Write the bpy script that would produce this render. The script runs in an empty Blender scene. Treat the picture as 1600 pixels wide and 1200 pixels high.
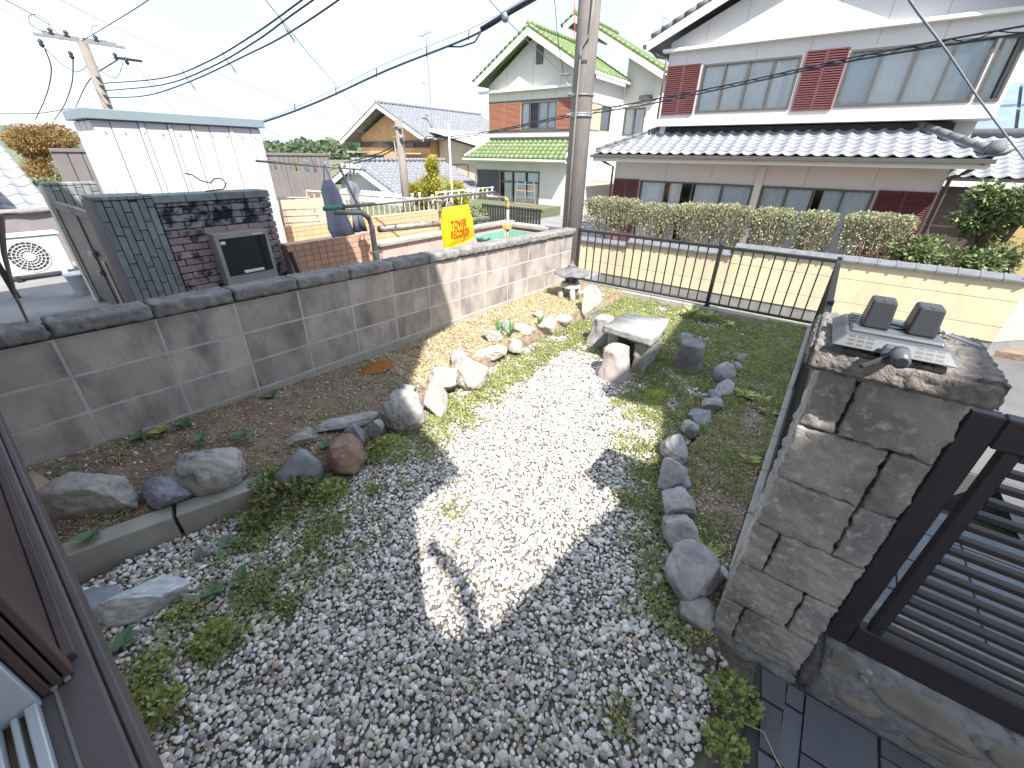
import bpy, bmesh, math, random
import numpy as np
from mathutils import Vector, Matrix, noise
R = math.radians
random.seed(7)
rng = np.random.default_rng(7)
sc = bpy.context.scene
COL = sc.collection

# ------------------------------------------------------------ camera
cd = bpy.data.cameras.new('camera'); cam = bpy.data.objects.new('camera', cd); COL.objects.link(cam)
sc.camera = cam
cd.sensor_width = 36.0; cd.lens = 14.42; cd.clip_start = 0.02; cd.clip_end = 9000
cam.matrix_world = Matrix(((0.80052626, -0.30128992, 0.51805607, 0.0),
                           (0.59914174, 0.38263191, -0.70329368, 0.0),
                           (0.01367052, 0.87339407, 0.48682226, 1.62),
                           (0, 0, 0, 1)))
# ------------------------------------------------------------ sun and sky
SUNV = Vector((0.64, -0.47, 1.0)).normalized()          # towards the sun
elev = math.asin(SUNV.z); azim = math.atan2(SUNV.x, SUNV.y)
w = bpy.data.worlds.new('World'); sc.world = w; w.use_nodes = True
nt = w.node_tree; nt.nodes.clear()
sky = nt.nodes.new('ShaderNodeTexSky'); sky.sky_type = 'NISHITA'; sky.sun_disc = False
sky.sun_elevation = elev; sky.sun_rotation = azim; sky.air_density = 1.0; sky.dust_density = 1.6; sky.ozone_density = 1.0
tc = nt.nodes.new('ShaderNodeTexCoord'); mp = nt.nodes.new('ShaderNodeMapping'); mp.inputs['Scale'].default_value = (1.2, 2.2, 6.0)
nz = nt.nodes.new('ShaderNodeTexNoise'); nz.inputs['Scale'].default_value = 1.5; nz.inputs['Detail'].default_value = 7
cr = nt.nodes.new('ShaderNodeValToRGB'); cr.color_ramp.elements[0].position = 0.46; cr.color_ramp.elements[1].position = 0.74
cr.color_ramp.elements[0].color = (0.0, 0.0, 0.0, 1); cr.color_ramp.elements[1].color = (1.0, 1.0, 1.0, 1)
mx = nt.nodes.new('ShaderNodeMixRGB'); mx.inputs['Color2'].default_value = (1.95, 2.1, 2.2, 1)
bx_ = nt.nodes.new('ShaderNodeMixRGB'); bx_.inputs['Fac'].default_value = 0.92; bx_.inputs['Color2'].default_value = (1.08, 1.32, 1.66, 1)
bg = nt.nodes.new('ShaderNodeBackground'); bg.inputs['Strength'].default_value = 0.15
wo = nt.nodes.new('ShaderNodeOutputWorld')
L = nt.links.new
L(tc.outputs['Generated'], mp.inputs['Vector']); L(mp.outputs[0], nz.inputs['Vector']); L(nz.outputs['Fac'], cr.inputs['Fac'])
L(cr.outputs['Color'], mx.inputs['Fac']); L(sky.outputs[0], bx_.inputs['Color1']); L(bx_.outputs[0], mx.inputs['Color1']); L(mx.outputs[0], bg.inputs['Color']); L(bg.outputs[0], wo.inputs['Surface'])
sd = bpy.data.lights.new('sun', 'SUN'); sd.energy = 2.0; sd.angle = R(0.45); sd.color = (1.0, 0.955, 0.88)
so = bpy.data.objects.new('sun', sd); COL.objects.link(so); so.rotation_euler = SUNV.to_track_quat('Z', 'Y').to_euler()
sc.view_settings.view_transform = 'Standard'; sc.view_settings.look = 'None'; sc.view_settings.gamma = 1
sc.view_settings.use_curve_mapping = False
sc.view_settings.exposure = 2.42

# ------------------------------------------------------------ materials
MATS = {}
def mat(name, c1, c2=None, scale=8.0, rough=0.85, bump=0.0, bscale=60.0, rnd=0.0, c3=None, s3=1.5, lo3=0.5, hi3=0.7,
        stretch=None, metal=0.0, spec=0.35, island=0.0, detail=6, coat=0.0, bdist=0.01):
    if name in MATS: return MATS[name]
    m = bpy.data.materials.new(name); m.use_nodes = True; MATS[name] = m
    n = m.node_tree.nodes; l = m.node_tree.links.new
    b = n['Principled BSDF']; b.inputs['Roughness'].default_value = rough; b.inputs['Metallic'].default_value = metal
    b.inputs['Specular IOR Level'].default_value = spec; b.inputs['Coat Weight'].default_value = coat
    g = n.new('ShaderNodeNewGeometry'); vec = g.outputs['Position']
    c2 = c2 or tuple(x * 0.8 for x in c1)
    nz = n.new('ShaderNodeTexNoise'); nz.inputs['Scale'].default_value = scale; nz.inputs['Detail'].default_value = detail; l(vec, nz.inputs['Vector'])
    r = n.new('ShaderNodeMapRange'); r.inputs['From Min'].default_value = 0.3; r.inputs['From Max'].default_value = 0.7; l(nz.outputs['Fac'], r.inputs['Value'])
    mx = n.new('ShaderNodeMixRGB'); mx.inputs['Color1'].default_value = (*c1, 1); mx.inputs['Color2'].default_value = (*c2, 1); l(r.outputs[0], mx.inputs['Fac'])
    col = mx.outputs[0]
    if c3:
        v3 = vec
        if stretch:
            mp = n.new('ShaderNodeMapping'); mp.inputs['Scale'].default_value = stretch; l(vec, mp.inputs['Vector']); v3 = mp.outputs[0]
        n3 = n.new('ShaderNodeTexNoise'); n3.inputs['Scale'].default_value = s3; n3.inputs['Detail'].default_value = 7; n3.inputs['Roughness'].default_value = 0.62; l(v3, n3.inputs['Vector'])
        r3 = n.new('ShaderNodeMapRange'); r3.inputs['From Min'].default_value = lo3; r3.inputs['From Max'].default_value = hi3; l(n3.outputs['Fac'], r3.inputs['Value'])
        m3 = n.new('ShaderNodeMixRGB'); m3.inputs['Color2'].default_value = (*c3, 1); l(r3.outputs[0], m3.inputs['Fac']); l(col, m3.inputs['Color1']); col = m3.outputs[0]
    if rnd or island:
        hs = n.new('ShaderNodeHueSaturation'); mr = n.new('ShaderNodeMapRange')
        if island: src = g.outputs['Random Per Island']; k = island
        else: src = n.new('ShaderNodeObjectInfo').outputs['Random']; k = rnd
        mr.inputs['To Min'].default_value = 1 - k; mr.inputs['To Max'].default_value = 1 + k
        l(src, mr.inputs['Value']); l(mr.outputs[0], hs.inputs['Value']); l(col, hs.inputs['Color']); col = hs.outputs[0]
    l(col, b.inputs['Base Color'])
    if bump:
        nb = n.new('ShaderNodeTexNoise'); nb.inputs['Scale'].default_value = bscale; nb.inputs['Detail'].default_value = 8; nb.inputs['Roughness'].default_value = 0.65; l(vec, nb.inputs['Vector'])
        bp = n.new('ShaderNodeBump'); bp.inputs['Strength'].default_value = bump; bp.inputs['Distance'].default_value = bdist; l(nb.outputs['Fac'], bp.inputs['Height']); l(bp.outputs[0], b.inputs['Normal'])
    return m
def leafmat(name, stops, rough=0.55, trans=0.25):
    if name in MATS: return MATS[name]
    m = bpy.data.materials.new(name); m.use_nodes = True; MATS[name] = m
    n = m.node_tree.nodes; l = m.node_tree.links.new; b = n['Principled BSDF']; b.inputs['Roughness'].default_value = rough
    b.inputs['Specular IOR Level'].default_value = 0.3
    g = n.new('ShaderNodeNewGeometry'); r = n.new('ShaderNodeValToRGB')
    els = r.color_ramp.elements
    while len(els) < len(stops): els.new(0.5)
    for i, c in enumerate(stops): els[i].position = i / (len(stops) - 1); els[i].color = (*c, 1)
    l(g.outputs['Random Per Island'], r.inputs['Fac']); l(r.outputs[0], b.inputs['Base Color'])
    t = n.new('ShaderNodeBsdfTranslucent'); l(r.outputs[0], t.inputs['Color'])
    ms = n.new('ShaderNodeMixShader'); ms.inputs[0].default_value = trans
    l(b.outputs[0], ms.inputs[1]); l(t.outputs[0], ms.inputs[2]); l(ms.outputs[0], n['Material Output'].inputs['Surface'])
    return m
def glassmat():
    m = bpy.data.materials.new('window_glass'); m.use_nodes = True; n = m.node_tree.nodes; l = m.node_tree.links.new
    n.remove(n['Principled BSDF'])
    t = n.new('ShaderNodeBsdfTransparent'); t.inputs[0].default_value = (0.95, 0.97, 0.97, 1)
    gl = n.new('ShaderNodeBsdfGlossy'); gl.inputs['Roughness'].default_value = 0.03; gl.inputs[0].default_value = (0.95, 0.97, 1, 1)
    f = n.new('ShaderNodeFresnel'); f.inputs[0].default_value = 1.6
    ms = n.new('ShaderNodeMixShader'); l(f.outputs[0], ms.inputs[0]); l(t.outputs[0], ms.inputs[1]); l(gl.outputs[0], ms.inputs[2]); l(ms.outputs[0], n['Material Output'].inputs['Surface'])
    return m
GLASS = glassmat()
M_block = mat('concrete_block', (0.46, 0.41, 0.37), (0.34, 0.30, 0.275), 6, 0.95, 0.35, 90, 0.16, c3=(0.17, 0.15, 0.15), s3=1.5, lo3=0.46, hi3=0.72, stretch=(3.5, 3.5, 1.5))
M_mortar = mat('mortar', (0.56, 0.53, 0.50), (0.38, 0.36, 0.34), 9, 0.95, 0.3, 120)
M_base = mat('concrete_footing', (0.40, 0.38, 0.34), (0.30, 0.28, 0.25), 6, 0.95, 0.3, 90)
M_cope = mat('rough_coping', (0.30, 0.28, 0.27), (0.15, 0.145, 0.15), 14, 0.95, 0.8, 70, 0.08)
M_pillar = mat('split_stone_block', (0.46, 0.43, 0.40), (0.22, 0.205, 0.20), 7, 0.95, 0.9, 60, 0.10, c3=(0.52, 0.50, 0.47), s3=34, lo3=0.53, hi3=0.70)
M_cap = mat('pillar_cap_stone', (0.38, 0.34, 0.31), (0.18, 0.165, 0.16), 40, 0.97, 1.0, 55, bdist=0.02)
M_gran = mat('granite', (0.37, 0.365, 0.36), (0.26, 0.255, 0.25), 9, 0.85, 0.5, 55, c3=(0.22, 0.20, 0.20), s3=30, lo3=0.56, hi3=0.72)
M_rocks = [mat('grey_rock', (0.43, 0.41, 0.39), (0.29, 0.28, 0.275), 9, 0.9, 0.7, 45, c3=(0.13, 0.12, 0.12), s3=18, lo3=0.56, hi3=0.75),
           mat('blue_rock', (0.30, 0.315, 0.36), (0.17, 0.18, 0.21), 8, 0.8, 0.7, 40, c3=(0.36, 0.36, 0.38), s3=12, lo3=0.6, hi3=0.75),
           mat('brown_rock', (0.36, 0.24, 0.18), (0.22, 0.13, 0.10), 8, 0.85, 0.6, 40, c3=(0.42, 0.34, 0.28), s3=9, lo3=0.55, hi3=0.7),
           mat('pale_rock', (0.46, 0.43, 0.38), (0.34, 0.31, 0.27), 9, 0.9, 0.6, 45, c3=(0.28, 0.27, 0.25), s3=14, lo3=0.6, hi3=0.75),
           mat('purple_rock', (0.44, 0.42, 0.435), (0.26, 0.245, 0.26), 8, 0.85, 0.7, 40, c3=(0.33, 0.31, 0.33), s3=14, lo3=0.58, hi3=0.75),
           mat('white_granite', (0.62, 0.63, 0.65), (0.42, 0.43, 0.46), 30, 0.85, 0.6, 60)]
M_soil = mat('bed_soil', (0.33, 0.24, 0.18), (0.16, 0.115, 0.09), 14, 0.98, 1.0, 40, c3=(0.36, 0.30, 0.20), s3=45, lo3=0.55, hi3=0.66, bdist=0.02)
M_grit = mat('grit', (0.22, 0.20, 0.175), (0.11, 0.10, 0.085), 60, 0.98, 1.0, 120)
M_conc = mat('yard_concrete', (0.30, 0.295, 0.295), (0.19, 0.185, 0.19), 1.6, 0.8, 0.2, 40, c3=(0.16, 0.16, 0.17), s3=0.9, lo3=0.5, hi3=0.7)
M_asph = mat('asphalt', (0.14, 0.14, 0.142), (0.10, 0.10, 0.104), 2, 0.95, 0.4, 150)
M_land = mat('far_ground', (0.16, 0.17, 0.11), (0.10, 0.12, 0.06), 0.05, 0.95)
M_slate = mat('slate_tile', (0.14, 0.15, 0.175), (0.10, 0.11, 0.135), 5, 0.6, 0.2, 40, 0.10)
M_slatej = mat('slate_joint', (0.085, 0.085, 0.09), None, 9)
M_white = mat('white_render', (0.66, 0.64, 0.60), (0.60, 0.58, 0.545), 0.9, 0.85, 0.15, 90)
M_whitetrim = mat('white_trim', (0.78, 0.76, 0.72), (0.72, 0.70, 0.66), 3, 0.6)
M_greyw = mat('grey_lilac_siding', (0.64, 0.62, 0.62), (0.60, 0.58, 0.58), 1.2, 0.85, 0.15, 120)
M_joint = mat('panel_joint', (0.22, 0.21, 0.21), None, 3)
M_alu = mat('bronze_aluminium', (0.13, 0.115, 0.105), (0.11, 0.10, 0.09), 4, 0.45, metal=0.3)
M_black = mat('black_metal', (0.022, 0.022, 0.024), (0.03, 0.03, 0.03), 20, 0.45, 0.05, 200, spec=0.5)
M_gate = mat('gate_metal', (0.030, 0.022, 0.027), (0.036, 0.028, 0.032), 20, 0.5, 0.05, 200, spec=0.4)
M_maroon = mat('maroon_shutter', (0.15, 0.052, 0.055), (0.12, 0.043, 0.047), 5, 0.55)
M_terra = mat('terracotta_shutter', (0.38, 0.17, 0.11), (0.34, 0.15, 0.10), 5, 0.6)
M_tan = mat('tan_shutter', (0.52, 0.42, 0.34), (0.48, 0.38, 0.3), 5, 0.6)
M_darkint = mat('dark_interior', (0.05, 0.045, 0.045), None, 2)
M_curt = mat('curtain_cloth', (0.88, 0.88, 0.87), (0.82, 0.83, 0.84), 3, 0.9)
M_curtb = mat('pale_blue_curtain', (0.74, 0.78, 0.80), (0.69, 0.73, 0.76), 3, 0.9)
M_silver = mat('silver_roof_tile', (0.30, 0.31, 0.345), (0.22, 0.23, 0.26), 6, 0.48, 0.1, 80, 0.10, spec=0.6)
M_silverd = mat('ridge_tile', (0.17, 0.175, 0.19), (0.12, 0.125, 0.14), 6, 0.7, 0.2, 60)
M_grn = mat('green_roof_tile', (0.15, 0.215, 0.085), (0.105, 0.155, 0.06), 5, 0.45, 0.2, 60, c3=(0.24, 0.26, 0.10), s3=4, lo3=0.5, hi3=0.7, spec=0.5)
M_grey = mat('grey_roof_tile', (0.22, 0.225, 0.25), (0.15, 0.155, 0.175), 4, 0.5, 0.2, 60)
M_orange = mat('orange_render', (0.62, 0.36, 0.19), (0.56, 0.32, 0.17), 1.2, 0.85)
M_beige = mat('beige_render', (0.56, 0.46, 0.36), (0.50, 0.41, 0.33), 1.2, 0.85)
M_yellow = mat('cream_yellow_render', (0.66, 0.56, 0.37), (0.61, 0.51, 0.34), 1.1, 0.9, 0.25, 130, c3=(0.46, 0.38, 0.27), s3=1.1, lo3=0.48, hi3=0.78, stretch=(2.2, 2.2, .6))
M_wbase = mat('wall_foot_render', (0.24, 0.235, 0.23), (0.18, 0.175, 0.17), 5, 0.95, 0.6, 90)
M_shed = mat('white_sheet_metal', (0.60, 0.59, 0.60), (0.56, 0.555, 0.565), 1.5, 0.45, spec=0.5)
M_shedr = mat('shed_roof_trim', (0.22, 0.27, 0.30), (0.20, 0.25, 0.28), 2, 0.5)
M_gtile = mat('grey_split_tile', (0.25, 0.275, 0.28), (0.17, 0.19, 0.195), 14, 0.8, 0.5, 60, 0.14)
M_gtjoint = mat('tile_joint', (0.045, 0.045, 0.05), None, 9)
M_brick = mat('weathered_brick', (0.38, 0.29, 0.29), (0.28, 0.215, 0.22), 12, 0.9, 0.7, 60, 0.16, c3=(0.045, 0.042, 0.05), s3=7, lo3=0.52, hi3=0.62)
M_brickd = mat('sooty_brick', (0.30, 0.29, 0.31), (0.20, 0.195, 0.21), 12, 0.9, 0.8, 60, 0.2, c3=(0.02, 0.02, 0.024), s3=9, lo3=0.45, hi3=0.56)
M_salm = mat('salmon_tile', (0.56, 0.33, 0.24), (0.52, 0.30, 0.22), 6, 0.5, rnd=0.07)
M_salj = mat('salmon_joint', (0.28, 0.19, 0.16), None, 9)
M_apri = mat('apricot_tile', (0.68, 0.40, 0.24), (0.64, 0.37, 0.22), 6, 0.5, rnd=0.06)
M_pink = mat('pink_panel', (0.58, 0.40, 0.35), (0.52, 0.36, 0.32), 2, 0.9, 0.2, 80, rnd=0.04, c3=(0.36, 0.27, 0.24), s3=2, lo3=0.58, hi3=0.75)
M_redb = mat('red_panel', (0.42, 0.13, 0.08), (0.34, 0.11, 0.07), 3, 0.9)
M_bfence = mat('brown_fence_board', (0.20, 0.18, 0.175), (0.17, 0.155, 0.15), 3, 0.7, rnd=0.05)
M_steel = mat('galvanised_pipe', (0.40, 0.38, 0.36), (0.24, 0.19, 0.15), 12, 0.45, metal=0.5, spec=0.5)
M_rust = mat('yellow_pipe_paint', (0.62, 0.40, 0.12), (0.5, 0.3, 0.1), 10, 0.6)
M_plas = mat('white_plastic', (0.80, 0.81, 0.82), None, 9, 0.4)
M_bag = mat('yellow_plastic_bag', (0.92, 0.62, 0.01), (0.90, 0.56, 0.01), 6, 0.4, 0.4, 14, spec=0.5, bdist=0.02)
M_red = mat('red_print', (0.72, 0.05, 0.02), None, 4, 0.5)
M_aqua = mat('mint_plastic', (0.17, 0.34, 0.27), (0.15, 0.31, 0.25), 4, 0.5)
M_pole = mat('pole_concrete', (0.26, 0.235, 0.215), (0.21, 0.19, 0.18), 5, 0.85, 0.2, 90, c3=(0.33, 0.30, 0.28), s3=1.2, stretch=(6, 6, 0.5))
M_polef = mat('old_pole_concrete', (0.24, 0.21, 0.185), (0.18, 0.16, 0.14), 4, 0.9)
M_wire = mat('cable_sheath', (0.03, 0.035, 0.045), None, 9, 0.6)
M_wireb = mat('thin_wire', (0.16, 0.19, 0.24), None, 9, 0.6)
M_galv = mat('galvanised_fitting', (0.3, 0.31, 0.33), None, 9, 0.5, metal=0.4)
M_brown = mat('brown_board', (0.075, 0.052, 0.050), (0.060, 0.042, 0.042), 6, 0.6, 0.15, 40, c3=(0.12, 0.08, 0.07), s3=3, stretch=(1, 1, 0.2))
M_sill = mat('brown_sill', (0.11, 0.088, 0.09), (0.085, 0.07, 0.072), 7, 0.55, 0.15, 60)
M_walu = mat('silver_window_frame', (0.52, 0.54, 0.58), (0.48, 0.50, 0.54), 4, 0.4, metal=0.3)
M_wood = mat('raw_timber', (0.50, 0.40, 0.30), (0.38, 0.30, 0.22), 12, 0.85, 0.3, 60)
M_lampg = mat('lamp_grey_plastic', (0.085, 0.095, 0.11), (0.07, 0.08, 0.095), 30, 0.38, spec=0.55)
M_lampd = mat('lamp_dark_plastic', (0.03, 0.032, 0.036), None, 9, 0.4, spec=0.5)
M_screen = mat('dark_glass_front', (0.02, 0.028, 0.027), None, 3, 0.08, spec=0.6)
M_meter = mat('meter_box_frame', (0.34, 0.34, 0.32), None, 5, 0.5)
M_lant = mat('lantern_stone', (0.20, 0.195, 0.20), (0.13, 0.125, 0.13), 18, 0.9, 0.6, 60)
M_lantw = mat('lantern_foot_stone', (0.62, 0.63, 0.60), (0.45, 0.46, 0.43), 14, 0.9, 0.5, 60)
M_bark = mat('bark', (0.14, 0.105, 0.08), (0.08, 0.06, 0.05), 15, 0.95, 0.5, 50)
M_twig = mat('pale_twig', (0.42, 0.36, 0.29), (0.32, 0.27, 0.22), 15, 0.9)
M_stonef = mat('stepping_stone', (0.25, 0.225, 0.19), (0.16, 0.145, 0.125), 10, 0.85, 0.5, 50)
M_aggr = mat('exposed_aggregate', (0.33, 0.32, 0.32), (0.18, 0.175, 0.18), 35, 0.95, 1.0, 60, bdist=0.02)
M_blue = mat('blue_grey_cloth', (0.25, 0.26, 0.33), (0.21, 0.22, 0.29), 6, 0.95, 0.2, 40)
M_greyc = mat('grey_cloth', (0.17, 0.19, 0.22), (0.13, 0.145, 0.17), 6, 0.95, 0.2, 40)
M_ac = mat('aircon_casing', (0.66, 0.65, 0.62), (0.60, 0.59, 0.57), 3, 0.6)
M_moss = mat('moss', (0.26, 0.30, 0.02), (0.17, 0.22, 0.015), 30, 0.95, 1.0, 60)
M_straw = mat('dry_straw', (0.48, 0.39, 0.26), (0.26, 0.18, 0.12), 9, 0.9, island=0.45)
LF_weed = leafmat('weed_leaf', [(0.16, 0.19, 0.08), (0.27, 0.30, 0.12), (0.41, 0.40, 0.20)])
LF_light = leafmat('bright_weed_leaf', [(0.24, 0.29, 0.09), (0.37, 0.41, 0.14), (0.52, 0.52, 0.24)])
LF_dry = leafmat('dull_weed_leaf', [(0.34, 0.35, 0.17), (0.50, 0.44, 0.30), (0.42, 0.47, 0.21), (0.62, 0.56, 0.40)])
LF_violet = leafmat('broad_dark_leaf', [(0.11, 0.17, 0.12), (0.14, 0.22, 0.13), (0.18, 0.25, 0.16)])
LF_hedge = leafmat('pruned_bush_leaf', [(0.16, 0.18, 0.08), (0.34, 0.33, 0.20), (0.40, 0.38, 0.25), (0.13, 0.16, 0.07), (.50, .47, .36), (.22, .29, .12)])
LF_hedgeb = leafmat('green_shrub_leaf', [(0.06, 0.10, 0.04), (0.12, 0.17, 0.06), (0.23, 0.27, 0.11), (0.38, 0.40, 0.24)])
LF_red = leafmat('reddish_shrub_leaf', [(0.20, 0.06, 0.05), (0.10, 0.11, 0.04), (0.28, 0.10, 0.07)])
LF_gold = leafmat('golden_tree_leaf', [(0.20, 0.22, 0.02), (0.38, 0.36, 0.04), (0.46, 0.38, 0.06), (0.10, 0.14, 0.03)])
LF_orng = leafmat('orange_tree_leaf', [(0.24, 0.12, 0.04), (0.32, 0.18, 0.06), (0.20, 0.15, 0.06), (0.28, 0.22, 0.11)])
LF_pale = leafmat('greyish_tree_leaf', [(0.36, 0.32, 0.22), (0.26, 0.26, 0.16), (0.12, 0.16, 0.07)])
LF_iris = leafmat('iris_leaf', [(0.10, 0.22, 0.08), (0.16, 0.30, 0.12)])
LF_hill = leafmat('hill_foliage', [(0.07, 0.11, 0.06), (0.11, 0.15, 0.08), (0.15, 0.18, 0.10)])

# ------------------------------------------------------------ helpers
WL = {}
def tag(o, label=None, cat=None, group=None, kind=None):
    if label: o['label'] = label
    if cat: o['category'] = cat
    if group: o['group'] = group
    if kind: o['kind'] = kind
    return o
def thing(name, label, cat, loc, group=None):
    o = bpy.data.objects.new(name, None); o.empty_display_size = 0.1; COL.objects.link(o); o.location = loc
    WL[o] = Vector(loc); return tag(o, label, cat, group)
def link(name, me, center, parent=None, rot=None):
    o = bpy.data.objects.new(name, me); COL.objects.link(o); c = Vector(center)
    if parent is not None:
        o.parent = parent; o.location = c - WL[parent]
    else: o.location = c
    if rot is not None: o.rotation_euler = rot
    WL[o] = c; return o
def add(name, verts, faces, m, parent=None, smooth=False, center=None):
    v = np.array(verts, dtype=float)
    c = (v.min(0) + v.max(0)) / 2 if center is None else np.array(center, float)
    me = bpy.data.meshes.new(name); me.from_pydata((v - c).tolist(), [], faces if isinstance(faces, list) else faces.tolist()); me.materials.append(m)
    if smooth: me.polygons.foreach_set('use_smooth', [True] * len(me.polygons))
    me.update(); return link(name, me, c, parent)
CACHE = {}
def boxmesh(dx, dy, dz, m, bev):
    k = (round(dx, 3), round(dy, 3), round(dz, 3), m.name, bev)
    if k in CACHE: return CACHE[k]
    bm = bmesh.new(); bmesh.ops.create_cube(bm, size=1.0)
    for v in bm.verts: v.co = Vector((v.co.x * dx, v.co.y * dy, v.co.z * dz))
    if bev: bmesh.ops.bevel(bm, geom=bm.edges[:], offset=min(bev, dx * .3, dy * .3, dz * .3), segments=1, affect='EDGES')
    me = bpy.data.meshes.new('box'); bm.to_mesh(me); bm.free(); me.materials.append(m); CACHE[k] = me; return me
def box(name, x0, x1, y0, y1, z0, z1, m, parent=None, bev=0.004):
    return link(name, boxmesh(abs(x1 - x0), abs(y1 - y0), abs(z1 - z0), m, bev), ((x0 + x1) / 2, (y0 + y1) / 2, (z0 + z1) / 2), parent)
BF = [(0, 3, 2, 1), (4, 5, 6, 7), (0, 1, 5, 4), (1, 2, 6, 5), (2, 3, 7, 6), (3, 0, 4, 7)]
class MB:
    def __init__(s): s.v = []; s.f = []
    def add(s, v, f):
        n = len(s.v); s.v += [tuple(q) for q in v]; s.f += [tuple(i + n for i in q) for q in f]; return s
    def box(s, x0, x1, y0, y1, z0, z1):
        x0, x1 = sorted((x0, x1)); y0, y1 = sorted((y0, y1)); z0, z1 = sorted((z0, z1))
        return s.add([(x0, y0, z0), (x1, y0, z0), (x1, y1, z0), (x0, y1, z0), (x0, y0, z1), (x1, y0, z1), (x1, y1, z1), (x0, y1, z1)], BF)
    def prism(s, poly, axis, a0, a1):           # poly of 2-D points extruded along an axis
        n = len(poly); put = {0: lambda p, a: (a, p[0], p[1]), 1: lambda p, a: (p[0], a, p[1]), 2: lambda p, a: (p[0], p[1], a)}[axis]
        v = [put(p, a0) for p in poly] + [put(p, a1) for p in poly]
        f = [tuple(range(n)), tuple(range(2 * n - 1, n - 1, -1))] + [(i, n + i, n + (i + 1) % n, (i + 1) % n) for i in range(n)]
        return s.add(v, f)
    def tube(s, pts, r, n=8, r1=None, cap=True):
        P = [Vector(p) for p in pts]; N = len(P); rings = []
        up = Vector((0, 0, 1))
        for i, p in enumerate(P):
            d = (P[min(i + 1, N - 1)] - P[max(i - 1, 0)]).normalized()
            a = d.cross(up if abs(d.z) < 0.9 else Vector((1, 0, 0))).normalized(); b = d.cross(a)
            rr = r if r1 is None else r + (r1 - r) * i / (N - 1)
            rings.append([tuple(p + (a * math.cos(2 * math.pi * k / n) + b * math.sin(2 * math.pi * k / n)) * rr) for k in range(n)])
        v = [q for g in rings for q in g]; f = []
        for i in range(N - 1):
            for k in range(n): f.append((i * n + k, i * n + (k + 1) % n, (i + 1) * n + (k + 1) % n, (i + 1) * n + k))
        if cap: f += [tuple(range(n - 1, -1, -1)), tuple(range((N - 1) * n, N * n))]
        return s.add(v, f)
    def lathe(s, c, prof, n=16, sy=1.0):
        v = []; f = []
        for r, z in prof: v += [(c[0] + r * math.cos(2 * math.pi * k / n), c[1] + sy * r * math.sin(2 * math.pi * k / n), c[2] + z) for k in range(n)]
        for i in range(len(prof) - 1):
            for k in range(n): f.append((i * n + k, i * n + (k + 1) % n, (i + 1) * n + (k + 1) % n, (i + 1) * n + k))
        f += [tuple(range(n - 1, -1, -1)), tuple(range((len(prof) - 1) * n, len(prof) * n))]
        return s.add(v, f)
    def build(s, name, m, parent=None, smooth=False): return add(name, s.v, s.f, m, parent, smooth)
def fixn(o):
    bm = bmesh.new(); bm.from_mesh(o.data); bmesh.ops.recalc_face_normals(bm, faces=bm.faces); bm.to_mesh(o.data); bm.free(); return o
def rough_box(name, x0, x1, y0, y1, z0, z1, m, parent=None, seg=0.03, amp=0.01, fr=18, seed=0, bev=0.012, oct=4):
    d = Vector((x1 - x0, y1 - y0, z1 - z0)); c = Vector(((x0 + x1) / 2, (y0 + y1) / 2, (z0 + z1) / 2))
    n = [max(2, int(round(a / seg))) for a in d]
    bm = bmesh.new()
    def grid(ax, s):
        u, w = [(1, 2), (2, 0), (0, 1)][ax]; vs = {}
        for i in range(n[u] + 1):
            for j in range(n[w] + 1):
                p = [0, 0, 0]; p[ax] = s * d[ax] / 2; p[u] = (i / n[u] - .5) * d[u]; p[w] = (j / n[w] - .5) * d[w]; vs[i, j] = bm.verts.new(p)
        for i in range(n[u]):
            for j in range(n[w]):
                q = [vs[i, j], vs[i + 1, j], vs[i + 1, j + 1], vs[i, j + 1]]
                bm.faces.new(q if s > 0 else q[::-1])
    for ax in range(3):
        for s in (-1, 1): grid(ax, s)
    bmesh.ops.remove_doubles(bm, verts=bm.verts, dist=1e-5)
    bm.normal_update()
    so = Vector((seed * 3.1, seed * 1.7, seed * 5.3))
    for v in bm.verts:
        p = v.co.copy()
        e = sorted(abs(abs(p[i]) - d[i] / 2) for i in range(3))
        v.co = p - v.normal * (bev * max(0, 1 - e[1] / (seg * 1.2))) + v.normal * amp * noise.fractal((p + so) * fr, 0.8, 2.1, oct) * 1.6
    me = bpy.data.meshes.new(name); bm.to_mesh(me); bm.free(); me.materials.append(m)
    me.polygons.foreach_set('use_smooth', [True] * len(me.polygons))
    return link(name, me, c, parent)
def rock_mesh(seed, cuts=7, sub=4, amp=0.06, depth=(0.62, 0.95)):
    r = random.Random(seed); bm = bmesh.new(); bmesh.ops.create_icosphere(bm, subdivisions=sub, radius=1)
    pl = []
    for _ in range(cuts):
        nrm = Vector((r.gauss(0, 1), r.gauss(0, 1), r.gauss(0, .9))).normalized(); pl.append((nrm, r.uniform(*depth)))
    so = Vector((seed * 1.3, seed * 2.9, 0))
    for v in bm.verts:
        p = v.co * (1 + 0.12 * noise.noise(v.co * 1.3 + so))
        for nrm, dd in pl:
            k = p.dot(nrm) - dd
            if k > 0: p -= nrm * k * 0.97
        v.co = p + v.co * amp * noise.fractal(v.co * 3.5 + so, 0.75, 2.1, 6)
    return bm
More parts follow.
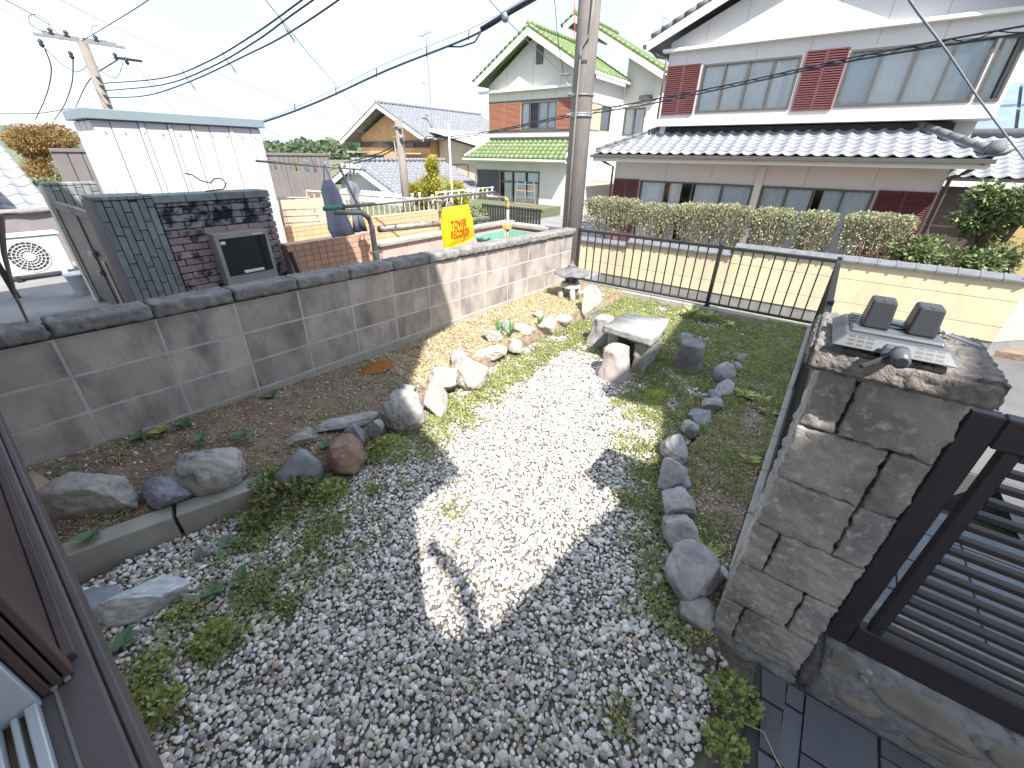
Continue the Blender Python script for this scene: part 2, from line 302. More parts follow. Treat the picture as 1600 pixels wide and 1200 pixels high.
def rock(name, x, y, z, sx, sy, sz, m, label, group, seed, rot=0.0, cuts=7, sub=4, tilt=0.0, amp=0.075, depth=(0.50, 0.90), parent=None, cat='rock'):
    bm = rock_mesh(seed, cuts, sub, amp, depth)
    Mx = Matrix.Rotation(rot, 4, 'Z') @ Matrix.Rotation(tilt, 4, 'Y') @ Matrix.Diagonal((sx, sy, sz, 1))
    bmesh.ops.transform(bm, matrix=Mx, verts=bm.verts)
    me = bpy.data.meshes.new(name); bm.to_mesh(me); bm.free(); me.materials.append(m); me.polygons.foreach_set('use_smooth', [True] * len(me.polygons))
    o = link(name, me, (x, y, z), parent)
    if label: tag(o, label, cat, group)
    return o
def leaves(P, D, size, aspect=0.45, fold=0.25, jit=0.4, upb=0.0):
    """P positions, D outward directions (n,3) -> diamond leaves, each an island"""
    n = len(P); A = D + rng.normal(0, jit, (n, 3)); A[:, 2] += upb; A /= np.linalg.norm(A, axis=1)[:, None] + 1e-9
    B = np.cross(A, rng.normal(0, 1, (n, 3))); B /= np.linalg.norm(B, axis=1)[:, None] + 1e-9
    C = np.cross(A, B); s = (size * rng.uniform(0.65, 1.3, n))[:, None]
    v = np.stack([P, P + A * s * .5 + B * s * aspect * .5 + C * s * fold * .3, P + A * s, P + A * s * .5 - B * s * aspect * .5 + C * s * fold * .3], 1).reshape(-1, 3)
    i = np.arange(n)[:, None] * 4
    f = np.concatenate([i + np.array([[0, 1, 2]]), i + np.array([[0, 2, 3]])], 0)
    return v, f
def leafobj(name, P, D, size, m, parent=None, **k):
    v, f = leaves(np.asarray(P, float), np.asarray(D, float), size, **k); return add(name, v, f, m, parent)
def crown_pts(c, r, n, lumps=9, shell=0.55, seed=0, flat=1.0):
    g = np.random.default_rng(seed); c = np.array(c); r = np.array(r)
    lc = g.normal(0, 1, (lumps, 3)); lc /= np.linalg.norm(lc, axis=1)[:, None]; lc *= g.uniform(0.25, 0.68, (lumps, 1)); lr = g.uniform(0.28, 0.5, lumps)
    k = g.integers(0, lumps, n); d = g.normal(0, 1, (n, 3)); d /= np.linalg.norm(d, axis=1)[:, None]
    q = lc[k] + d * (lr[k] * g.uniform(shell, 1.0, n))[:, None]
    return c + q * r, d
def text_obj(name, body, size, origin, ux, uz, m, parent, depth=0.001, sx=1.0):
    cu = bpy.data.curves.new(name, 'FONT'); cu.body = body; cu.size = size; cu.extrude = depth; cu.space_character = 1.12; cu.offset = 0.0032
    t = bpy.data.objects.new(name, cu); COL.objects.link(t); bpy.context.view_layer.update()
    me = bpy.data.meshes.new_from_object(t.evaluated_get(bpy.context.evaluated_depsgraph_get())); bpy.data.objects.remove(t)
    ux = Vector(ux); uz = Vector(uz); n = ux.cross(uz)
    for v in me.vertices: v.co = ux * v.co.x * sx + uz * v.co.y + n * v.co.z
    me.materials.clear(); me.materials.append(m); return link(name, me, origin, parent)

# ------------------------------------------------------------ GROUND AND SETTING
def sheet(name, x0, x1, y0, y1, z, m, kind='structure', step=None, amp=0.0, fn=None):
    nx = 1 if not step else max(1, int((x1 - x0) / step)); ny = 1 if not step else max(1, int((y1 - y0) / step))
    V = []; F = []
    for j in range(ny + 1):
        for i in range(nx + 1):
            x = x0 + (x1 - x0) * i / nx; y = y0 + (y1 - y0) * j / ny
            zz = z if fn is None else fn(x, y)
            if amp: zz += amp * noise.fractal(Vector((x * 7, y * 7, 3)), 0.8, 2, 4)
            V.append((x, y, zz))
    for j in range(ny):
        for i in range(nx): a = j * (nx + 1) + i; F.append((a, a + 1, a + nx + 2, a + nx + 1))
    return tag(add(name, V, F, m, smooth=bool(step)), kind=kind)
sheet('ground', -3500, 3500, -3500, 3500, -1.6, M_land)
sheet('street', -9, 60, 5.32, 9.35, -1.10, M_asph)
sheet('side_street', 2.0, 60, -30, 60, -1.104, M_asph)
tag(box('street_bed', -9, 60, 5.3, 20, -1.9, -1.108, M_asph, bev=0), kind='structure')
# neighbour's yard slab
tag(box('concrete_yard', -11.0, -2.96, -7, 6.5, -1.7, -0.10, M_conc, bev=0), kind='structure')
tag(box('yard_terrace', -30, -11.0, -14, 30, -1.7, -0.5, M_land, bev=0), kind='structure')
tag(box('rear_yard', -26, -5.2, 6.6, 22, -1.7, -0.9, M_conc, bev=0), kind='structure')
# garden body
tag(box('garden_terrace', -2.94, 0.13, -7, 5.19, -1.7, -0.03, M_grit, bev=0), kind='structure')
tag(box('entrance_terrace', 0.132, 2.0, -7, 2.6, -1.7, -0.012, M_grit, bev=0), kind='structure')
def lerp(tab, y):
    if y <= tab[0][0]: return tab[0][1]
    for (a, b), (c, d) in zip(tab, tab[1:]):
        if y <= c: return b + (d - b) * (y - a) / (c - a)
    return tab[-1][1]
LE = [(-0.4, -2.27), (0.15, -2.13), (0.45, -2.02), (0.56, -1.95), (0.8, -1.92), (1.3, -1.98), (1.9, -2.02), (2.8, -2.08), (3.4, -2.06), (4.1, -1.98), (5.3, -1.98)]
RE = [(0.9, 0.12), (1.2, 0.05), (1.34, -0.02), (1.55, -0.13), (1.69, -0.2), (1.9, -0.29), (2.17, -0.35), (2.63, -0.32), (3.0, -0.29), (5.3, -0.28)]
def bedz(x, y):
    e = lerp(LE, y); t = max(0, min(1, (x + 2.84) / (e + 2.84)))
    zw = max(0.09, min(0.27, 0.25 - 0.075 * (y + 0.2)))
    return zw + (0.085 - zw) * t
def bed_left():
    V = []; F = []; ny = 150; nx = 26
    for j in range(ny + 1):
        y = -0.45 + 5.6 * j / ny; e = lerp(LE, y)
        for i in range(nx + 1):
            x = -2.828 + (e + 2.828) * i / nx; V.append((x, y, bedz(x, y) + 0.012 * noise.fractal(Vector((x * 9, y * 9, 0)), .8, 2, 4) - (0.09 if i == nx and y > .5 else 0)))
    for j in range(ny):
        for i in range(nx): a = j * (nx + 1) + i; F.append((a, a + 1, a + nx + 2, a + nx + 1))
    return add('left_planting_bed', V, F, M_soil, smooth=True)
tag(bed_left(), kind='structure')
def bed_right():
    V = []; F = []; ny = 130; nx = 14
    for j in range(ny + 1):
        y = 1.2 + 3.94 * j / ny; e = lerp(RE, y)
        for i in range(nx + 1):
            x = e + (0.068 - e) * i / nx; V.append((x, y, 0.065 + 0.012 * noise.fractal(Vector((x * 9, y * 9, 5)), .8, 2, 4) - (0.07 if i == 0 else 0)))
    for j in range(ny):
        for i in range(nx): a = j * (nx + 1) + i; F.append((a, a + 1, a + nx + 2, a + nx + 1))
    return add('right_planting_bed', V, F, M_soil, smooth=True)
tag(bed_right(), kind='structure')
sheet('gravel_bed', -2.1, 0.13, -0.5, 5.14, 0.0, M_grit, step=0.06, amp=0.006)

# hills far away
def hill(name, R0, a0, a1, hf, m, n=120, dep=60):
    V = []; F = []
    for i in range(n + 1):
        a = a0 + (a1 - a0) * i / n; dx, dy = -math.sin(R(a)), math.cos(R(a)); h = hf(a)
        for k, (rr, hh) in enumerate([(R0, -3), (R0 + dep * .5, h * .75), (R0 + dep, h), (R0 + dep * 2, h * .5)]): V.append((dx * rr, dy * rr, hh + (1.2 * noise.noise(Vector((a * 1.7, k, 0))) * R0 / 250 if k else 0)))
    for i in range(n):
        for k in range(3): b = i * 4 + k; F.append((b, b + 4, b + 5, b + 1))
    return tag(add(name, V, F, m, smooth=True), kind='structure')
hill('wooded_hill', 250, 30, 74, lambda a: 4.9 + 1.1 * math.sin(a * .35) - 0.16 * max(0, a - 58), mat('hill_green', (0.09, 0.13, 0.07), (0.06, 0.09, 0.05), 0.2, 0.95))
hill('distant_mountain', 2600, 66, 130, lambda a: 20 + 95 * math.sin(R((a - 66) * 2.6)), mat('mountain_green', (0.10, 0.14, 0.10), (0.08, 0.11, 0.08), 0.01, 0.95), dep=500)
gh = np.random.default_rng(3); n = 9000
aa = np.radians(gh.uniform(34, 73, n)); rr = 262 + gh.uniform(-8, 52, n)
hz = np.interp(rr, [250, 280, 310], [0, .75, 1.0]) * (4.9 + 1.1 * np.sin(np.degrees(aa) * .35) - .16 * np.maximum(0, np.degrees(aa) - 58)) + gh.uniform(-.3, 1.6, n) * (1 + np.sin(np.degrees(aa) * 2.2)) * .8
P = np.stack([-np.sin(aa) * rr, np.cos(aa) * rr, hz], 1)
tag(leafobj('hill_trees', P, gh.normal(0, 1, (n, 3)), 2.6, LF_hill, aspect=.9), 'wooded hillside of small rounded trees on the horizon', 'trees', kind='stuff')

# ------------------------------------------------------------ BLOCK WALL (left)
bw = thing('block_wall', 'stained grey concrete block wall with rough stone coping along the left bed', 'wall', (-2.9, 2.3, 0))
bw.location.z = -0.055; bw.rotation_euler.x = -0.0265
rowz = [0.02, 0.22, 0.42, 0.62, 0.82]
y0w = -1.04 + 0.125
MB().box(-2.935, -2.8315, -1.5, 5.16, -0.2, 0.818).build('mortar_bed', M_mortar, bw)
for r_ in range(1, 4):
    yy = -1.08
    while yy < 5.1:
        ya, yb = yy, min(yy + 0.4, 5.16)
        box('block', -2.93, -2.83, ya + 0.004, yb - 0.004, rowz[r_] + 0.004, rowz[r_ + 1] - 0.004, M_block, bw, bev=0.004)
        yy += 0.4
yy = -1.08
while yy < 5.1:
    box('footing_block', -2.93, -2.828, yy + .003, min(yy + .4, 5.16) - .003, -0.1, 0.217, M_base, bw, bev=0.004); yy += 0.4
yy = -1.08; k = 0
while yy < 5.1:
    yb = min(yy + 0.4, 5.2)
    rough_box('coping_stone', -2.965, -2.798, yy + 0.003, yb - 0.003, 0.832, 0.903, M_cope, bw, seg=0.012, amp=0.0052, fr=34, seed=k, bev=0.008, oct=6)
    yy += 0.4; k += 1

# edging blocks of the left bed (front)
for i, (xa, ya, xb, yb, nm) in enumerate([(-2.235, -0.40, -2.07, 0.155, 'near'), (-2.065, 0.17, -1.955, 0.52, 'far')]):
    d = Vector((xb - xa, yb - ya, 0)); nrm = Vector((d.y, -d.x, 0)).normalized(); t = 0.10
    a = Vector((xa, ya, 0)); b = Vector((xb, yb, 0)); poly = [a, b, b - nrm * t, a - nrm * t]
    o = fixn(MB().prism([(p.x, p.y) for p in poly], 2, -0.05, 0.125).build('edging_block', M_base))
    md = o.modifiers.new('bevel', 'BEVEL'); md.width = 0.006; md.segments = 2
    tag(o, ['long concrete edging block nearest the house, under the big grey boulder', 'shorter concrete edging block under the granite boulder'][i], 'edging block', 'edging blocks of the left bed')

# ------------------------------------------------------------ ROCKS
G, B_, BR, PA, PU, WG = M_rocks
lr = [  # x,y,z,sx,sy,sz,mat,label,seed,rot,cuts
 (-2.42, -0.03, .19, .20, .13, .13, G, 'big rough grey boulder at the near end of the left bed', 1, .80, 8),
 (-2.22, .20, .15, .14, .085, .08, B_, 'dark blue angular rock between the two big boulders', 2, .30, 9),
 (-2.19, .38, .19, .175, .12, .115, G, 'smooth speckled granite boulder on the concrete edging', 3, .85, 0),
 (-1.92, .68, .11, .12, .10, .13, B_, 'blue grey pointed rock among the green creepers', 4, 0.9, 8),
 (-1.85, .93, .11, .115, .11, .13, BR, 'rounded reddish brown rock on the left edging', 5, 0.4, 5),
 (-2.18, .86, .11, .13, .08, .07, G, 'flat grey rock behind the reddish brown rock', 6, 1.0, 7),
 (-1.98, 1.06, .10, .08, .07, .09, B_, 'small blue rock just past the reddish brown rock', 7, .5, 8),
 (-2.12, 1.12, .12, .20, .07, .05, G, 'low flat slab of grey stone along the bed edge', 8, 1.2, 6),
 (-1.97, 1.21, .09, .06, .06, .07, PU, 'small rounded stone left of the round flat-topped rock', 9, 0, 5),
 (-1.96, 1.45, .10, .15, .15, .13, G, 'round flat-topped grey rock at the shadow edge', 10, .3, 2),
 (-2.13, 1.60, .11, .10, .08, .08, G, 'grey rock tucked behind the flat-topped rock', 11, .6, 7),
 (-1.88, 1.66, .10, .09, .11, .14, PA, 'pale upright rock right after the flat-topped rock', 12, .2, 7),
 (-2.02, 1.86, .14, .16, .11, .10, PA, 'pale oval boulder at the start of the sunlit rocks', 13, 1.1, 5),
 (-1.96, 2.08, .13, .15, .13, .15, PA, 'tall pale boulder with ribbed face in full sun', 14, 1.0, 6),
 (-2.16, 2.18, .12, .09, .08, .10, PA, 'rounded cream rock leaning on the ribbed pale boulder', 15, 0, 6),
 (-2.09, 2.53, .10, .16, .09, .06, PA, 'low flat cream rock after the ribbed boulder', 16, 1.2, 7),
 (-2.01, 2.78, .09, .08, .07, .08, G, 'small grey rock before the iris plant', 17, .5, 7),
 (-2.28, 2.76, .15, .11, .08, .06, G, 'white lichened rock lying up in the left bed', 18, .7, 7),
 (-2.17, 3.12, .11, .11, .08, .07, PA, 'pale rock just beyond the iris plant', 19, .4, 7),
 (-2.33, 3.08, .13, .07, .07, .07, B_, 'small dark rock inside the bed beyond the iris plant', 20, 0, 8),
 (-2.07, 3.38, .11, .11, .10, .11, PA, 'upright pale rock in the middle of the far row', 21, .4, 6),
 (-2.06, 3.70, .09, .11, .08, .07, G, 'low grey rock in the far part of the row', 22, 1.0, 7),
 (-2.28, 3.55, .13, .07, .06, .05, PA, 'small pale stone lying behind the far row', 23, 1.0, 7),
 (-1.96, 4.12, .16, .14, .13, .20, PA, 'tall white pitted rock beside the stone lantern', 24, .4, 6),
 (-1.93, -.20, .03, .12, .10, .09, B_, 'blue grey rock in the gravel beside the house sill', 25, .2, 8),
 (-1.76, -.06, .05, .165, .085, .09, WG, 'long pale granite rock lying on the gravel', 26, .95, 6),
 (-1.86, .17, .03, .045, .035, .05, PU, 'small dark purple rock by the joint of the edging blocks', 27, 0, 7),
 (-1.66, .05, .02, .035, .03, .025, PA, 'small white stone right of the long granite rock', 28, 0, 6),
]
for (x, y, z, sx, sy, sz, m, lb, s, ro, cu) in lr:
    rock('rock', x, y, z, sx, sy, sz * 1.08, m, lb, 'rocks edging the left bed', s, ro, cu + 3, sub=5 if sx > .12 else 4)
rr_ = [
 (-.03, 1.36, .09, .15, .12, .15, PU, 'largest dark angular boulder near the foot of the pillar', 41, 2.2, 7),
 (-.155, 1.565, .08, .12, .085, .09, G, 'rough grey rock second in the right row from the pillar', 42, 2.3, 7),
 (-.22, 1.72, .08, .125, .10, .10, PU, 'broad flat-topped mauve rock third from the pillar', 43, 2.1, 5),
 (-.245, 1.90, .10, .07, .05, .03, B_, 'thin bluish slate chip on top of the right row', 44, 2.0, 9),
 (-.325, 1.93, .08, .10, .10, .12, PU, 'rounded mauve rock behind the bluish chip', 45, 2.3, 5),
 (-.385, 2.20, .08, .15, .085, .11, PU, 'long leaning mauve rock in the middle of the right row', 46, 2.1, 5),
 (-.37, 2.47, .07, .075, .06, .07, G, 'small grey rock after the long leaning mauve rock', 47, 2.0, 7),
 (-.36, 2.66, .07, .12, .09, .08, B_, 'blue grey rock beside the yellow moss patch', 48, 1.9, 6),
 (-.325, 2.86, .07, .09, .08, .09, PU, 'purple rock beyond the blue grey rock', 49, 1.8, 6),
 (-.35, 3.02, .07, .06, .06, .06, B_, 'small blue rock between two purple rocks', 50, 1.5, 7),
 (-.31, 3.18, .08, .13, .08, .08, PU, 'flat purple rock left of the bright rosette weed', 51, 1.6, 5),
 (-.37, 3.42, .09, .10, .09, .11, PU, 'upright dark rock near the far end of the right row', 52, 1.4, 5),
 (-.31, 3.66, .07, .06, .06, .06, B_, 'small bluish rock last but one in the right row', 53, 1.5, 7),
 (-.33, 3.92, .06, .06, .05, .05, G, 'small grey rock last in the right row', 54, 1.5, 7),
 (-.16, 1.31, .015, .033, .03, .03, G, 'loose rounded pebble left of the largest dark boulder', 55, 0, 4),
 (.05, 1.45, .09, .04, .035, .03, WG, 'small white stone between the big boulder and pillar', 56, 0, 6),
 (.03, 1.235, .05, .085, .07, .07, G, 'pale grey rock at the bottom left corner of the pillar', 57, .6, 7),
 (-.86, 4.02, .06, .09, .08, .08, B_, 'dark rock in the weeds behind the round-topped stool', 58, 0, 6),
 (-.22, 1.40, .012, .025, .022, .02, B_, 'tiny bluish stone in the gravel beside the right row', 59, 0, 6),
]
for (x, y, z, sx, sy, sz, m, lb, s, ro, cu) in rr_:
    rock('rock', x, y, z, sx * .97, sy * .93, sz * .88, m, lb, 'rocks edging the right bed', s, ro, cu + 3, sub=5 if sx > .12 else 4)

# ------------------------------------------------------------ STONE TABLE AND STOOLS
tb = thing('stone_table', 'low granite garden table with a thick slab top on two slab legs', 'table', (-1.1, 3.3, 0))
def slab(name, poly, z0, z1, m, parent, seed, amp=0.008, cuts=26):
    bm = bmesh.new(); n = len(poly)
    bot = [bm.verts.new((p[0], p[1], z0)) for p in poly]; top = [bm.verts.new((p[0], p[1], z1)) for p in poly]
    bm.faces.new(bot[::-1]); bm.faces.new(top)
    for i in range(n): bm.faces.new((bot[i], bot[(i + 1) % n], top[(i + 1) % n], top[i]))
    for _ in range(4): bmesh.ops.subdivide_edges(bm, edges=[e for e in bm.edges if e.calc_length() > 0.025], cuts=1, use_grid_fill=True)
    bm.normal_update(); so = Vector((seed, seed * 2, 0))
    for v in bm.verts:
        k = 0.35 if abs(v.co.z - z1) < 1e-4 and v.normal.z > .95 else 1.0
        v.co += v.normal * amp * k * noise.fractal(v.co * 16 + so, .8, 2, 4) * 1.7
    bmesh.ops.triangulate(bm, faces=bm.faces)
    me = bpy.data.meshes.new(name); c = Vector((sum(p[0] for p in poly) / n, sum(p[1] for p in poly) / n, (z0 + z1) / 2))
    for v in bm.verts: v.co -= c
    bm.to_mesh(me); bm.free(); me.materials.append(m); me.polygons.foreach_set('use_smooth', [True] * len(me.polygons)); return link(name, me, c, parent)
slab('tabletop', [(-1.335, 3.11), (-0.897, 3.07), (-0.89, 3.25), (-0.94, 3.63), (-1.12, 3.60), (-1.31, 3.49)], 0.305, 0.37, M_gran, tb, 3, 0.005)
slab('leg', [(-1.04, 3.13), (-0.94, 3.12), (-0.97, 3.58), (-1.06, 3.58)], -0.02, 0.302, M_gran, tb, 5, 0.006)
slab('leg', [(-1.30, 3.17), (-1.21, 3.16), (-1.20, 3.46), (-1.29, 3.46)], -0.02, 0.302, M_gran, tb, 9, 0.006)
slab('leg', [(-1.19, 3.40), (-1.07, 3.41), (-1.07, 3.47), (-1.19, 3.47)], -0.02, 0.25, M_gran, tb, 11, 0.006)
def stool(x, y, r, h, label, seed, m, top=0.85, lean=(0, 0)):
    bm = bmesh.new(); n = 40; rings = []
    prof = [(1.06, 0), (1.08, .08), (1.02, .25), (.97, .45), (.94, .62), (.92, .8), (.915, .93), (.87, .985), (.78, 1.0), (0.02, 1.0)]
    so = Vector((seed * 3, seed, 0))
    for q, (pr, pz) in enumerate(prof):
        ring = []
        for k in range(n):
            a = 2 * math.pi * k / n; sq = 1 / max(abs(math.cos(a)), abs(math.sin(a))) ** 0.35
            rad = r * pr * sq * (1 + (top - 1) * pz); p = Vector((math.cos(a) * rad, math.sin(a) * rad, pz * h))
            am = 0.010 if q < 7 else 0.002
            p += Vector((math.cos(a), math.sin(a), 0)) * am * noise.fractal(Vector((p.x * 9, p.y * 9, p.z * 9)) + so, .8, 2, 3) * 1.5
            p += Vector((lean[0], lean[1], 0)) * pz
            if q >= 7: p.z += 0.012 * noise.noise(p * 5 + so)
            ring.append(bm.verts.new(p))
        rings.append(ring)
    for a, b in zip(rings, rings[1:]):
        for k in range(n): bm.faces.new((a[k], a[(k + 1) % n], b[(k + 1) % n], b[k]))
    bm.faces.new(rings[-1])
    bmesh.ops.subdivide_edges(bm, edges=bm.edges[:], cuts=1, use_grid_fill=True); bm.normal_update()
    for v in bm.verts:
        if v.co.z < h * .93: v.co += v.normal * 0.006 * noise.fractal(v.co * 30 + so, .8, 2, 3)
    me = bpy.data.meshes.new('stone_stool'); bm.to_mesh(me); bm.free(); me.materials.append(m); me.polygons.foreach_set('use_smooth', [True] * len(me.polygons))
    return tag(link('stone_stool', me, (x, y, -0.01)), label, 'stool', 'stone stools round the low table')
M_st1 = mat('warm_stone', (0.50, 0.44, 0.42), (0.34, 0.29, 0.28), 9, 0.9, 0.6, 50, c3=(0.24, 0.20, 0.19), s3=16, lo3=.55, hi3=.72)
stool(-1.125, 2.965, .118, .285, 'pinkish square stone stool standing in front of the table', 1, M_st1)
stool(-1.54, 3.52, .115, .31, 'grey stone stool standing left of the table', 2, M_gran, lean=(0.04, -.02))
stool(-0.665, 3.50, .105, .265, 'dark waisted stone stool with pale round top, right of the table', 3, mat('dark_stone', (0.27, .255, .26), (.15, .14, .145), 9, .9, .8, 45, c3=(.42, .41, .41), s3=7, lo3=.6, hi3=.8), top=1.05, lean=(-0.01, 0))

# ------------------------------------------------------------ STONE LANTERN
ln = thing('stone_lantern', 'small old stone garden lantern in the far left corner by the block wall', 'stone lantern', (-2.38, 4.40, .1))
lx, ly = -2.38, 4.40
m_ = MB(); 
for k in range(4):
    a = math.pi / 4 + k * math.pi / 2; m_.tube([(lx + .125 * math.cos(a), ly + .125 * math.sin(a), .08), (lx + .115 * math.cos(a), ly + .115 * math.sin(a), .16), (lx + .075 * math.cos(a), ly + .075 * math.sin(a), .235)], .034, 10)
fo = m_.build('foot', M_lantw, ln, True)
fixn(MB().lathe((lx, ly, 0), [(.09, .225), (.135, .235), (.135, .262), (.11, .285)], 6).build('plinth', M_lantw, ln))
m2 = MB().lathe((lx, ly, 0), [(.075, .285), (.075, .30)], 6)
for k in range(6):
    a = k * math.pi / 3; m2.tube([(lx + .066 * math.cos(a), ly + .066 * math.sin(a), .29), (lx + .066 * math.cos(a), ly + .066 * math.sin(a), .39)], .013, 6)
m2.lathe((lx, ly, 0), [(.045, .29), (.045, .385)], 8)
m2.build('fire_box', M_lant, ln)
def lroof():
    V = []; F = []; n = 24
    prof = [(.19, .375), (.205, .385), (.20, .398), (.15, .415), (.10, .437), (.07, .455), (.065, .468), (.045, .472)]
    for r_, z in prof:
        for k in range(n):
            a = 2 * math.pi * k / n; c6 = abs(math.cos(3 * a)) ** 3; V.append((lx + r_ * (1 + .07 * c6 * (r_ > .1)) * math.cos(a), ly + r_ * (1 + .07 * c6 * (r_ > .1)) * math.sin(a), z + (.022 * c6 if r_ > .14 else 0)))
    for i in range(len(prof) - 1):
        for k in range(n): F.append((i * n + k, i * n + (k + 1) % n, (i + 1) * n + (k + 1) % n, (i + 1) * n + k))
    F += [tuple(range(n - 1, -1, -1)), tuple(range((len(prof) - 1) * n, len(prof) * n))]
    return add('lantern_roof', V, F, M_lant, ln)
lroof()
MB().lathe((lx, ly, 0), [(.04, .468), (.05, .482), (.03, .50), (.018, .505), (.022, .518), (.004, .545)], 12).build('finial', M_lant, ln, True)
o = rock('stone_slab', -2.2, 4.66, .115, .19, .10, .025, G, 'flat brown slab lying behind the stone lantern', None, 66, .2, 4, cat='stone slab')

# ------------------------------------------------------------ CURBS
cu = thing('curb_wall', 'low concrete block curb under the black railing at the far end', 'curb', (-1.3, 5.22, 0))
xx = -2.83
while xx < .1:
    box('curb_block', xx + .003, min(xx + .4, .2) - .003, 5.15, 5.25, -1.1, .075 if xx < -.98 else .07, M_base, cu, bev=.006); xx += .4
cu2 = thing('side_curb', 'low concrete curb along the street side of the right bed', 'curb', (.12, 3.3, 0))
yy = 1.48
while yy < 5.1:
    box('curb_block', .072, .18, yy + .003, min(yy + .4, 5.148) - .003, -1.1, .10, M_base, cu2, bev=.006); yy += .4

# ------------------------------------------------------------ BLACK RAILINGS
def rail_panel(t, xa, xb, y, zt, zb, n):
    box('top_rail', xa, xb, y - .018, y + .018, zt - .035, zt, M_black, t); box('bottom_rail', xa, xb, y - .016, y + .016, zb, zb + .025, M_black, t)
    for i in range(n):
        x = xa + (xb - xa) * (i + 1) / (n + 1); box('bar', x - .007, x + .007, y - .007, y + .007, zb + .026, zt - .036, M_black, t, bev=.002)
rf = thing('railing', 'black metal bar railing across the far end of the garden', 'railing', (-1.3, 5.2, .08))
for x in (-2.74, -.96): box('post', x - .02, x + .02, 5.18, 5.22, .07, .79, M_black, rf)
rail_panel(rf, -2.718, -.982, 5.2, .775, .105, 15); rail_panel(rf, -.938, .098, 5.2, .775, .105, 9)
for x, nm in ((-2.74, 0), (-.96, 0)): box('post_foot', x - .03, x + .03, 5.165, 5.235, .076, .092, M_black, rf, bev=.002)
rf2 = thing('railing', 'black metal railing running from the far corner back to the pillar', 'railing', (.12, 3.6, .1))
box('post', .1, .14, 5.18, 5.22, .07, .80, M_black, rf2); box('post', .1, .14, 1.48, 1.52, .10, .80, M_black, rf2); box('post', .1, .14, 3.42, 3.46, .10, .80, M_black, rf2)
box('top_rail', .102, .138, 1.521, 3.419, .74, .775, M_black, rf2); box('top_rail', .102, .138, 3.461, 5.179, .74, .775, M_black, rf2)
box('bottom_rail', .104, .136, 1.521, 3.419, .11, .135, M_black, rf2); box('bottom_rail', .104, .136, 3.461, 5.179, .11, .135, M_black, rf2)
yy = 1.63
while yy < 5.15:
    if abs(yy - 3.44) > .06: box('bar', .113, .127, yy - .007, yy + .007, .136, .739, M_black, rf2, bev=.002)
    yy += .11

# ------------------------------------------------------------ STONE PILLAR WITH LAMP
pl = thing('gate_pillar', 'rough split-face stone gate pillar with a thick cap, right of the garden', 'pillar', (.225, 1.33, 0))
zs = [.02, .21, .405, .595, .79, .98, 1.166]; jx = [.15, .275, .15, .28, .28, .16]
MB().box(.10, .345, 1.25, 1.42, -.1, 1.16).build('core', mat('pillar_joint', (.05, .047, .047), (.09, .085, .08), 20, .95, .4, 60), pl)
for i in range(6):
    for j, (xa, xb) in enumerate([(.078, jx[i] - .003), (jx[i] + .003, .362)]):
        rough_box('stone_block', xa, xb, 1.228, 1.33, zs[i] + .0012, zs[i + 1] - .0012, M_pillar, pl, seg=.009, amp=.0045, fr=42, seed=i * 2 + j + 50, bev=.004, oct=6)
    rough_box('stone_block', .075, .362, 1.334, 1.435, zs[i] + .004, zs[i + 1] - .004, M_pillar, pl, seg=.013, amp=.0055, fr=30, seed=i + 80, bev=.008)
rough_box('cap_stone', .036, .376, 1.152, 1.462, 1.172, 1.238, M_cap, pl, seg=.0075, amp=.0042, fr=75, seed=99, bev=.016, oct=6)
rough_box('foot_mortar', .06, .385, 1.212, 1.46, -.05, .03, M_aggr, pl, seg=.02, amp=.012, fr=14, seed=5, bev=.02)

lm = thing('solar_lamp', 'grey plastic twin solar security lamp lying on the pillar cap', 'lamp', (.176, 1.245, 1.24))
ang = R(2)
LS = .88
def lp(u, v, z): return (.176 + LS * (u * math.cos(ang) - v * math.sin(ang)), 1.245 + LS * (u * math.sin(ang) + v * math.cos(ang)), 1.243 + LS * (z - 1.18))
def lbox(name, u0, u1, v0, v1, z0, z1, m, inset=0.0, parent=None, bev=.003, iv=None):
    iv = inset if iv is None else iv
    V = [lp(u0, v0, z0), lp(u1, v0, z0), lp(u1, v1, z0), lp(u0, v1, z0), lp(u0 + inset, v0 + iv, z1), lp(u1 - inset, v0 + iv, z1), lp(u1 - inset, v1 - iv, z1), lp(u0 + inset, v1 - iv, z1)]
    o = add(name, V, BF, m, parent or lm)
    if bev: md = o.modifiers.new('bevel', 'BEVEL'); md.width = bev; md.segments = 3
    return o
lbox('body', -.125, .125, -.12, .12, 1.190, 1.220, M_lampg, .026, bev=.004)
lbox('top_plate', -.094, .094, -.075, .085, 1.2205, 1.230, M_lampg, .006, bev=.003)
for u in (-.044, .046):
    lbox('sensor_block', u - .028, u + .028, -.055, .03, 1.2302, 1.300, M_lampd, .003, bev=.005, iv=.014)
    lbox('slot_mark', u - .001, u + .002, -.04, -.012, 1.2995, 1.3012, M_lampg, 0, bev=0)
for s in (-1, 1):
    for k in range(3):
        u = s * (.048 + k * .019); vm = MB()
        for q in range(3): vm.add([lp(u - .007, -.1150 + q * .0074, 1.1965 + q * .0085), lp(u + .007, -.1150 + q * .0074, 1.1965 + q * .0085), lp(u + .007, -.1112 + q * .0074, 1.2010 + q * .0085), lp(u - .007, -.1112 + q * .0074, 1.2010 + q * .0085)], [(0, 1, 2, 3)])
        vm.build('vent', M_lampd, lm)
for a_, b_ in ((-.085, .02), (-.08, .045), (-.088, -.01)):
    lbox('vent', a_ - .008, a_ + .008, b_ - .004, b_ + .004, 1.2301, 1.2315, M_lampd, 0, bev=0)
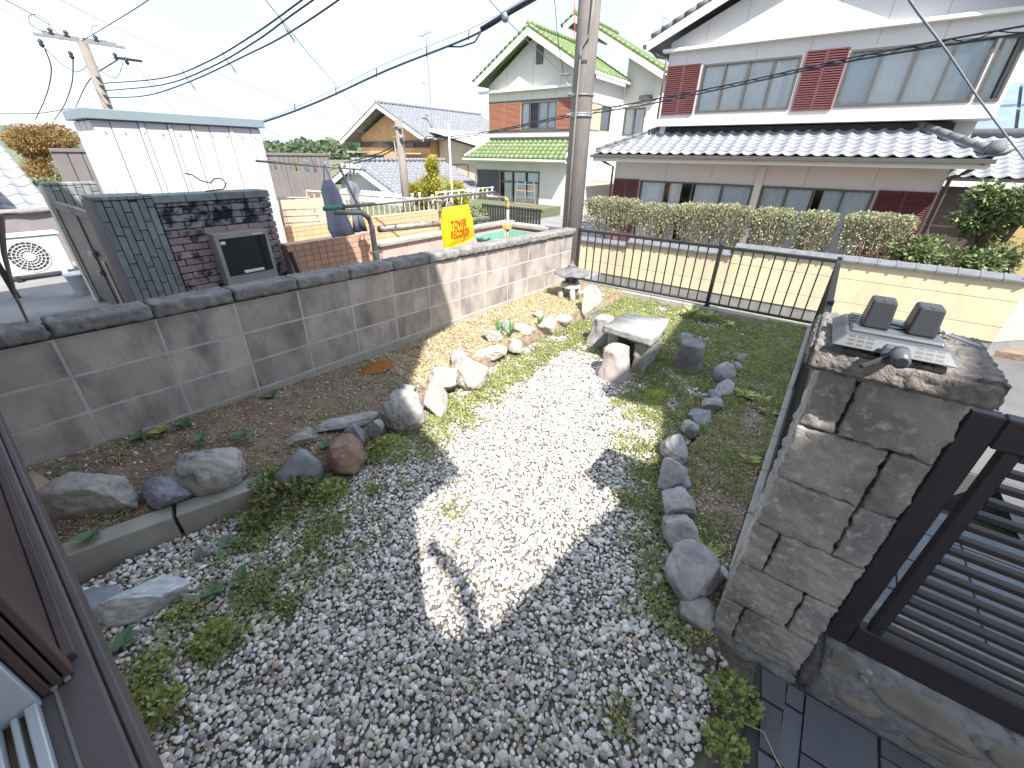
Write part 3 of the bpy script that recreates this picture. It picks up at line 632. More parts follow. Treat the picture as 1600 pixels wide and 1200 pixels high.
rg = MB(); c0 = lp(0.001, -.005, 1.2312); rg.tube([(c0[0] + .017 * math.cos(t), c0[1] + .017 * math.sin(t), c0[2]) for t in np.linspace(0, 6.283, 25)], .0018, 6, cap=False).build('dial_ring', M_lampd, lm)
lbox('latch', .084, .099, -.002, .010, 1.2302, 1.236, M_lampd, 0, bev=.002); lbox('latch', .084, .095, .028, .04, 1.2302, 1.235, M_lampd, 0, bev=.002)
lbox('socket', -.028, .028, -.146, -.112, 1.192, 1.220, M_lampg, .006, bev=.006)
p0 = lp(.004, -.135, 1.210); p1 = lp(.004, -.155, 1.212); p2 = lp(.006, -.198, 1.205)
ja = MB().tube([p0, p1], .010, 12).build('ball_joint', M_lampd, lm, True)
MB().tube([p1, lp(.005, -.170, 1.210), p2], .017, 18, r1=.015).build('arm_tube', M_lampg, lm, True)
MB().tube([p2, lp(.0062, -.1995, 1.2047)], .0105, 14).build('arm_opening', M_lampd, lm)
MB().tube([lp(.0, -.135, 1.203), lp(-.02, -.16, 1.193), lp(-.06, -.21, 1.180)], .005, 6).build('mount_strap', M_lampd, lm)
lbox('foot', -.09, -.06, -.06, .06, 1.18, 1.1915, M_lampd, 0); lbox('foot', .06, .09, -.06, .06, 1.18, 1.1915, M_lampd, 0)
tag(MB().tube([(.300, 1.405, 1.247), (.352, 1.362, 1.245)], .0035, 6).build('metal_strip', M_galv), 'thin silver metal strip lying on the pillar cap beside the lamp', 'metal strip')
tag(MB().tube([(.275, 1.41, 1.243), (.29, 1.42, 1.252), (.30, 1.408, 1.248), (.285, 1.40, 1.244), (.305, 1.41, 1.254), (.315, 1.42, 1.246)], .0015, 5).build('wire_clip', M_galv), 'small curled wire clip on the pillar cap behind the lamp', 'wire')

# ------------------------------------------------------------ GATE, STONE STEP AND SLATE PATH
gt = thing('entrance_gate', 'dark brown metal entrance gate with horizontal slats beside the pillar', 'gate', (1.0, 1.27, .2))
gx0, gx1, gz0, gz1 = .368, 1.60, .255, 1.13
box('stile', gx0, gx0 + .060, 1.25, 1.29, gz0, gz1, M_gate, gt, bev=.004); box('stile', gx1 - .085, gx1, 1.25, 1.29, gz0, gz1, M_gate, gt, bev=.004)
box('frame_rail', gx0 + .0605, gx1 - .0855, 1.25, 1.29, gz0, gz0 + .100, M_gate, gt, bev=.004); box('frame_rail', gx0 + .0605, gx1 - .0855, 1.25, 1.29, gz1 - .078, gz1, M_gate, gt, bev=.004)
box('inner_stile', gx0 + .085, gx0 + .115, 1.252, 1.288, gz0 + .1005, gz1 - .0785, M_gate, gt, bev=.003)
zz = gz0 + .128
while zz < gz1 - .09:
    box('slat', gx0 + .1155, gx1 - .0855, 1.258, 1.282, zz, zz + .015, M_gate, gt, bev=.002); zz += .0433
st = thing('stone_step', 'crazy-paved stone step of brown stones set in pebbly mortar under the gate', 'step', (1.0, 1.3, 0))
rough_box('mortar_bed', .372, 1.9, 1.205, 1.62, -.1, .175, M_aggr, st, seg=.03, amp=.01, fr=9, seed=4, bev=.035)
for (x, y, sx, sy, ro, sd_) in [(.47, 1.265, .07, .05, .3, 1), (.66, 1.24, .13, .055, -.05, 2), (.92, 1.235, .13, .05, .0, 3), (1.2, 1.24, .12, .06, .1, 4), (.55, 1.36, .08, .045, .1, 5), (.78, 1.36, .11, .045, .0, 6), (1.05, 1.37, .12, .05, .1, 7), (.62, 1.5, .12, .06, 0, 8), (.95, 1.5, .14, .05, .1, 9), (1.35, 1.42, .12, .08, .1, 10)]:
    rock('stone', x, y, .158, sx, sy, .035, M_stonef, None, None, sd_ + 200, ro, 5, 3, parent=st)
for (x, z, sx, sz, sd_) in [(.52, .09, .07, .045, 1), (.76, .085, .12, .055, 2), (1.05, .085, .11, .05, 3), (1.35, .09, .12, .06, 4)]:
    rock('stone', x, 1.215, z, sx, .028, sz, M_stonef, None, None, sd_ + 220, 0, 5, 3, parent=st)
g_ = np.random.default_rng(5)
for k in range(46):
    x = g_.uniform(.45, 1.5); y = g_.uniform(1.22, 1.42)
    rock('pebble', x, y, .182, g_.uniform(.008, .018), g_.uniform(.006, .012), .007, [G, B_, PU][k % 3], None, None, 300 + k, g_.uniform(0, 3), 2, 2, parent=st)
sheet('slate_bed', .255, 2.0, -.45, 1.204, -.004, M_slatej)
slp = thing('slate_path', 'dark blue slate paving below the stone step', 'paving', (.8, .8, 0))
def tilepoly(poly, z0=-.003, z1=.008):
    cx = sum(p[0] for p in poly) / len(poly); cy = sum(p[1] for p in poly) / len(poly)
    q = [(cx + (p[0] - cx) * (1 - .006 / max(.03, math.hypot(p[0] - cx, p[1] - cy))), cy + (p[1] - cy) * (1 - .006 / max(.03, math.hypot(p[0] - cx, p[1] - cy)))) for p in poly]
    o = fixn(MB().prism(q, 2, z0, z1 + g_.uniform(0, .003)).build('slate_tile', M_slate, slp)); return o
cols = [.26, .345, .40, .60, .80, 1.0, 1.2, 1.4]; 
for i in range(len(cols) - 1):
    off = [0.02, .08, .0, .06, .03, .09, .01][i]; yy = 1.2
    if i == 0:
        for a, b in ((1.2, 1.09), (1.09, .93), (.93, .76)): tilepoly([(.262 + (1.2 - a) * .12, a), (.345, a), (.352, b), (.265 + (1.2 - b) * .12, b)])
        continue
    y = 1.2 - off if off else 1.2
    if off: tilepoly([(cols[i], 1.2), (cols[i + 1], 1.2), (cols[i + 1], y), (cols[i], y)])
    while y > .2: tilepoly([(cols[i], y), (cols[i + 1], y), (cols[i + 1], y - .2), (cols[i], y - .2)]); y -= .2
# tiled landing beyond the gate
ld = thing('tiled_landing', 'grey tiled landing behind the entrance gate', 'paving', (1.1, 2.1, 0))
for i in range(6):
    for j in range(4): box('paving_tile', .42 + i * .26, .674 + i * .26, 1.64 + j * .24, 1.874 + j * .24, -.011, .02, M_slate, ld, bev=.003)

# ------------------------------------------------------------ OWN HOUSE (only sill, shutter box, window in view)
hs = thing('own_house', 'dark brown timber sill, shutter box and window frame of the near house, bottom left', 'house', (-1, -.3, 0))
box('sill', -4.0, .55, -.205, -.118, .80, .85, M_sill, hs, bev=.004)
box('sill_groove', -.79, .55, -.168, -.164, .85, .852, M_joint, hs, bev=0)
box('sill_lip', -4.0, .55, -.117, -.104, .775, .842, M_sill, hs, bev=.003)
box('shutter_box_panel', -4.0, -.83, -.158, -.146, .852, 2.3, M_brown, hs, bev=.002)
box('shutter_box_trim', -4.0, -.828, -.145, -.13, .852, .868, M_brown, hs, bev=.002)
for k, y in enumerate((-.146, -.160, -.174)): box('shutter_rail', -.828, -.795 + .004 * k, y - .0055, y + .0055, .853, 2.3, M_brown, hs, bev=.0015)
box('shutter_rail_back', -.90, -.829, -.20, -.159, .853, 2.3, M_brown, hs, bev=.002)
for y in (-.150, -.166): box('rail_clip', -.815, -.788, y - .004, y + .004, .852, .858, M_galv, hs, bev=.001)
box('window_jamb', -.80, -.775, -.235, -.182, .853, 2.3, M_walu, hs, bev=.002)
box('window_track', -.774, .5, -.198, -.184, .853, .870, M_walu, hs, bev=.002); box('window_track', -.774, .5, -.214, -.206, .853, .866, M_walu, hs, bev=.002); box('window_track', -.774, .5, -.232, -.224, .853, .874, M_walu, hs, bev=.002)
box('house_wall', -6, .30, -.45, -.24, -.1, 2.4, M_white, hs, bev=0)
box('lower_wall', -6, .55, -.239, -.207, -.1, .80, M_beige, hs, bev=0)
# unseen roof slab, its outline shaped to throw the shade on the gravel
H = 6.0
def up(g): return (g[0] + .64 * H, g[1] - .47 * H)
own = [(-6.1, 3.5), (-3.35, 2.96), (-2.88, 2.84), (-2.80, 2.42), (-2.07, 1.5), (-1.3, 1.28), (-1.316, .958), (-1.12, .80), (-.98, .66), (-.80, .56), (-.66, .53), (-.58, .58), (-.54, .66), (-.3, .60), (.7, .4), (.7, -.9), (-8.7, -.9), (-8.7, 1.62), (-6.1, 1.62)]
fixn(MB().prism([up(g) for g in own], 2, H, H + .14).build('roof', M_whitetrim, hs))
box('upper_wall', 2.6, 4.4, -3.7, -3.5, 2.4, H - .02, M_white, hs, bev=0)
box('lower_roof', -6, .30, -3.8, -.24, 2.41, 2.5, M_grey, hs, bev=0)
arch = [(-1.12, .86), (-1.02, .845), (-.94, .84), (-.84, .80), (-.74, .73), (-.66, .66), (-.60, .58), (-.57, .50)]
MB().tube([(up(g)[0], up(g)[1], H - .05) for g in arch], .042, 8).build('shade_pipe', M_alu, hs, True)  # added pipe, bent to throw the thin curved shadow strip
nb = thing('added_shade_house', 'added roof slab and wall out of view on the right, shading the garden', 'house', (6, 0, -1.1))  # added unseen roof and wall, outline shaped to shade the right side
nbp = [(-.54, .60), (-.46, 1.3), (-.37, 1.9), (-.40, 2.15), (-.58, 2.745), (-.68, 2.67), (-1.04, 2.62), (-.95, 3.85), (-1.08, 5.3), (2.0, 5.3), (2.0, .3), (0, .3)]
fixn(MB().prism([up(g) for g in nbp], 2, H, H + .14).build('roof', M_whitetrim, nb))
box('wall', 5.2, 5.8, -2.4, 2.2, -1.1, H - .01, M_white, nb, bev=0)

# ------------------------------------------------------------ STREET WALL
sw = thing('street_wall', 'cream yellow rendered garden wall with grey tiled coping across the street', 'wall', (-1, 9.4, -1.1))
segs = [(-5.4, -3.65, -.16), (-3.65, -1.47, -.07), (-1.47, 2.50, .085)]
for (xa, xb, zt) in segs:
    box('wall_foot', xa, xb, 9.32, 9.46, -1.6, -.84, M_wbase, sw, bev=0)
    edges = [-.84, -.60, -.20, zt]
    for a, b in zip(edges, edges[1:]):
        if b - a > .02: box('course_panel', xa + .001, xb - .001, 9.30, 9.45, a + .004, b - .004, M_yellow, sw, bev=.003)
    MB().box(xa + .002, xb - .002, 9.31, 9.44, -.84, zt - .01).build('wall_core', M_joint, sw)
    n = int((xb - xa) / .235)
    for i in range(n):
        x0 = xa + (xb - xa) * i / n; x1 = xa + (xb - xa) * (i + 1) / n; xm = (x0 + x1) / 2
        key = ('cope', round(x1 - x0, 3))
        if key not in CACHE:
            V = []; F = []; prof = [(-.13, -.01), (-.13, .02), (-.07, .05), (0, .085), (.07, .05), (.13, .02), (.13, -.01)]; hw = (x1 - x0) / 2 - .002
            for s, sc_ in ((-hw, 1.0), (hw - .03, 1.0), (hw - .03, 1.12), (hw, 1.12)):
                for (yy, zz) in prof: V.append((s, yy * sc_, zz * sc_))
            for a in range(3):
                for q in range(7): F.append((a * 7 + q, (a + 1) * 7 + q, (a + 1) * 7 + (q + 1) % 7, a * 7 + (q + 1) % 7))
            F += [tuple(range(7)), tuple(range(27, 20, -1))]
            me = bpy.data.meshes.new('cope'); me.from_pydata(V, [], F); me.materials.append(M_silverd); CACHE[key] = me
        link('coping_tile', CACHE[key], (xm, 9.375, zt + .012), sw)
# angled corner piece of the wall
def diag(name, xa, ya, xb, yb, za, zb, m, t=.14):
    d = Vector((xb - xa, yb - ya, 0)).normalized(); nr = Vector((-d.y, d.x, 0))
    q = [(xa, ya), (xb, yb), (xb + nr.x * t, yb + nr.y * t), (xa + nr.x * t, ya + nr.y * t)]
    return fixn(MB().prism(q, 2, za, zb).build(name, m, sw))
for a, b in ((-.836, -.604), (-.596, -.204), (-.196, .085)): diag('corner_panel', 2.503, 9.30, 3.6, 10.5, a, b, M_yellow)
diag('corner_foot', 2.505, 9.32, 3.6, 10.52, -1.6, -.84, M_wbase); diag('corner_coping', 2.49, 9.22, 3.7, 10.5, .095, .15, M_silverd, .26)
tag(box('kerb', -9, 2.45, 9.12, 9.28, -1.12, -1.04, M_base, bev=.01), 'concrete kerb and gutter along the foot of the yellow wall', 'kerb')
tag(box('street_garden_ground', -8, 3.0, 9.47, 14, -1.6, -1.0, M_soil, bev=0), kind='structure')

# ------------------------------------------------------------ house builder pieces
def wall_holes(name, x0, x1, z0, z1, y0, y1, holes, m, parent, swap=False):
    xs = sorted({x0, x1, *[h[0] for h in holes], *[h[1] for h in holes]}); zs_ = sorted({z0, z1, *[h[2] for h in holes], *[h[3] for h in holes]})
    inh = lambda x, z: any(h[0] < x < h[1] and h[2] < z < h[3] for h in holes) or not (x0 < x < x1 and z0 < z < z1)
    b = MB(); V = b.v
    def q(p): b.add(p, [(0, 1, 2, 3)])
    for xa, xb in zip(xs, xs[1:]):
        for za, zb in zip(zs_, zs_[1:]):
            if inh((xa + xb) / 2, (za + zb) / 2): continue
            q([(xa, y0, za), (xb, y0, za), (xb, y0, zb), (xa, y0, zb)]); q([(xa, y1, zb), (xb, y1, zb), (xb, y1, za), (xa, y1, za)])
            if inh(xa - 1e-3, (za + zb) / 2): q([(xa, y0, za), (xa, y0, zb), (xa, y1, zb), (xa, y1, za)])
            if inh(xb + 1e-3, (za + zb) / 2): q([(xb, y0, zb), (xb, y0, za), (xb, y1, za), (xb, y1, zb)])
            if inh((xa + xb) / 2, za - 1e-3): q([(xa, y0, za), (xa, y1, za), (xb, y1, za), (xb, y0, za)])
            if inh((xa + xb) / 2, zb + 1e-3): q([(xa, y1, zb), (xa, y0, zb), (xb, y0, zb), (xb, y1, zb)])
    if swap: b.v = [(v[1], v[0], v[2]) for v in b.v]
    return b.build(name, m, parent)
def curtain(x0, x1, z0, z1, y, m, parent, swap=False, seed=0):
    n = max(8, int((x1 - x0) / .035)); V = []; F = []
    for i in range(n + 1):
        x = x0 + (x1 - x0) * i / n; yy = y + .012 * math.sin(i * 1.7 + seed) + .01 * math.sin(i * .63 + seed * 2)
        for z in (z0, z1): V.append((yy, x, z) if swap else (x, yy, z))
    for i in range(n): F.append((2 * i, 2 * i + 2, 2 * i + 3, 2 * i + 1))
    return add('curtain', V, F, m, parent, smooth=True)
def window(parent, x0, x1, z0, z1, y, n, fm=None, curt=None, swap=False, fw=.045, depth=.07, transom=None):
    """y is the wall face; window looks towards -y (or +x when swap, y is then the x of the face)"""
    fm = fm or M_alu; s = -1 if not swap else 1; f = MB()
    def bx(a0, a1, d0, d1, c0, c1):
        if swap: f.box(y + s * d0, y + s * d1, a0, a1, c0, c1)
        else: f.box(a0, a1, y + s * d0, y + s * d1, c0, c1)
    bx(x0, x1, -.05, .025, z0, z0 + fw); bx(x0, x1, -.05, .025, z1 - fw, z1); bx(x0, x0 + fw, -.05, .024, z0 + fw, z1 - fw); bx(x1 - fw, x1, -.05, .024, z0 + fw, z1 - fw)
    for i in range(1, n): xm = x0 + (x1 - x0) * i / n; bx(xm - fw * .5, xm + fw * .5, -.05, .015, z0 + fw, z1 - fw)
    if transom: bx(x0 + fw, x1 - fw, -.04, .018, transom - .03, transom + .03)
    fo = f.build('window', fm, parent)
    for i in range(n):
        a = x0 + (x1 - x0) * i / n + (fw if i == 0 else fw / 2) + .001; b = x0 + (x1 - x0) * (i + 1) / n - (fw if i == n - 1 else fw / 2) - .001
        yy = y - s * (.02 + .012 * (i % 2))
        v = [(a, yy, z0 + fw), (b, yy, z0 + fw), (b, yy, z1 - fw), (a, yy, z1 - fw)]
        if swap: v = [(q[1], q[0], q[2]) for q in v]
        add('pane', v, [(0, 1, 2, 3)], GLASS, fo)
    if curt:
        for (a, b, cm) in curt: curtain(x0 + (x1 - x0) * a, x0 + (x1 - x0) * b, z0 + .03, z1 - .03, y - s * .06, cm, fo, swap, seed=x0)
    return fo
def shutter(parent, x0, x1, z0, z1, y, m, slats=True, swap=False, n=2):
    s = -1 if not swap else 1
    for k in range(n):
        a = x0 + (x1 - x0) * k / n; b = x0 + (x1 - x0) * (k + 1) / n; f = MB()
        def bx(a0, a1, d0, d1, c0, c1):
            if swap: f.box(y + s * d0, y + s * d1, a0, a1, c0, c1)
            else: f.box(a0, a1, y + s * d0, y + s * d1, c0, c1)
        bx(a, b, .002, .02, z0, z1)
        bx(a, a + .03, .02, .045, z0, z1); bx(b - .03, b, .02, .045, z0, z1); bx(a + .03, b - .03, .02, .045, z0, z0 + .03); bx(a + .03, b - .03, .02, .045, z1 - .03, z1)
        if slats:
            q = z0 + .04; st_ = .048
            while q < z1 - .06:
                if swap: f.add([(y + .022, a + .03, q + .03), (y + .022, b - .03, q + .03), (y + .042, b - .03, q), (y + .042, a + .03, q), (y + .022, a + .03, q + .04), (y + .022, b - .03, q + .04), (y + .046, b - .03, q + .01), (y + .046, a + .03, q + .01)], BF)
                else: f.add([(a + .03, y - .042, q), (b - .03, y - .042, q), (b - .03, y - .022, q + .03), (a + .03, y - .022, q + .03), (a + .03, y - .046, q + .01), (b - .03, y - .046, q + .01), (b - .03, y - .022, q + .04), (a + .03, y - .022, q + .04)], BF)
                q += st_
        f.build('shutter', m, parent)
def tile_field(parent, O, U, Vv, ncol, nrow, tw, tl, m, clip=None, joined=False, seed=0, name='roof_tile'):
    """O origin at eave, U unit along eave, Vv unit up the slope"""
    U = Vector(U).normalized(); Vv = Vector(Vv).normalized(); N = U.cross(Vv).normalized()
    if N.z < 0: N = -N
    prof = [(0, .012), (.10, .0), (.26, -.012), (.45, -.008), (.62, .012), (.76, .034), (.88, .036), (1.0, .012)]
    V = []; F = []; n = len(prof); k = tw / .27; hl = tl * 1.08
    for (t, dz) in ((0, .019), (hl, .004)):
        for (a, z) in prof: V.append((a * tw * 1.0, t, z * k + dz))
    for (a, z) in prof: V.append((a * tw, 0, z * k + .003))
    for i in range(n - 1):
        F.append((i, i + 1, n + i + 1, n + i)); F.append((2 * n + i, 2 * n + i + 1, i + 1, i))
    b = MB(); cnt = 0
    me = bpy.data.meshes.new(name); me.from_pydata([(v[0] - tw / 2, v[1] - tl / 2, v[2]) for v in V], [], F); me.materials.append(m)
    me.polygons.foreach_set('use_smooth', [i % 2 == 0 for i in range(len(me.polygons))])
    rt = Matrix((U, Vv, N)).transposed().to_euler()
    for r_ in range(nrow):
        for c_ in range(ncol):
            uc = (c_ + .5) * tw; vc = (r_ + .5) * tl
            if clip and not clip(uc, vc): continue
            c = Vector(O) + U * uc + Vv * vc
            if joined: b.add([c + U * (v[0] - tw / 2) + Vv * (v[1] - tl / 2) + N * v[2] for v in V], F)
            else: link(name, me, c, parent, rt); cnt += 1
    if joined:
        o = b.build('roof_tiles', m, parent, True); o['kind'] = 'stuff'
def rail_tube(name, pts, r, m, parent, n=8): return MB().tube(pts, r, n).build(name, m, parent, True)

# ------------------------------------------------------------ RIGHT HOUSE
rh = thing('two_storey_house', 'big grey house with maroon shutters, silver tiled lower roof, behind the yellow wall', 'house', (-2, 16, -1.1))
Y = 14.0
uw = [(-4.12, -1.86, 2.72, 3.80), (-.92, 1.44, 2.72, 3.80)]
wall_holes('upper_wall', -5.1, 1.92, 2.46, 4.14, Y, Y + .15, uw + [(1.50, 1.86, 2.72, 3.80)], M_greyw, rh)
window(rh, 1.50, 1.86, 2.72, 3.80, Y, 1, curt=[(.0, .6, M_curt)])
wall_holes('side_wall', Y + .15, 20, 2.46, 4.14, 1.92, 1.77, [(14.3, 15.6, 2.72, 3.8)], M_greyw, rh, swap=True)
MB().prism([(-5.1, 4.2), (1.9, 4.2), (1.9, 4.28), (-1.7, 5.80), (-5.1, 4.35)], 1, Y + .02, Y + .17).build('gable_wall', M_greyw, rh)
MB().box(-5.1, -4.95, Y + .17, 20, -1.1, 4.3).box(-5.0, 1.5, 19.9, 20, -1.1, 4.2).build('rear_walls', M_greyw, rh)
box('frieze_ledge', -5.25, 2.1, Y - .16, Y + .02, 4.13, 4.20, M_whitetrim, rh)
box('upper_soffit', -5.12, 1.95, Y - .12, Y + .79, 2.42, 2.458, M_whitetrim, rh)
box('recess_wall', -5.0, 1.8, 14.80, 14.9, 1.7, 2.46, M_greyw, rh, bev=0)
box('floor_slab', -4.9, 1.4, Y + .2, 19.8, 2.2, 2.38, M_darkint, rh, bev=0)
window(rh, -4.12, -1.86, 2.72, 3.80, Y, 4, curt=[(0.02, .25, M_curt), (.26, .73, M_curt), (.75, .98, M_curt)])
window(rh, -.92, 1.44, 2.72, 3.80, Y, 4, curt=[(.02, .24, M_curtb), (.25, .74, M_curt), (.76, .98, M_curtb)])  # first pane's pale curtain stands in for its reflection
window(rh, 14.3, 15.6, 2.72, 3.80, 1.92, 2, swap=True)
shutter(rh, -5.07, -4.19, 2.70, 3.83, Y, M_maroon); shutter(rh, -1.79, -.96, 2.68, 3.86, Y, M_maroon)
for x in (-4.6, -2.9, -1.75, -.5, .6): box('panel_joint', x - .004, x + .004, Y - .002, Y - .0005, 3.86, 4.12, M_joint, rh, bev=0)
for x, zt in ((-4.2, 4.68), (-3.3, 5.08), (-2.35, 5.48), (-1.4, 5.62), (-.45, 5.2), (.5, 4.78)): box('panel_joint', x - .004, x + .004, Y + .018, Y + .0195, 4.21, zt, M_joint, rh, bev=0)
for x in (-4.3, -3.2, -2.0, -.8, .5): box('panel_joint', x - .004, x + .004, Y - .002, Y - .0005, 2.47, 2.67, M_joint, rh, bev=0)
# gable roof
ax, az, sl = -1.7, 5.98, .425
for s in (-1, 1):
    xe = ax + s * 3.95; ze = az - 3.95 * sl
    v = [(ax, 13.68, az), (xe, 13.68, ze), (xe, 20.4, ze), (ax, 20.4, az), (ax, 13.68, az + .10), (xe, 13.68, ze + .10), (xe, 20.4, ze + .10), (ax, 20.4, az + .10)]
    fixn(add('roof_slope', v, BF, M_silverd, rh))
    v = [(ax, 13.64, az - .14), (xe, 13.64, ze - .14), (xe, 13.679, ze - .14), (ax, 13.679, az - .14), (ax, 13.64, az + .06), (xe, 13.64, ze + .06), (xe, 13.679, ze + .06), (ax, 13.679, az + .06)]
    fixn(add('bargeboard', v, BF, M_whitetrim, rh))
    d = Vector((s, 0, -sl)).normalized(); 
    for k in range(14):
        p = Vector((ax, 13.72, az + .14)) + d * (.3 * k + .15)
        MB().tube([p - d * .14, p + d * .15], .07, 8, r1=.085).build('rake_tile', M_silverd, rh, True)
    MB().box(xe - .12 if s < 0 else xe, xe if s < 0 else xe + .12, 13.66, 20, ze - .06, ze + .02).build('gutter', M_alu, rh)
MB().tube([(-5.55, 13.75, 4.2), (-5.4, 13.85, 4.05), (-5.14, 13.92, 3.98), (-5.14, 13.94, 2.6)], .03, 8).build('downpipe', M_alu, rh, True)
# lower roof
E0, E1, yE, zE, yT, zT = -6.6, 2.05, 13.0, 1.70, 14.78, 2.47
Vs = Vector((0, yT - yE, zT - zE)); Ls = Vs.length
fixn(add('lower_roof_deck', [(E0, yE, zE - .09), (E1, yE, zE - .09), (E1 - 1.75, yT, zT - .09), (E0 + 1.75, yT, zT - .09), (E0, yE, zE - .01), (E1, yE, zE - .01), (E1 - 1.75, yT, zT - .01), (E0 + 1.75, yT, zT - .01)], BF, M_alu, rh))
tw = (E1 - E0) / 29; tl = Ls / 9
tile_field(rh, (E0, yE - .04, zE), (1, 0, 0), Vs, 29, 9, tw, tl, M_silver, clip=lambda u, v: u > 1.75 * v / Ls - .03 and u < (E1 - E0) - 1.75 * v / Ls + .05)
# hip side slope (right and left)
fixn(add('hip_deck', [(E1, yE, zE - .01), (E1, 18, zE - .01), (E1 - 1.75, 18, zT - .01), (E1 - 1.75, yT, zT - .01), (E1, yE, zE + .05), (E1, 18, zE + .05), (E1 - 1.75, 18, zT + .05), (E1 - 1.75, yT, zT + .05)], BF, M_silverd, rh))
fixn(add('hip_deck', [(E0, yE, zE - .01), (E0 + 1.75, yT, zT - .01), (E0 + 1.75, 18, zT - .01), (E0, 18, zE - .01), (E0, yE, zE + .05), (E0 + 1.75, yT, zT + .05), (E0 + 1.75, 18, zT + .05), (E0, 18, zE + .05)], BF, M_silver, rh))
def hip_ridge(pa, pb, r):
    a = Vector(pa); b = Vector(pb); nn = max(2, int((b - a).length / .28)); d = (b - a) / nn
    for k in range(nn): MB().tube([a + d * k, a + d * (k + .97)], r * 1.12, 10, r1=r).build('ridge_tile', M_silverd, rh, True)
    u = Vector((0, 0, -.07)); MB().tube([a + u, b + u], r * 1.25, 6).build('ridge_bed', M_silverd, rh)
hip_ridge((E1 - .1, yE + .1, zE + .15), (E1 - 1.75, yT, zT + .12), .065)
hip_ridge((E0 + .05, yE + .05, zE + .12), (E0 + 1.75, yT, zT + .10), .05)
MB().lathe((E1 - .03, yE + .02, zE + .06), [(.05, 0), (.14, .05), (.15, .14), (.10, .24), (.03, .26)], 10).build('ridge_end_tile', M_silverd, rh, True)
MB().tube([(E1 - .05, yE, zE + .05), (E1 + .12, yE - .1, zE + .08), (E1 + .22, yE - .18, zE + .17)], .045, 8, r1=.02).build('corner_tile', M_silverd, rh, True)
box('top_flashing', E0 + 1.7, E1 - 1.7, yT - .12, yT - .04, zT + .03, zT + .08, M_silverd, rh)
box('gutter', E0 - .05, E1 + .05, yE - .16, yE - .05, zE - .10, zE - .02, M_alu, rh)
box('eave_fascia', E0, E1, yE - .045, yE, zE - .20, zE - .095, M_whitetrim, rh)
box('eave_soffit', E0, E1, yE + .001, 14.0, zE - .16, zE - .12, M_whitetrim, rh, bev=0)
lwh = [(-5.36, -2.14, -1.0, 1.0), (-1.94, .5, -1.0, 1.0)]
wall_holes('lower_wall', -6.25, 1.62, -1.1, zE - .161, 13.9, 14.05, lwh, M_greyw, rh)
MB().box(1.47, 1.62, 14.06, 18, -1.1, zE - .02).box(-6.25, -6.1, 14.06, 18, -1.1, zE - .02).build('lower_side_walls', M_greyw, rh)
window(rh, -5.36, -2.14, -1.0, 1.0, 13.9, 4, curt=[(0.01, .24, M_curt), (.29, .40, M_curt), (.52, .74, M_curt), (.75, .98, M_curtb)])
window(rh, -1.94, .5, -1.0, 1.0, 13.9, 4, curt=[(.01, .48, M_curtb), (.58, .98, M_curtb)])
box('room_floor', -6, 1.4, 14.1, 17.9, -1.1, -1.0, M_darkint, rh, bev=0); box('room_back', -6, 1.4, 16.5, 16.6, -1.0, 2.1, M_darkint, rh, bev=0)
box('upper_room_back', -4.9, 1.4, 17, 17.1, 2.4, 4.2, M_darkint, rh, bev=0)
box('corner_post', -2.13, -1.95, 13.84, 13.9, -1.0, 1.45, M_greyw, rh)
shutter(rh, -6.22, -5.4, -.9, 1.02, 13.9, M_maroon); shutter(rh, .55, 1.58, -.9, 1.02, 13.9, mat('dark_maroon_shutter', (.12, .035, .04), (.10, .03, .035), 5, .55))
for x in (-4.6, -3.3, -1.0, .4): box('panel_joint', x - .004, x + .004, 13.898, 13.8995, 1.05, 1.5, M_joint, rh, bev=0)
MB().tube([(1.95, 12.95, 1.62), (1.8, 13.4, 1.42), (1.68, 13.82, 1.30), (1.68, 13.82, -1.0)], .04, 8).build('downpipe', M_alu, rh, True)
MB().tube([(-6.55, 12.95, 1.62), (-6.4, 13.5, 1.45), (-6.3, 13.82, 1.35), (-6.3, 13.82, -1.0)], .035, 8).build('downpipe', M_alu, rh, True)
# aerial on it
an = thing('tv_aerial', 'small TV aerial seen above the roof left of the grey house', 'aerial', (-7.9, 20.5, 5.2))
MB().tube([(-7.95, 20.5, 5.1), (-7.95, 20.5, 6.45)], .02, 6).build('mast', M_galv, an)
MB().tube([(-8.1, 20.5, 6.55), (-7.6, 20.5, 6.3)], .012, 6).tube([(-8.05, 20.5, 6.8), (-8.05, 20.5, 6.3)], .01, 6).tube([(-7.8, 20.3, 6.4), (-7.8, 20.7, 6.4)], .01, 6).build('antenna_arms', M_galv, an)

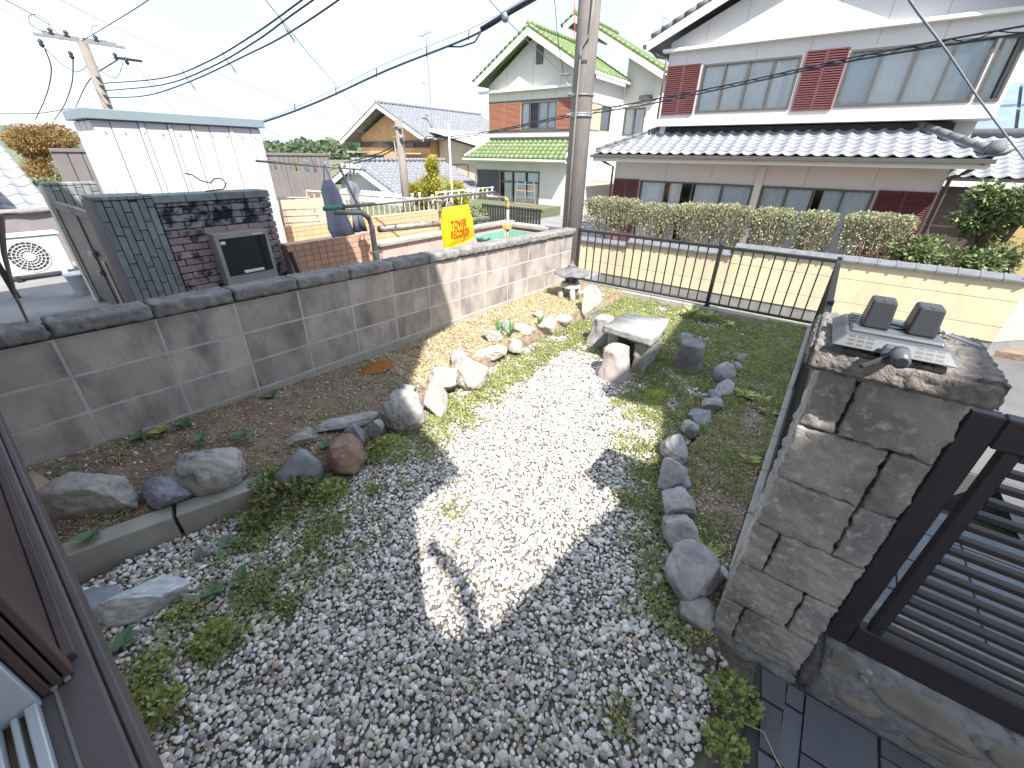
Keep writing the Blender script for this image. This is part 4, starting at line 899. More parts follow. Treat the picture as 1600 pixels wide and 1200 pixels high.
# right-most neighbours
h3 = thing('solar_roof_house', 'pale house with solar panels seen past the corner window on the far right', 'house', (5, 24, -1))
box('wall', 2.6, 9, 24, 30, -1.1, 2.4, M_white, h3, bev=0)
fixn(add('roof', [(2.2, 23.4, 2.2), (9.5, 23.4, 2.2), (9.5, 27, 4.2), (2.2, 27, 4.2), (2.2, 23.4, 2.3), (9.5, 23.4, 2.3), (9.5, 27, 4.3), (2.2, 27, 4.3)], BF, M_grey, h3))
for i in range(5):
    for j in range(2):
        a = 2.7 + i * 1.3; t0 = .12 + j * .42; t1 = t0 + .38
        fixn(add('solar_panel', [(a, 23.4 + 3.6 * t0, 2.36 + 2 * t0), (a + 1.2, 23.4 + 3.6 * t0, 2.36 + 2 * t0), (a + 1.2, 23.4 + 3.6 * t1, 2.36 + 2 * t1), (a, 23.4 + 3.6 * t1, 2.36 + 2 * t1), (a, 23.4 + 3.6 * t0, 2.42 + 2 * t0), (a + 1.2, 23.4 + 3.6 * t0, 2.42 + 2 * t0), (a + 1.2, 23.4 + 3.6 * t1, 2.42 + 2 * t1), (a, 23.4 + 3.6 * t1, 2.42 + 2 * t1)], BF, mat('solar_blue', (.20, .26, .36), None, 3, .2), h3))
box('aircon_box', 2.15, 2.55, 23.6, 23.9, 2.45, 2.8, M_white, h3)
h4 = thing('tiled_outhouse', 'low building with silver tiled roof and dark wall right of the grey house', 'house', (4, 16, -1.1))
box('wall', 1.75, 8, 16.0, 19, -1.1, 1.2, M_brown, h4, bev=0)
Vr = Vector((0, 1.9, .85)); fixn(add('roof_deck', [(1.7, 15.5, 1.24), (8.3, 15.5, 1.24), (8.3, 17.5, 2.12), (1.7, 17.5, 2.12), (1.7, 15.5, 1.30), (8.3, 15.5, 1.30), (8.3, 17.5, 2.18), (1.7, 17.5, 2.18)], BF, M_alu, h4))
tile_field(h4, (1.7, 15.46, 1.31), (1, 0, 0), Vr, 22, 9, .3, .235, M_silver)
MB().tube([(1.7, 17.5, 2.28), (8.3, 17.5, 2.28)], .12, 8).build('ridge', M_silverd, h4, True)
box('eave_fascia', 1.7, 8.3, 15.44, 15.49, 1.10, 1.22, M_whitetrim, h4)

# ------------------------------------------------------------ GREEN-ROOFED HOUSE
gh_ = thing('green_roofed_house', 'white two-storey house with green tiled roofs and terracotta shutters', 'house', (-13, 21, -1.1))
Yg = 19.0; xl, xr = -15.7, -10.3
wall_holes('upper_wall', xl, xr, 2.1, 4.25, Yg, Yg + .15, [(-13.68, -11.72, 2.72, 3.8)], M_white, gh_)
MB().prism([(xl, 4.3), (xr, 4.3), (xr, 4.45), (-13.1, 6.15), (xl, 4.55)], 1, Yg + .02, Yg + .17).build('gable_wall', M_white, gh_)
wall_holes('side_wall', Yg + .151, 22.9, -1.1, 4.6, xr, xr - .15, [(20.6, 21.6, 2.72, 3.7)], M_white, gh_, swap=True)
MB().box(xl, xl + .15, Yg + .171, 26, -1.1, 4.5).box(xl, -8.4, 27, 27.2, -1.1, 4.5).build('rear_walls', M_white, gh_)
box('frieze_ledge', xl - .5, xr + .1, Yg - .22, Yg + .015, 4.24, 4.34, M_whitetrim, gh_)
window(gh_, -13.68, -11.72, 2.72, 3.8, Yg, 4, curt=[(.02, .2, M_curt), (.5, .98, M_curtb)])
for a, b in ((-15.65, -14.7), (-14.66, -13.72), (-11.68, -10.95)): shutter(gh_, a, b, 2.70, 3.82, Yg, M_terra, n=1)
box('shutter_frame', -15.69, -10.9, Yg - .03, Yg, 2.62, 2.695, M_alu, gh_); box('shutter_frame', -15.69, -10.9, Yg - .03, Yg, 3.825, 3.9, M_alu, gh_)
shutter(gh_, 19.25, 20.55, 2.70, 3.74, xr, M_tan, swap=True, slats=False); window(gh_, 20.6, 21.6, 2.72, 3.7, xr, 1, swap=True, curt=[(0, 1, M_curt)])
for x in (-14.5, -13.1, -11.8): box('panel_joint', x - .006, x + .006, Yg - .002, Yg - .0005, 3.91, 4.22, M_joint, gh_, bev=0)
for x, zt in ((-14.6, 5.1), (-13.1, 5.4), (-11.6, 5.1)): box('panel_joint', x - .006, x + .006, Yg + .018, Yg + .0195, 4.35, zt, M_joint, gh_, bev=0)
box('attic_vent', -12.95, -12.58, Yg - .02, Yg + .018, 5.18, 5.86, M_alu, gh_)
# main gable roof
def gable(parent, ax, az, half, sl, ya, yb, mt, name='roof', tilew=.3, tilel=.27, left=True):
    for s in ((-1, 1) if left else (1,)):
        hh = half[0] if s < 0 else half[1]; xe = ax + s * hh; ze = az - hh * sl
        v = [(ax, ya, az - .1), (xe, ya, ze - .1), (xe, yb, ze - .1), (ax, yb, az - .1), (ax, ya, az), (xe, ya, ze), (xe, yb, ze), (ax, yb, az)]
        fixn(add(name + '_slope', v, BF, mt, parent))
        v = [(ax, ya - .04, az - .30), (xe, ya - .04, ze - .30), (xe, ya - .001, ze - .30), (ax, ya - .001, az - .30), (ax, ya - .04, az - .04), (xe, ya - .04, ze - .04), (xe, ya - .001, ze - .04), (ax, ya - .001, az - .04)]
        fixn(add('bargeboard', v, BF, M_whitetrim, parent))
        Vv = Vector((-s * 1, 0, sl)).normalized(); ln_ = hh * math.hypot(1, sl); nr = int(ln_ / tilel); ncl = int((yb - ya) / tilew)
        if s > 0: tile_field(parent, (xe, ya, ze + .02), (0, 1, 0), Vv, ncl, nr, (yb - ya) / ncl, ln_ / nr, mt, joined=True)
        d = Vector((s, 0, -sl)).normalized(); b = MB(); k = 0
        while k * .28 < ln_:
            p = Vector((ax, ya + .05, az + .05)) + d * (k * .28 + .14); b.tube([p - d * .13, p + d * .14], .075, 7, r1=.09); k += 1
        o = b.build('rake_tiles', mt, parent, True); o['kind'] = 'stuff'
        MB().box(min(xe, xe + s * .12), max(xe, xe + s * .12), ya, yb, ze - .12, ze - .02).build('gutter', M_whitetrim, parent)
    b = MB(); k = 0
    while ya + k * .3 < yb: b.tube([(ax, ya + k * .3, az + .1), (ax, ya + k * .3 + .29, az + .1)], .10, 8, r1=.12); k += 1
    o = b.build('ridge_tiles', mt, parent, True); o['kind'] = 'stuff'
gable(gh_, -13.05, 6.42, (3.15, 3.0), .55, 18.45, 23.2, M_grn)
# rear volume
wall_holes('rear_upper_wall', -10.29, -8.45, -1.1, 4.6, 22.9, 23.05, [(-10.15, -9.1, 2.58, 3.72)], M_white, gh_)
MB().prism([(-10.29, 4.6), (-8.45, 4.6), (-8.45, 5.0), (-10.29, 6.0)], 1, 22.92, 23.05).build('rear_gable', M_white, gh_)
MB().box(-8.6, -8.45, 23.051, 27, -1.1, 5.0).build('rear_side_wall', M_white, gh_)
window(gh_, -10.15, -9.1, 2.58, 3.72, 22.9, 2, curt=[(.05, .45, M_curt), (.55, .98, M_curt)])
box('window_hood', -9.4, -8.85, 22.6, 22.895, 4.0, 4.2, M_alu, gh_)
gable(gh_, -13.05, 7.55, (.5, 4.85), .53, 22.3, 27, M_grn)
# lower roof
a0, a1, ya, za, yb, zb = -16.6, -10.55, 18.05, 1.50, 19.0, 2.27
Vg = Vector((0, yb - ya, zb - za)); lg = Vg.length
fixn(add('lower_roof_deck', [(a0, ya, za - .09), (a1, ya, za - .09), (a1, yb, zb - .09), (a0 + .95, yb, zb - .09), (a0, ya, za - .01), (a1, ya, za - .01), (a1, yb, zb - .01), (a0 + .95, yb, zb - .01)], BF, M_grn, gh_))
tile_field(gh_, (a0, ya - .03, za), (1, 0, 0), Vg, 22, 5, (a1 - a0) / 22, lg / 5, M_grn, clip=lambda u, v: u > .95 * v / lg - .05)
MB().tube([(a0 + .02, ya, za + .06), (a0 + .95, yb, zb + .06)], .07, 8).build('hip_ridge', M_whitetrim, gh_, True); MB().tube([(a1, ya, za + .06), (a1, yb, zb + .06)], .06, 8).build('verge_cap', M_whitetrim, gh_, True)
box('top_flashing', a0 + .95, a1, yb - .08, yb - .02, zb + .05, zb + .14, M_alu, gh_)
box('gutter', a0 - .05, a1 + .05, ya - .12, ya - .035, za - .11, za - .03, M_whitetrim, gh_); box('eave_soffit', a0 + .05, a1, ya, 18.7, za - .16, za - .10, M_whitetrim, gh_, bev=0)
wall_holes('lower_wall', -16.3, xr - .151, -1.1, 2.08, 18.7, 18.84, [(-14.75, -12.3, -.9, .95)], M_white, gh_)
box('dark_shutter', -16.28, -14.8, 18.64, 18.695, -.9, .95, mat('dark_grey_shutter', (.09, .09, .10), None, 5, .6), gh_)
window(gh_, -14.75, -12.3, -.9, .95, 18.7, 3, curt=[(.1, .3, M_curt), (.36, .64, M_curt), (.7, .95, M_curt)], transom=.45, fw=.06)
box('room_back', -16, -11, 21, 21.1, -1, 5, M_darkint, gh_, bev=0)
MB().tube([(-16.6, 17.98, 1.42), (-16.5, 18.3, 1.2), (-16.36, 18.62, 1.05), (-16.36, 18.62, -1)], .035, 8).build('downpipe', M_whitetrim, gh_, True)
box('porch_roof', -10.1, -8.3, 19.6, 22.8, .55, .68, M_beige, gh_); MB().tube([(-8.6, 19.7, .55), (-8.6, 19.75, -1)], .04, 8).build('porch_post', M_alu, gh_, True)
box('aircon_unit', -8.75, -8.2, 22.3, 22.85, 2.55, 3.0, M_ac, gh_)
# ladder and dark fence in front
ldr = thing('folding_ladder', 'orange and silver folding ladder standing by the green-roofed house', 'ladder', (-10.5, 15, -.9))
for dx in (-.22, .22):
    MB().tube([(-10.75 + dx - .15, 15, -.9), (-10.75 + dx, 15, .7)], .022, 6).build('ladder_rail', M_galv, ldr); MB().tube([(-10.3 + dx + .1, 15.1, -.9), (-10.4 + dx, 15.05, .72)], .022, 6).build('ladder_rail', M_galv, ldr)
for k in range(6):
    z = -.6 + k * .24; MB().tube([(-10.98, 15, z), (-10.54, 15, z)], .018, 6).tube([(-10.52, 15.07, z), (-10.1, 15.07, z)], .018, 6).build('rung', M_galv if k % 2 else mat('orange_plastic', (.8, .28, .06), None, 4, .5), ldr)
df = thing('dark_fence', 'dark vertical-board fence in front of the green-roofed house', 'fence', (-9, 12, -1))
for i in range(22):
    x = -10.3 + i * .115; box('fence_board', x, x + .08, 12.0, 12.03, -.95, .12, M_black, df, bev=.003)
box('fence_rail', -10.32, -7.75, 12.035, 12.07, .02, .07, M_black, df); box('fence_rail', -10.32, -7.75, 12.035, 12.07, -.8, -.75, M_black, df)

# ------------------------------------------------------------ ORANGE HOUSE
oh = thing('orange_gabled_house', 'orange-walled house with white bargeboards and grey tiled roof in the distance', 'house', (-30, 28, -1))
Yo = 24.6
fixn(MB().prism([(-34.3, -1.6), (-26.1, -1.6), (-26.1, 2.9), (-30.4, 4.4), (-34.3, 2.8)], 1, Yo, Yo + .3).build('gable_wall', M_orange, oh))
MB().box(-26.4, -26.1, Yo + .301, 35, -1.6, 2.6).box(-34.3, -34.0, Yo + .301, 35, -1.6, 2.6).build('side_walls', M_orange, oh)
gable(oh, -30.5, 4.9, (5.3, 4.9), .45, 23.6, 35.5, M_grey, tilew=.34, tilel=.34)
box('dark_beam', -34.4, -26.0, Yo - .12, Yo - .002, 2.05, 2.45, M_brown, oh)
box('window_recess', -34.0, -31.6, Yo - .05, Yo - .001, .1, 1.5, mat('dark_blue_glass', (.10, .12, .15), None, 3, .2), oh); box('canopy', -35.2, -31.4, Yo - 1.0, Yo - .13, 1.65, 1.73, M_beige, oh); box('canopy', -29.5, -26.4, Yo - 1.0, Yo - .13, 1.6, 1.68, M_beige, oh)  # window is a flat dark blue-grey box
box('balcony_window', -29.3, -27.2, Yo - .05, Yo - .001, -.2, 1.4, M_alu, oh)
box('louvre_vent', -28.6, -27.6, Yo - .22, Yo - .121, 2.1, 2.42, M_alu, oh)
wg = [(-25.9, -1.6), (-20.6, -1.6), (-20.6, 1.75), (-25.9, 2.75)]
fixn(MB().prism(wg, 1, Yo + .8, 31).build('wing_wall', M_beige, oh))
fixn(add('wing_roof', [(-26.09, 24.6, 3.1), (-20.0, 24.6, 1.85), (-20.0, 31.5, 1.85), (-26.09, 31.5, 3.1), (-26.09, 24.6, 3.25), (-20.0, 24.6, 2.0), (-20.0, 31.5, 2.0), (-26.09, 31.5, 3.25)], BF, M_whitetrim, oh))
window(oh, -25.3, -23.0, -.2, 1.0, Yo + .8 - .01, 2)
ta = thing('tv_aerial', 'tall thin TV aerial mast rising above the orange house roof', 'aerial', (-26.6, 25.5, 4.2))
ax_, ay_ = -26.6, 25.5
MB().tube([(ax_, ay_, 3.0), (ax_, ay_, 8.9)], .035, 6).build('mast', M_galv, ta)
MB().tube([(ax_ - .6, ay_, 8.75), (ax_ + .45, ay_, 8.9)], .025, 6).tube([(ax_ + .4, ay_ - .2, 8.9), (ax_ + .4, ay_ + .3, 8.9)], .02, 6).tube([(ax_ - .5, ay_ - .3, 8.78), (ax_ - .5, ay_ + .3, 8.78)], .02, 6).build('antenna_arms', M_galv, ta)
MB().tube([(ax_, ay_, 6.1), (ax_ - .45, ay_, 6.15)], .02, 6).build('dish_arm', M_galv, ta); MB().lathe((ax_ - .5, ay_, 6.0), [(.02, 0), (.2, .08), (.22, .25), (.1, .45)], 10).build('dish', M_whitetrim, ta, True)
MB().tube([(ax_, ay_, 4.4), (ax_ + .5, ay_, 3.4)], .015, 5).build('stay', M_galv, ta)
# small gabled house
sh = thing('small_gabled_house', 'low house with grey tiled roof and white bargeboards behind the laundry', 'house', (-21, 15, -1))
k_ = 15.0
fixn(MB().prism([(-23.7, -1.6), (-19.3, -1.6), (-19.3, .15), (-21.6, 1.0), (-23.7, .2)], 1, k_ + .2, k_ + .4).build('gable_wall', M_white, sh)); MB().box(-19.5, -19.3, k_ + .401, 21, -1.6, .1).build('side_wall', M_white, sh)
gable(sh, -21.6, 1.2, (2.6, 3.3), .42, k_ - .3, 21.5, M_grey, tilew=.32, tilel=.3)
fixn(add('porch_deck', [(-22.6, 13.4, -.62), (-15.9, 13.4, -.62), (-15.9, 14.6, -.2), (-22.6, 14.6, -.2), (-22.6, 13.4, -.55), (-15.9, 13.4, -.55), (-15.9, 14.6, -.13), (-22.6, 14.6, -.13)], BF, M_grey, sh))
tile_field(sh, (-22.6, 13.38, -.55), (1, 0, 0), (0, 1.2, .42), 22, 4, .3045, .32, M_silver)
box('porch_wall', -22.4, -16.2, 14.0, 14.2, -1.6, -.42, M_white, sh, bev=0)

# ------------------------------------------------------------ NEIGHBOUR: BRICK WALL, TILED PIERS
bk = thing('brick_wall', 'weathered brick wall with meter box, sooty upper courses, behind the block wall', 'wall', (-5.1, 1.8, -.1))
box('core', -5.20, -5.022, 1.285, 2.30, -.1, 1.19, M_gtjoint, bk, bev=0)
g5 = np.random.default_rng(11)
rh_ = .066; z = -.1 + .0; r_ = 0
while z < 1.17:
    zt = min(z + rh_, 1.19); y = 1.29 - (.1 if r_ % 2 else 0) - g5.uniform(0, .04); sooty = z > .90
    while y < 2.31:
        a = max(y, 1.29); b_ = min(y + .21, 2.315)
        hid = (a > 1.62 and b_ < 2.12 and z > .42 and zt < .88)
        if b_ - a > .03 and not hid:
            key = ('brk', r_ % 4, round(b_ - a, 2), sooty)
            px_ = g5.uniform(0, .006)
            o = box('brick', -5.03, -4.985 + px_, a + .003, b_ - .003, z + .006, zt - .002, M_brickd if sooty else M_brick, bk, bev=.005)
        y += .21
    z += rh_; r_ += 1
for i in range(4): box('top_brick', -5.24, -4.975, 1.285 + i * .258, 1.285 + i * .258 + .252, 1.195, 1.262, M_gtile, bk, bev=.005)
mb_ = thing('meter_box', 'grey framed glass-front meter box mounted on the brick wall', 'meter box', (-4.95, 1.87, .4))
F0 = MB(); y0, y1, z0, z1 = 1.62, 2.13, .40, .90
F0.box(-4.98, -4.84, y0, y0 + .035, z0, z1).box(-4.98, -4.84, y1 - .03, y1, z0, z1).box(-4.98, -4.84, y0 + .035, y1 - .03, z1 - .045, z1).box(-4.98, -4.84, y0 + .035, y1 - .03, z0, z0 + .085).build('frame', M_meter, mb_)
box('back_plate', -4.98, -4.97, y0 + .035, y1 - .03, z0 + .085, z1 - .045, mat('dark_green_back', (.07, .09, .08), None, 3), mb_, bev=0)
box('glass_front', -4.86, -4.852, y0 + .036, y1 - .031, z0 + .086, z1 - .046, M_screen, mb_, bev=0)
box('white_handle', -4.851, -4.825, 1.80, 2.0, .50, .525, M_plas, mb_); box('sticker', -4.8515, -4.850, 1.665, 1.71, .80, .83, M_plas, mb_, bev=0); box('sticker', -4.8395, -4.838, 1.98, 2.08, .864, .876, M_plas, mb_, bev=0)
ca = [(-5.04, 1.62, 1.43), (-5.03, 1.67, 1.42), (-5.01, 1.72, 1.37), (-4.98, 1.79, 1.345), (-4.97, 1.83, 1.385), (-4.95, 1.88, 1.385), (-4.94, 1.91, 1.34), (-4.96, 1.88, 1.29), (-5.0, 1.73, 1.275)]
tag(MB().tube(ca, .006, 6).build('stray_cable', M_wire, None, True), 'black loose cable curling up above the brick wall in front of the white shed', 'cable')
def tiled_pier(label, x0, x1, y0, y1, zt, group, side=None):
    t = thing('tiled_gate_pier', label, 'pier', ((x0 + x1) / 2, (y0 + y1) / 2, -.1), group)
    box('core', x0 + .012, x1 - .012, y0 + .012, y1, -.1, zt - .03, side or M_gtjoint, t, bev=0)
    n = 7; wd = (y1 - y0) / n
    for i in range(n):
        z = -.1; off = [0, .12, .05, .17, .09, .02, .14][i]; z -= off
        while z < zt - .03:
            a = max(z, -.1); b_ = min(z + .235, zt - .032)
            if b_ - a > .02: box('tile', x1 - .013, x1 + g5.uniform(0, .004), y0 + i * wd + .003, y0 + (i + 1) * wd - .003, a + .003, b_ - .003, M_gtile, t, bev=.004)
            z += .235
        box('top_tile', x0, x1 + .004, y0 + i * wd + .002, y0 + (i + 1) * wd - .002, zt - .029, zt, M_gtile, t, bev=.004)
    return t
p1_ = tiled_pier('near grey pier of vertical split tiles joined to the brick wall', -5.32, -4.97, .88, 1.283, 1.27, 'tiled gate piers')
box('side_face', -5.32, -4.972, .872, .891, -.1, 1.238, mat('pier_side', (.20, .19, .19), None, 4), p1_, bev=.002)
p2_ = tiled_pier('far grey tiled pier with a cream side, behind the metal gate', -7.46, -7.3, .93, 1.40, 1.275, 'tiled gate piers')
box('side_face', -7.46, -7.302, .915, .941, -.1, 1.243, mat('cream_side', (.55, .52, .44), None, 3), p2_, bev=.002)
yg_ = thing('metal_gate', 'grey metal folding gate with latch between the two tiled piers', 'gate', (-6.3, 1.0, -.1))
M_gg = mat('taupe_gate_metal', (.16, .15, .145), (.13, .125, .12), 4, .5)
box('stile', -5.45, -5.33, .93, .98, -.05, 1.12, M_gg, yg_); box('stile', -6.32, -6.24, .93, .98, -.05, 1.10, M_gg, yg_); box('stile', -7.28, -7.18, .93, .98, -.05, 1.10, M_gg, yg_); box('stile', -6.42, -6.33, .94, .99, -.05, 1.10, M_gg, yg_)
box('top_rail', -6.239, -5.451, .935, .975, 1.02, 1.10, M_gg, yg_); box('top_rail', -7.179, -6.421, .935, .975, 1.02, 1.10, M_gg, yg_); box('gate_panel', -6.239, -5.451, .945, .965, .0, 1.018, M_alu, yg_); box('gate_panel', -7.179, -6.421, .945, .965, .0, 1.018, M_alu, yg_)
box('latch', -6.30, -6.12, .90, .93, .62, .68, M_galv, yg_); box('latch', -6.30, -6.2, .90, .93, .42, .47, M_galv, yg_); box('lock_plate', -5.52, -5.46, .915, .93, .5, .75, M_black, yg_)
box('brace', -6.0, -5.94, .93, .944, .0, .6, M_beige, yg_)
# air conditioner
acx = -9.3
ac = thing('aircon_unit', 'white outdoor air conditioner unit with round fan grille on the left', 'air conditioner', (-9.5, .75, .0))
box('casing', acx - .30, acx, .38, 1.10, -.02, .50, M_ac, ac, bev=.015); box('lid', acx - .32, acx + .02, .36, 1.12, .502, .53, mat('ac_lid', (.80, .83, .90), None, 3, .4), ac, bev=.008)
cy, cz, rf_ = .70, .235, .205
V = [(acx + .003, cy + rf_ * math.cos(2 * math.pi * k / 40), cz + rf_ * math.sin(2 * math.pi * k / 40)) for k in range(40)]
add('fan_opening', V, [tuple(range(40))], mat('fan_dark', (.10, .10, .12), None, 5), ac)
gr = MB()
for rr in (rf_, .165, .125, .09): gr.tube([(acx + .015, cy + rr * math.cos(t), cz + rr * math.sin(t)) for t in np.linspace(0, 2 * math.pi, 41)], .004, 4, cap=False)
gr.build('grille_ring', M_ac, ac)
for k in range(20):
    a = 2 * math.pi * k / 20; MB().tube([(acx + .017, cy + .05 * math.cos(a), cz + .05 * math.sin(a)), (acx + .015, cy + rf_ * math.cos(a + .15), cz + rf_ * math.sin(a + .15))], .0035, 4).build('grille_bar', M_ac, ac)
MB().lathe((0, 0, 0), [(.06, 0), (.055, .012)], 20)
add('fan_hub', [(acx + .022, cy + .06 * math.cos(2 * math.pi * k / 24), cz + .06 * math.sin(2 * math.pi * k / 24)) for k in range(24)], [tuple(range(24))], M_ac, ac)
box('foot', acx - .28, acx + .03, .45, .51, -.1, -.021, M_black, ac); box('foot', acx - .28, acx + .03, .95, 1.01, -.1, -.021, M_plas, ac)
wl_ = thing('rear_block_wall', 'old dark concrete wall behind the air conditioner', 'wall', (-10.5, 0, -.1))
box('wall', -10.6, -10.45, -6, 1.35, -.1, .70, mat('purple_grey_wall', (.26, .235, .24), (.20, .18, .19), 3, .95, .2, 60), wl_, bev=0); rough_box('coping', -10.66, -10.38, -3, 1.36, .701, .77, M_cope, wl_, seg=.08, amp=.01, fr=4)
fr_ = thing('tiled_house_roof', 'old grey tiled house roof overgrown with ivy on the far left', 'house', (-15, 0, -1))
box('wall', -20, -13.6, -7, 1.6, -1.6, .4, M_white, fr_, bev=0)
fixn(add('roof_deck', [(-13.2, -7, .35), (-13.2, 1.95, .35), (-16.5, 1.3, 1.75), (-16.5, -7, 1.75), (-13.2, -7, .42), (-13.2, 1.95, .42), (-16.5, 1.3, 1.82), (-16.5, -7, 1.82)], BF, M_grey, fr_))
tile_field(fr_, (-13.15, -2.2, .45), (0, 1, 0), (-3.3, 0, 1.4), 13, 9, .3, .38, M_silver)
rb = thing('red_roof_corner', 'red-edged eave corner of a house at the far left edge', 'house', (-12.5, .3, 1.5))
fixn(add('eave', [(-14, -3, 1.95), (-12, -3, 1.55), (-12, .62, 1.55), (-14, .62, 1.95), (-14, -3, 2.08), (-12, -3, 1.68), (-12, .62, 1.68), (-14, .62, 2.08)], BF, mat('red_edge', (.35, .10, .12), None, 3), rb)); box('wall', -14, -12.6, -3, .45, -1, 1.6, M_beige, rb, bev=0); MB().tube([(-11.95, -3, 1.52), (-11.95, .66, 1.52)], .07, 8).build('gutter', M_whitetrim, rb, True)
# posts and twig at left
tag(MB().tube([(-2.90, .20, 1.36), (-2.87, .15, 1.22), (-2.845, .13, 1.14), (-2.83, .11, 1.04), (-2.80, .10, .93)], .011, 7, r1=.005).build('rusty_rod', mat('rusty', (.20, .14, .11), (.11, .09, .08), 20, .9)), 'thin rusty rod dangling above the near end of the block wall', 'rod')
tag(box('pipe_post', -8.35, -8.27, .30, .36, -.1, .62, M_black), 'dark post standing in front of the air conditioner', 'post')
for (x, y, z, lb, m) in [(-7.9, .93, .12, 'white bucket half hidden behind the metal gate', M_plas)]:
    tag(MB().lathe((x, y, -.1), [(.10, 0), (.13, .26), (.14, .26), (.14, .28), (.12, .28)], 16).build('bucket', m, None, True), lb, 'bucket')
# white shed
sh2 = thing('white_shed', 'white ribbed metal storage shed with blue grey roof trim behind the brick wall', 'shed', (-6.8, 2.2, -.1))
x1 = -6.5; ya_, yb_ = 1.41, 3.11; zt_ = 1.88
box('body', x1 - .72, x1 - .012, ya_ + .012, yb_ - .012, -.1, zt_, M_joint, sh2, bev=0)
ed = [ya_, 1.56, 1.80, 1.86, 2.07, 2.12, 2.30, 2.34, 2.50, 2.72, 2.78, 2.98, yb_]
for i, (a, b_) in enumerate(zip(ed, ed[1:])): box('wall_panel', x1 - .012, x1 + (.0 if b_ - a > .1 else .008), a + .004, b_ - .004, -.1, zt_, M_shed, sh2, bev=.002)
for i in range(3): box('side_panel', x1 - .72 + i * .24 + .002, x1 - .72 + (i + 1) * .24 - .015, ya_, ya_ + .011, -.1, zt_, M_shed, sh2, bev=.002)
box('roof_trim', x1 - .76, x1 + .05, ya_ - .05, yb_ + .05, zt_ + .01, zt_ + .105, M_shedr, sh2, bev=.006); box('roof_gap', x1 - .70, x1 - .002, ya_ + .02, yb_ - .02, zt_, zt_ + .01, M_joint, sh2, bev=0)
for yy_ in [ya_ + .08 + .17 * q for q in range(10)]:
    for zz_ in (.35, 1.1, 1.78): box('screw', x1 + .0085, x1 + .014, yy_ - .006, yy_ + .006, zz_ - .006, zz_ + .006, M_joint, sh2, bev=0)
box('door_seam', x1 + .0005, x1 + .003, 2.318, 2.322, 0, zt_, M_joint, sh2, bev=0)
# brown slatted fences
def bfence(label, x, ya, yb, zt, zb, bw_, gap, group, low):
    t = thing('slatted_fence', label, 'fence', (x, (ya + yb) / 2, zb), group); y = ya; k = 0
    while y < yb:
        if low: box('fence_board', x - .01, x + .01, y, y + bw_ - gap, zb + .05, zt - .05, M_bfence, t, bev=.002)
        else: box('fence_board', x - .01, x + .01, y, y + bw_ - gap, zb, zt - .05, M_bfence, t, bev=.002)
        y += bw_; k += 1
    box('cap_rail', x - .03, x + .03, ya - .02, yb + .02, zt - .049, zt, M_bfence, t); box('bottom_rail', x - .03, x + .03, ya, yb + .02, zb, zb + .049, M_bfence, t); box('backing_rail', x - .035, x - .0101, ya, yb, (zt + zb) / 2 + .12, zt - .05, M_bfence, t, bev=0)
    for yy in (ya + .02, (ya + yb) / 2, yb): box('fence_post', x - .09, x - .036, yy - .03, yy + .03, zb - .6, zt - .02, M_bfence, t)
bfence('long brown slatted privacy fence to the right of the white shed', -10, 4.2, 6.15, 1.60, .70, .105, .012, 'brown slatted fences', True)
bfence('short brown slatted fence to the left of the white shed', -10, 1.56, 2.6, 1.62, .60, .17, .012, 'brown slatted fences', True)
tf = thing('apricot_terrace_wall', 'plain apricot wall under the long slatted fence', 'wall', (-9.8, 5.2, -.5)); box('wall', -9.9, -9.75, 3.6, 6.3, -.5, .69, mat('apricot_render', (.62, .44, .33), None, 2, .9), tf, bev=0)
sf = thing('lattice_panel', 'beige metal lattice panel standing beside the laundry', 'lattice panel', (-7.2, 3.7, .3))
MB().tube([(-7.2, 3.45, .3), (-7.25, 3.50, .98), (-7.25, 4.0, .95), (-7.15, 4.12, .3)], .02, 6).build('outer_frame', M_beige, sf)
for k in range(5): MB().tube([(-7.22, 3.5, .4 + k * .1), (-7.18, 4.08, .38 + k * .1)], .009, 5).build('cross_bar', M_steel, sf)
for k in range(12): MB().tube([(-7.3, 3.25 + k * .03, .3), (-7.3, 3.25 + k * .03, .8)], .004, 4).build('lattice_wire', M_steel, sf)
# tiled parapets
def tile_wall(label, x, ya, yb, zt, zb, tw_, th_, m, jm, group, name='tiled_wall', zmin=None):
    t = thing(name, label, 'wall', (x, (ya + yb) / 2, zb), group)
    box('core', x - .14, x - .006, ya, yb, zb, zt - .006, jm, t, bev=0)
    n = int(round((yb - ya) / tw_)); w_ = (yb - ya) / n; z = zt - th_; rows = 0
    while z > (zmin if zmin is not None else zb):
        for i in range(n): box('tile', x - .007, x, ya + i * w_ + .003, ya + (i + 1) * w_ - .003, z + .003, z + th_ - .003, m, t, bev=0)
        z -= th_; rows += 1
    for i in range(n): box('cap_tile', x - .145, x + .004, ya + i * w_ + .002, ya + (i + 1) * w_ - .002, zt - .0055, zt + .012, m, t, bev=.002)
    return t
tile_wall('nearer salmon square-tiled parapet beside the brick wall', -4.85, 2.30, 3.50, .70, -.1, .095, .068, M_salm, M_salj, 'tiled parapets', zmin=.2)
tile_wall('farther apricot tiled parapet in the sun behind the laundry pole', -7.0, 3.24, 6.68, .56, -.5, .145, .075, M_apri, M_salj, 'tiled parapets', zmin=.02)
dp = thing('drain_channel', 'dark ribbed metal channel leaning between brick wall and salmon parapet', 'channel', (-4.9, 2.35, 0)); fixn(MB().tube([(-4.82, 2.31, .64), (-4.76, 2.36, .1)], .025, 6).build('channel', M_black, dp))
pk = thing('pink_panel_wall', 'pale pink panelled wall with concrete top behind the yellow bag', 'wall', (-4.7, 5, -.1))
y = 3.45
while y < 6.25: box('wall_panel', -4.78, -4.70, y + .004, min(y + .42, 6.3) - .004, -.1, .55, M_pink, pk, bev=.003); y += .42
